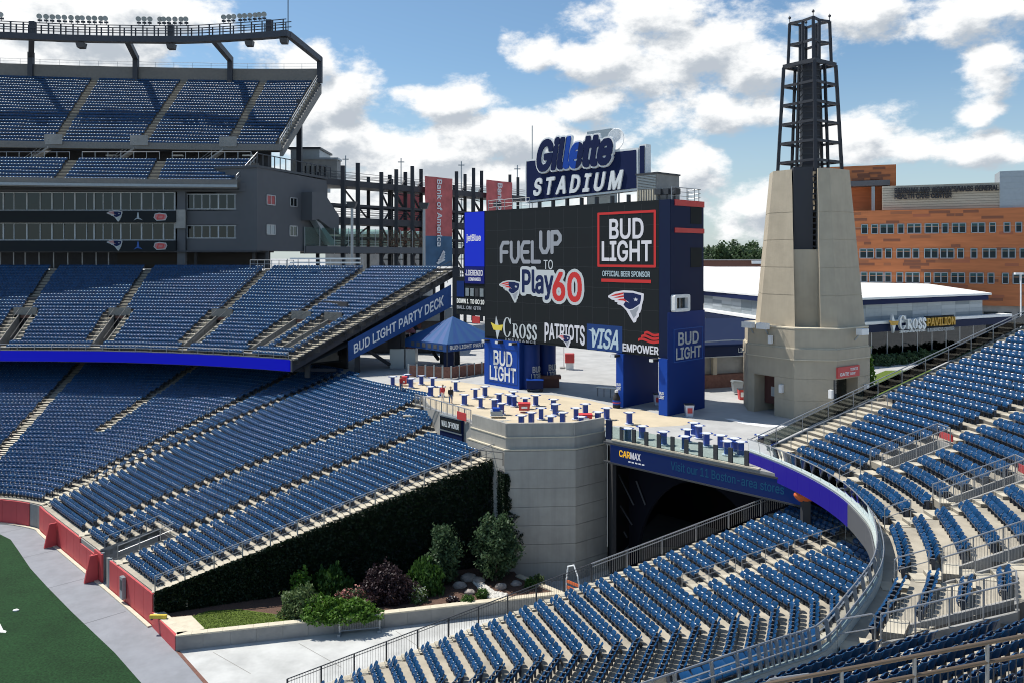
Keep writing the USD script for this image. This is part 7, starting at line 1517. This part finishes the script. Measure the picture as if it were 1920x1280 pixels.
def cooler(px, py, label, w=.55, h=.55):
    x, y = at(px, py, DZ)[:2]; t = thing('drinks_cooler', label, 'cooler'); z = DZ + .21
    MB().hexa([(x - w * .9, y - .35, z), (x + w * .9, y - .35, z), (x + w * .9, y + .35, z), (x - w * .9, y + .35, z)], [(x - w, y - .4, z + h), (x + w, y - .4, z + h), (x + w, y + .4, z + h), (x - w, y + .4, z + h)]).build('tub', 'sign_red', t); MB().box((x - w - .04, y - .44, z + h), (x + w + .04, y + .44, z + h + .14)).build('lid', 'cloth_red', t); MB().box((x - w * .5, y - .46, z + .2), (x + w * .5, y - .41, z + .4)).build('badge', 'letter_white', t)
cooler(983, 772, 'red drinks cooler among the tables behind the pier parapet, left one'); cooler(1098, 794, 'red drinks cooler close behind the pier parapet, right one'); cooler(757, 722, 'red drinks cooler at the shaded head of the corner stand', .35, .7)
ct = thing('blue_cart', 'light blue cart with dark top behind the left corner of the pier', 'cart'); p = at(931, 782, DZ)[:2]; MB().box((p[0] - .55, p[1] - .4, DZ + .25), (p[0] + .55, p[1] + .4, DZ + .62)).build('body', 'metal_grey', ct); MB().box((p[0] - .35, p[1] - .3, DZ + .62), (p[0] + .3, p[1] + .3, DZ + .9)).build('top_box', 'bud_blue', ct); MB().box((p[0] - .6, p[1] - .45, DZ + .2), (p[0] + .6, p[1] + .45, DZ + .25)).build('tray', 'letter_white', ct)
bt = thing('bottle_bin', 'dark bottle shaped bin with white cap and blue label beside the middle pillar', 'bin'); p = at(1156, 764, DZ)[:2]; prof = lambda a: trimesh.creation.revolve(a, sections=18)
m = prof([(0, 0), (.36, 0), (.38, .25), (.36, .9), (.34, 1.05), (.2, 1.35), (.14, 1.55), (0, 1.55)]); m.apply_translation((*p, DZ)); MB().tm(m).build('body', 'cloth_black', bt, smooth=40); m = prof([(.0, .36), (.385, .36), (.385, .78), (0, .78)]); m.apply_translation((*p, DZ)); MB().tm(m).build('label_band', 'bud_blue', bt, smooth=40); m = prof([(.0, .50), (.392, .50), (.392, .60), (0, .60)]); m.apply_translation((*p, DZ)); MB().tm(m).build('label_stripe', 'sign_red', bt, smooth=40); m = prof([(0, 1.53), (.17, 1.53), (.17, 1.72), (0, 1.72)]); m.apply_translation((*p, DZ)); MB().tm(m).build('cap', 'white_paint', bt, smooth=40)
def bin_(px, py, label, body, plate):
    p = at(px, py, DZ)[:2]; t = thing('waste_bin', label, 'bin'); MB().hexa([(p[0] - .30, p[1] - .3, DZ), (p[0] + .30, p[1] - .3, DZ), (p[0] + .3, p[1] + .3, DZ), (p[0] - .3, p[1] + .3, DZ)], [(p[0] - .4, p[1] - .4, DZ + 1.05), (p[0] + .4, p[1] - .4, DZ + 1.05), (p[0] + .4, p[1] + .4, DZ + 1.05), (p[0] - .4, p[1] + .4, DZ + 1.05)]).build('body', body, t); MB().box((p[0] - .22, p[1] - .43, DZ + .32), (p[0] + .22, p[1] - .35, DZ + .8)).build('plate', plate, t); MB().box((p[0] - .42, p[1] - .42, DZ + 1.05), (p[0] + .42, p[1] + .42, DZ + 1.12)).build('rim', 'rail_dark', t)
bin_(1292, 779, 'white waste bin with red plate at the foot of the right pillar', 'table_white', 'sign_red'); bin_(1233, 758, 'white waste bin between the two right pillars', 'table_white', 'sign_red'); bin_(1391, 748, 'red waste bin beside the lighthouse doorway', 'sign_red', 'letter_white')
tl = thing('waste_trolley', 'grey lidded waste trolley near the lighthouse', 'bin'); p = at(1382, 738, DZ)[:2]; MB().hexa([(p[0] - .4, p[1] - .4, DZ + .2), (p[0] + .4, p[1] - .4, DZ + .2), (p[0] + .4, p[1] + .4, DZ + .2), (p[0] - .4, p[1] + .4, DZ + .2)], [(p[0] - .55, p[1] - .5, DZ + 1.3), (p[0] + .55, p[1] - .5, DZ + 1.3), (p[0] + .55, p[1] + .5, DZ + 1.3), (p[0] - .55, p[1] + .5, DZ + 1.3)]).build('tub', 'metal_grey', tl); MB().hexa([(p[0] - .6, p[1] - .55, DZ + 1.3), (p[0] + .6, p[1] - .55, DZ + 1.3), (p[0] + .6, p[1] + .55, DZ + 1.3), (p[0] - .6, p[1] + .55, DZ + 1.3)], [(p[0] - .5, p[1] - .5, DZ + 1.5), (p[0] + .6, p[1] - .5, DZ + 1.4), (p[0] + .6, p[1] + .5, DZ + 1.4), (p[0] - .5, p[1] + .5, DZ + 1.5)]).build('lid', 'lamp_grey', tl)
kc = thing('service_cart', 'blue wheeled cart parked by the printed cans under the board', 'cart'); p = at(1003, 733, DZ)[:2]; MB().box((p[0] - .9, p[1] - .5, DZ + .35), (p[0] + .9, p[1] + .5, DZ + 1.25)).build('body', 'brand_navy', kc); MB().box((p[0] - .95, p[1] - .55, DZ + 1.25), (p[0] + .95, p[1] + .55, DZ + 1.33)).build('top', 'bud_blue', kc); [MB().tube([(p[0] + sx * .7, p[1] - .5, DZ + .18), (p[0] + sx * .7, p[1] + .5, DZ + .18)], .18, 8).build('wheel', 'cloth_black', kc) for sx in (-1, 1)]
bc = thing('bar_counter', 'dark brown bar counter with rounded top behind the blue cart', 'counter'); p = at(1024, 727, DZ)[:2]; MB().box((p[0] - 1.2, p[1] + .3, DZ), (p[0] + 1.5, p[1] + 1.3, DZ + 1.0)).build('front', 'door_brown', bc); MB().box((p[0] - 1.5, p[1] + .1, DZ + 1.0), (p[0] + 1.7, p[1] + 1.5, DZ + 1.35)).build('top', 'brick_red', bc)
tt_ = thing('trestle_tables', 'row of grey folding tables standing in the shade under the board', 'table'); a, b = at(1120, 742, DZ), at(1158, 746, DZ)
MB().beam(a + (0, 0, 1.0), b + (0, 0, 1.0), .7, .06).build('table_top', 'lamp_grey', tt_); [MB().tube([a + (b - a) * x + (0, 0, 0), a + (b - a) * x + (0, 0, 1.0)], .04, 5).build('leg', 'rail_dark', tt_) for x in (0.02, .33, .66, .98)]
rk = thing('red_kiosk_bin', 'red box on a stand out on the sunlit plaza seen beneath the board', 'bin'); p = at(1068, 692, DZ)[:2]; MB().box((p[0] - .6, p[1] - .5, DZ + .9), (p[0] + .6, p[1] + .5, DZ + 2.1)).build('box', 'sign_red', rk); MB().box((p[0] - .5, p[1] - .4, DZ), (p[0] + .5, p[1] + .4, DZ + .9)).build('stand', 'letter_white', rk)
p = at(1057, 690, DZ)[:2]; fp = thing('flag_pole', 'thin white pole with heavy base beside the red box', 'pole'); MB().tube([(*p, DZ), (*p, DZ + 5.2)], .06).build('pole', 'white_paint', fp); MB().box((p[0] - .5, p[1] - .5, DZ), (p[0] + .5, p[1] + .5, DZ + .2)).build('base', 'grey_concrete', fp)
# tent, planters and shops at the left of the deck
te = thing('canopy_tent', 'blue hipped canopy tent with lettered valance at the back of the deck', 'tent'); tc_ = np.array((-7.9, 107.0)); hd = 6.4; cs_ = [tc_ + np.array((math.cos(a), math.sin(a))) * hd for a in (math.radians(-92), math.radians(-2), math.radians(88), math.radians(178))]
ap = (*tc_, 19.1)
for i in range(4):
    a, b = cs_[i], cs_[(i + 1) % 4]; n_ = 9
    for k in range(n_):
        p, q_ = a + (b - a) * k / n_, a + (b - a) * (k + 1) / n_; sag = .0; MB().add([(*p, 16.1), (*q_, 16.1), ap, (p[0], p[1], 16.02), (q_[0], q_[1], 16.02), (tc_[0], tc_[1], 19.0)], [(0, 1, 2), (4, 3, 5), (0, 3, 4), (0, 4, 1), (1, 4, 5), (1, 5, 2), (2, 5, 3), (2, 3, 0)]).build('roof_strip', 'banner_blue' if k % 2 else 'tent_blue', te)
    MB().beam((*a, 15.6), (*b, 15.6), .06, .95).build('valance', 'banner_blue', te); MB().beam((*a, DZ), (*a, 16.0), .16, .16).build('pole', 'frame_steel', te)
ftv = Frame((*cs_[0], 15.15), (*(cs_[1] - cs_[0]), 0)); mb = MB(); ftv.poly(mb, text_fit('BUD LIGHT PARTY DECK', .4, .25, 8.0, .48), .05, .07); mb.build('lettering', 'letter_white', te)
ftw = Frame((*cs_[3], 15.15), (*(cs_[0] - cs_[3]), 0)); mb = MB(); [ftw.box(mb, 1.5 + k * 1.2, 2.2 + k * 1.2, .2, .75, .05, .06) for k in range(6)]; mb.build('window_print', 'stand_cladding', te)
MB().beam((tc_[0] - .2, tc_[1] - 3.5, DZ), (tc_[0] - .2, tc_[1] - 3.5, 16), 1.3, 1.3).build('serving_column', 'navy', te)
bf = thing('brick_planter_fence', 'low brick panel fence with pale posts around the tent terrace', 'fence'); a, b, c = at(766, 706, DZ)[:2], at(846, 710, DZ)[:2], at(930, 697, DZ)[:2]
for (p, q_, n_) in ((a, b, 5), (b, c, 6)):
    for k in range(n_): u0, u1 = p + (q_ - p) * k / n_, p + (q_ - p) * (k + 1) / n_; MB().beam((*u0, DZ + .75), (*u1, DZ + .75), .12, 1.35).build('panel', 'brick_red', bf); MB().beam((*u0, DZ), (*u0, DZ + 1.6), .2, .2).build('post', 'lamp_grey', bf)
kb = thing('deck_kiosk', 'grey boxy kiosk with dark upper part in the shade under the middle tier', 'kiosk'); p = at(745, 690, DZ)[:2]; MB().box((p[0] - 1.0, p[1], DZ), (p[0] + 2.4, p[1] + 3, DZ + 2.6)).build('body', 'lamp_grey', kb); MB().box((p[0] - 1.3, p[1] - .2, DZ + 2.6), (p[0] + .4, p[1] + 3, DZ + 4.4)).build('upper_box', 'cloth_black', kb); MB().box((p[0] + 2.5, p[1] + .2, DZ + 2.6), (p[0] + 3.4, p[1] + .6, DZ + 5.0)).build('pole_pair', 'rail_steel', kb)
uh = thing('red_umbrella', 'red parasol glimpsed above the kiosk by the tent', 'umbrella'); p = at(768, 640, d=112); m = trimesh.creation.cone(1.9, .7, sections=10); m.apply_translation((p[0], p[1], 16.6)); MB().tm(m).build('canopy', 'sign_red', uh); MB().tube([(p[0], p[1], DZ), (p[0], p[1], 16.7)], .06).build('pole', 'white_paint', uh)
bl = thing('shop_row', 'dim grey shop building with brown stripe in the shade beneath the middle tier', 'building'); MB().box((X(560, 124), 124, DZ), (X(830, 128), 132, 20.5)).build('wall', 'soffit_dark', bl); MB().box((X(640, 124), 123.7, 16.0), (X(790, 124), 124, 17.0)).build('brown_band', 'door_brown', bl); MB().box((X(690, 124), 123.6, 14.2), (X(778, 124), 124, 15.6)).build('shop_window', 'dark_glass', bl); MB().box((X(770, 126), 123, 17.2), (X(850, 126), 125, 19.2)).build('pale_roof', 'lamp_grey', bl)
sp = thing('steel_supports', 'dark raking beams and columns carrying the open end of the middle tier', 'supports')
for f in (.12, .42, .72, 1.0):
    p = C.p(f, .015); MB().beam((*p[:2], DZ), (*p[:2], p[2] - .7), .6, .6).build('column', 'frame_steel', sp)
for f in (0.0, .35, .7): p, q_ = C.p(f, .02), C.p(f + .3, .02); MB().beam((*p[:2], p[2] - 1.2), (*q_[:2], DZ + .5), .35, .4).build('brace', 'frame_steel', sp)
p = C.p(1.0, 0.0); MB().beam((p[0] + .4, p[1], DZ), (p[0] + .4, p[1], 25.6), 1.0, 1.0).build('end_column', 'frame_steel', sp)
pb = thing('party_deck_banner', 'blue banner with white party deck lettering slanting under the stand edge', 'banner')
e0, e1 = C.p(0, 0), C.p(1, 0); du = (e1 - e0)[:2]; du /= np.linalg.norm(du); nb = np.array((du[1], -du[0])); o_ = e0[:2] + nb * .25; fbn = Frame((*o_, 0), (*du, 0))
q4 = [on(fbn, *p) for p in ((653, 677), (845, 576), (845, 534), (652, 641))]; mb = MB(); fbn.poly(mb, Polygon(q4), 0, .08); mb.build('cloth', 'banner_blue', pb)
u0, u1 = np.array(q4[0]), np.array(q4[1]); v0, v1 = np.array(q4[3]), np.array(q4[2]); sh = text_fit('BUD LIGHT PARTY DECK', .05, .26, .87, .44)
def skew(x, y, z=None): x = np.asarray(x); y = np.asarray(y); X_ = (u0[0] * (1 - x) + u1[0] * x) * (1 - y) + (v0[0] * (1 - x) + v1[0] * x) * y; Y_ = (u0[1] * (1 - x) + u1[1] * x) * (1 - y) + (v0[1] * (1 - x) + v1[1] * x) * y; return X_, Y_
mb = MB(); fbn.poly(mb, stf(skew, sh).buffer(0), .08, .10); mb.build('lettering', 'letter_white', pb)
for i, f in enumerate(np.linspace(.3, .95, 8)): q_ = C.p(f, 0); MB().tube([(*(q_[:2] + nb * .3), q_[2] - 1.3), (*(q_[:2] + nb * .1), q_[2] - .5)], .05, 5).build('cord', 'rail_dark', pb)
# grass and hedge before the pavilion
mb = MB(); hp = Polygon([tuple(at(x, y, DZ)[:2]) for x, y in ((1640, 702), (1660, 694), (1850, 690), (1850, 740), (1640, 740))]); mb.sheet(hp, DZ + .006); mb.build('pavilion_lawn', 'lawn', None, kind='structure')
for i in range(9): x, y = fl2.p(9 + i * 3.1, 0, 3.2)[:2]; shrub('hedge_shrub', f'dark green shrub in the hedge along the pavilion glass, {ordinal(i)} from the left', x, y, 1.9, 1.5, 1.5, 'leaf_tree', 700, .22, 200 + i, z0=DZ, grp='hedge before the pavilion')
shrub('climbing_shrub', 'pale leafed climbing plant at the right edge of the lighthouse base', 35.6, 80.6, .9, .8, 6.0, 'leaf_bright', 900, .22, 222, z0=DZ, cat='plant')
# a person in dark clothes at the head of the corner stand
def person(px, py, label, mats, rz=0, h=1.75):
    p = at(px, py, DZ)[:2]; t = thing('person', label, 'person', (p[0], p[1], DZ), rz); k = h / 1.75
    S_ = lambda c, r_: m3.Manifold.sphere(r_ * k, 14).translate(tuple(np.array(c) * k))
    bone = lambda a, ra, b, rb: m3.Manifold.batch_hull([S_(a, ra), S_(b, rb)])
    parts = [bone((-.10, 0, .90), .115, (-.11, .02, .50), .075), bone((-.11, .02, .50), .07, (-.11, .0, .09), .045), bone((.10, 0, .90), .115, (.12, -.05, .50), .075), bone((.12, -.05, .50), .07, (.13, .03, .09), .045),
             bone((-.11, 0, .05), .045, (-.12, -.16, .04), .04), bone((.13, .03, .05), .045, (.14, -.13, .04), .04)]
    legs = parts[0]
    for q_ in parts[1:]: legs = legs + q_
    tors = m3.Manifold.batch_hull([S_((-.12, 0, .95), .10), S_((.12, 0, .95), .10), S_((-.14, 0, 1.32), .09), S_((.14, 0, 1.32), .09)])
    for s_ in (-1, 1): tors = tors + bone((s_ * .2, 0, 1.38), .07, (s_ * .25, -.02, 1.10), .05) + bone((s_ * .25, -.02, 1.10), .045, (s_ * .2, -.16, .90), .034)
    tors = tors + bone((0, 0, 1.36), .10, (0, 0, 1.44), .06)
    head = bone((0, -.01, 1.63), .095, (0, -.02, 1.56), .075) + bone((0, 0, 1.42), .055, (0, 0, 1.52), .052) + S_((0, -.11, 1.60), .018) + S_((-.095, 0, 1.60), .02) + S_((.095, 0, 1.60), .02)
    body = head
    for s_ in (-1, 1):
        hx = s_ * .2; body = body + bone((hx, -.17, .89), .032, (hx, -.22, .84), .036)
        for j in range(4): body = body + bone((hx + (j - 1.5) * .016, -.22, .84), .009, (hx + (j - 1.5) * .018, -.26, .79 - .006 * abs(j - 1.5)), .008)
        body = body + bone((hx - s_ * .03, -.20, .86), .010, (hx - s_ * .05, -.245, .84), .009)
    body = body + legs.scale((.9, .9, .99)) + tors.scale((.92, .92, .995))
    MB().tm(body).build('body', 'skin', t, smooth=50); MB().tm(legs).build('trousers', mats[1], t, smooth=50); MB().tm(tors).build('shirt', mats[0], t, smooth=50)
    hair = m3.Manifold.sphere(.105 * k, 14).translate((0, .015 * k, 1.645 * k)) - mbx((-.3, -.3, 1.2), (.3, -.045, 1.655), k); MB().tm(hair).build('hair', 'cloth_black', t, smooth=50)
def mbx(lo, hi, k=1): return m3.Manifold.cube((float(hi[0] - lo[0]) * k, float(hi[1] - lo[1]) * k, float(hi[2] - lo[2]) * k)).translate(tuple(float(c) * k for c in lo))
person(845, 756, 'person in dark clothes and blue jeans standing at the deck rail, hands lowered', ('cloth_black', 'cloth_blue'), 20); person(830, 752, 'person in a red shirt standing beside the person in dark clothes', ('cloth_red', 'cloth_white'), -30); person(752, 733, 'person in a red top and blue trousers by the tables at left', ('cloth_red', 'cloth_blue'), 60)

# small things along the pavement and the fences
dc = px_poly([(326, 1216), (334, 1216), (394, 1283), (470, 1368), (455, 1368), (385, 1284)], .004); mb = MB(); mb.sheet(Polygon(dc).buffer(0), .009); mb.build('drain_channel', 'brick_red', None, kind='structure')
for i, (p, q_) in enumerate((((400, 1222), (470, 1262)), ((560, 1205), (640, 1250)), ((742, 1182), (800, 1222)), ((880, 1160), (930, 1190)))):
    a, b = at(*p, .005), at(*q_, .005); d = (b - a) / np.linalg.norm(b - a); n_ = np.array((-d[1], d[0], 0)) * .02; mb = MB(); mb.add([a - n_ + (0, 0, .005), b - n_ + (0, 0, .005), b + n_ + (0, 0, .005), a + n_ + (0, 0, .005)], [(0, 1, 2, 3)]); mb.build('pavement_joint', 'riser_concrete', None, kind='structure')
for i in range(6):
    s_ = 4 + i * 9.0; a = fat(s_); n_ = np.array((-.70, -.71)); b = a + n_ * 11.0; d = (b - a) / np.linalg.norm(b - a); w_ = np.array((-d[1], d[0])) * .015; a = a + n_ * .7
    mb = MB(); mb.add([(*(a - w_), .003), (*(b - w_), .003), (*(b + w_), .003), (*(a + w_), .003)], [(0, 1, 2, 3)]); mb.build('track_joint', 'rail_dark', None, kind='structure')
ob_ = thing('orange_barrier', 'orange slatted barrier with white hoop beside the picket fence below the pier', 'barrier'); a, b = at(1062, 1092, d=56.5), at(1086, 1102, d=55.5)
a[2] -= 1.0; b[2] -= 1.0
for z in (.15, .55, .95): MB().beam(a + (0, 0, z + .2), b + (0, 0, z + .2), .05, .2).build('slat', 'orange', ob_)
for p in (a, b): MB().beam((*p[:2], 0), p + (0, 0, 1.3), .08, .08).build('post', 'letter_white', ob_)
MB().tube([a + (0, 0, 1.2), a + (.1, -.1, 2.2), a + (.5, -.4, 2.4), b + (-.1, .1, 1.8), b + (0, 0, 1.2)], .05).build('hoop', 'letter_white', ob_)
ot = thing('orange_tarp', 'orange tarp bundle under the end of the violet ribbon', 'tarp'); p = at(1510, 927, d=53.0); m = trimesh.creation.icosphere(2, 1.0); v = np.array(m.vertices); v = v * (1 + .3 * (meshkit.fbm(v * 2, 3) - .5))[:, None] * (.75, .4, .45) + p; MB().add(v, m.faces).build('bundle', 'orange', ot, smooth=True)
MB().beam((p[0], p[1], 9.3), (p[0], p[1], p[2] - .3), .5, .5).build('stand', 'rail_dark', ot)
wr = thing('white_rag', 'small white bag left on the front steps of the near straight wing', 'bag'); p = J.pt(1, .60, .4); m = trimesh.creation.icosphere(2, 1.0); v = np.array(m.vertices) * (1 + .4 * (meshkit.fbm(np.array(m.vertices) * 2, 3) - .5))[:, None] * (.2, .16, .13) + p + (0, 0, .1); MB().add(v, m.faces).build('bag', 'letter_white', wr, smooth=True)
# ------------------------------------------------------------------ the seats themselves
def seat_meshes():
    """one seat facing -y, floor at 0: curved back, pan tipped up against it, cast stanchion with arm"""
    back = MB(); nx, ny = 4, 3; V = []
    for side in (0, 1):
        for j in range(ny + 1):
            for i in range(nx + 1):
                x = (i / nx - .5) * 0.47 * (1 if j < ny else .90); zz = 0.42 + 0.43 * j / ny; y = 0.09 + 0.14 * (j / ny) + 0.05 * (1 - (2 * i / nx - 1) ** 2) + (0.045 if j == ny else 0)
                V.append((x, y + (0.028 if side else 0), zz))
    q = (nx + 1) * (ny + 1); f = []
    for j in range(ny):
        for i in range(nx):
            a = j * (nx + 1) + i; f += [(a, a + 1, a + nx + 2, a + nx + 1), (q + a, q + a + nx + 1, q + a + nx + 2, q + a + 1)]
    for i in range(nx): a = ny * (nx + 1) + i; f += [(a, a + 1, q + a + 1, q + a), (i + 1, i, q + i, q + i + 1)]
    for j in range(ny):
        a = j * (nx + 1); b = a + nx; f += [(a, a + nx + 1, q + a + nx + 1, q + a), (b + nx + 1, b, q + b, q + b + nx + 1)]
    back.add(V, f)
    pan = MB(); w = .226; prof = [(.03, .36), (-.05, .39), (-.075, .46), (-.07, .54), (-.045, .62), (.0, .69), (.05, .74), (.095, .755)]; nu = 4; V = []
    for (y, z) in prof:
        for i in range(nu + 1): a = 2 * i / nu - 1; V.append((a * w * (1 if z < .7 else .93), y - .085 + .045 * a * a, z - .03 * a * a))
    pan.add(V, [(j * (nu + 1) + i, j * (nu + 1) + i + 1, (j + 1) * (nu + 1) + i + 1, (j + 1) * (nu + 1) + i) for j in range(len(prof) - 1) for i in range(nu)])
    iron = MB()
    iron.hexa([(.232, .02, 0), (.262, .02, 0), (.262, .14, 0), (.232, .14, 0)], [(.235, -.04, .58), (.259, -.04, .58), (.259, .16, .58), (.235, .16, .58)])
    tip = MB(); tip.hexa([(.222, -.13, .585), (.274, -.13, .585), (.274, .15, .60), (.222, .15, .60)], [(.226, -.12, .615), (.270, -.12, .615), (.270, .14, .635), (.226, .14, .635)])
    return back, pan, iron, tip
SP = np.array([(a, b, c) for a, b, c, *h in ALL_SEATS]); SHD = np.array([s[3] for s in ALL_SEATS]); SRK = [(s[4], s[5]) for s in ALL_SEATS]
def seen(P):
    px, py = 960 + FPX * P[:, 0] / np.maximum(P[:, 1], .1), HOR + FPX * (CZ - P[:, 2] - .6) / np.maximum(P[:, 1], .1)
    return (P[:, 1] > 3) & (px > -25) & (px < 1945) & (py < 1310) & (py > -20)
keep = np.nonzero(seen(SP))[0]; order = keep[np.argsort(np.linalg.norm(SP[keep] - (0, 0, CZ), axis=1))]
SP, SHD, SRK = SP[order], SHD[order], [SRK[i] for i in order]; SHD = SHD + np.random.default_rng(2).normal(0, 1.6, len(SHD)); SP = SP + np.random.default_rng(3).normal(0, .008, SP.shape) * (1, 1, 0)
PX = SP[:, 0] / SP[:, 1]; rank, rows_ = {}, {}
for i, key in enumerate(SRK): rows_.setdefault(key, []).append(i)
for key, ids in rows_.items():
    for n_, i in enumerate(sorted(ids, key=lambda q: PX[q])): rank[i] = n_
def seat_label(i):
    st, k = SRK[i]; where = 'of the near straight wing' if st is J else 'behind the curved glass guard' if st is H else 'of the lower right stand'
    return f'blue tip-up seat, {ordinal(rank[i])} from the left in the {ordinal(k)} row {where}'
seat0 = None
for i in range(300):
    if seat0 is None:
        seat0 = thing('stadium_chair', seat_label(i), 'stadium seat', tuple(SP[0]), SHD[0], group='seats in the nearest rows')
        bk, pn, ir, tp = seat_meshes()
        bk.build('backrest', 'seat_blue', seat0, smooth=60); pn.build('seat_pan', 'seat_blue', seat0, smooth=True); ir.build('stanchion', 'seat_iron', seat0); tp.build('armrest', 'seat_tip', seat0)
        continue
    copy_of(seat0.GetPrim(), SP[i], SHD[i], seat_label(i))
pi = UsdGeom.PointInstancer.Define(stage, '/World/stand_seats')
tag(pi, 'blue tip-up seats filling all the other rows of the stands', 'seats', kind='stuff')
UsdGeom.Xform.Define(stage, '/World/stand_seats/seat')
bk, pn, ir, tp = seat_meshes()
for mb, nm, mt in ((bk, 'backrest', 'seat_blue'), (pn, 'seat_pan', 'seat_blue'), (ir, 'stanchion', 'seat_iron'), (tp, 'armrest', 'seat_tip')): mb.build(nm, mt, '/World/stand_seats/seat', smooth=60 if nm == 'backrest' else nm == 'seat_pan')
pi.CreatePrototypesRel().SetTargets(['/World/stand_seats/seat'])
n = len(SP) - 300
pi.CreateProtoIndicesAttr(Vt.IntArray.FromNumpy(np.zeros(n, np.int32)))
pi.CreatePositionsAttr(Vt.Vec3fArray.FromNumpy(SP[300:].astype(np.float32)))
hh = np.radians(SHD[300:]) / 2
pi.CreateOrientationsAttr(Vt.QuathArray([Gf.Quath(float(math.cos(a)), 0, 0, float(math.sin(a))) for a in hh]))
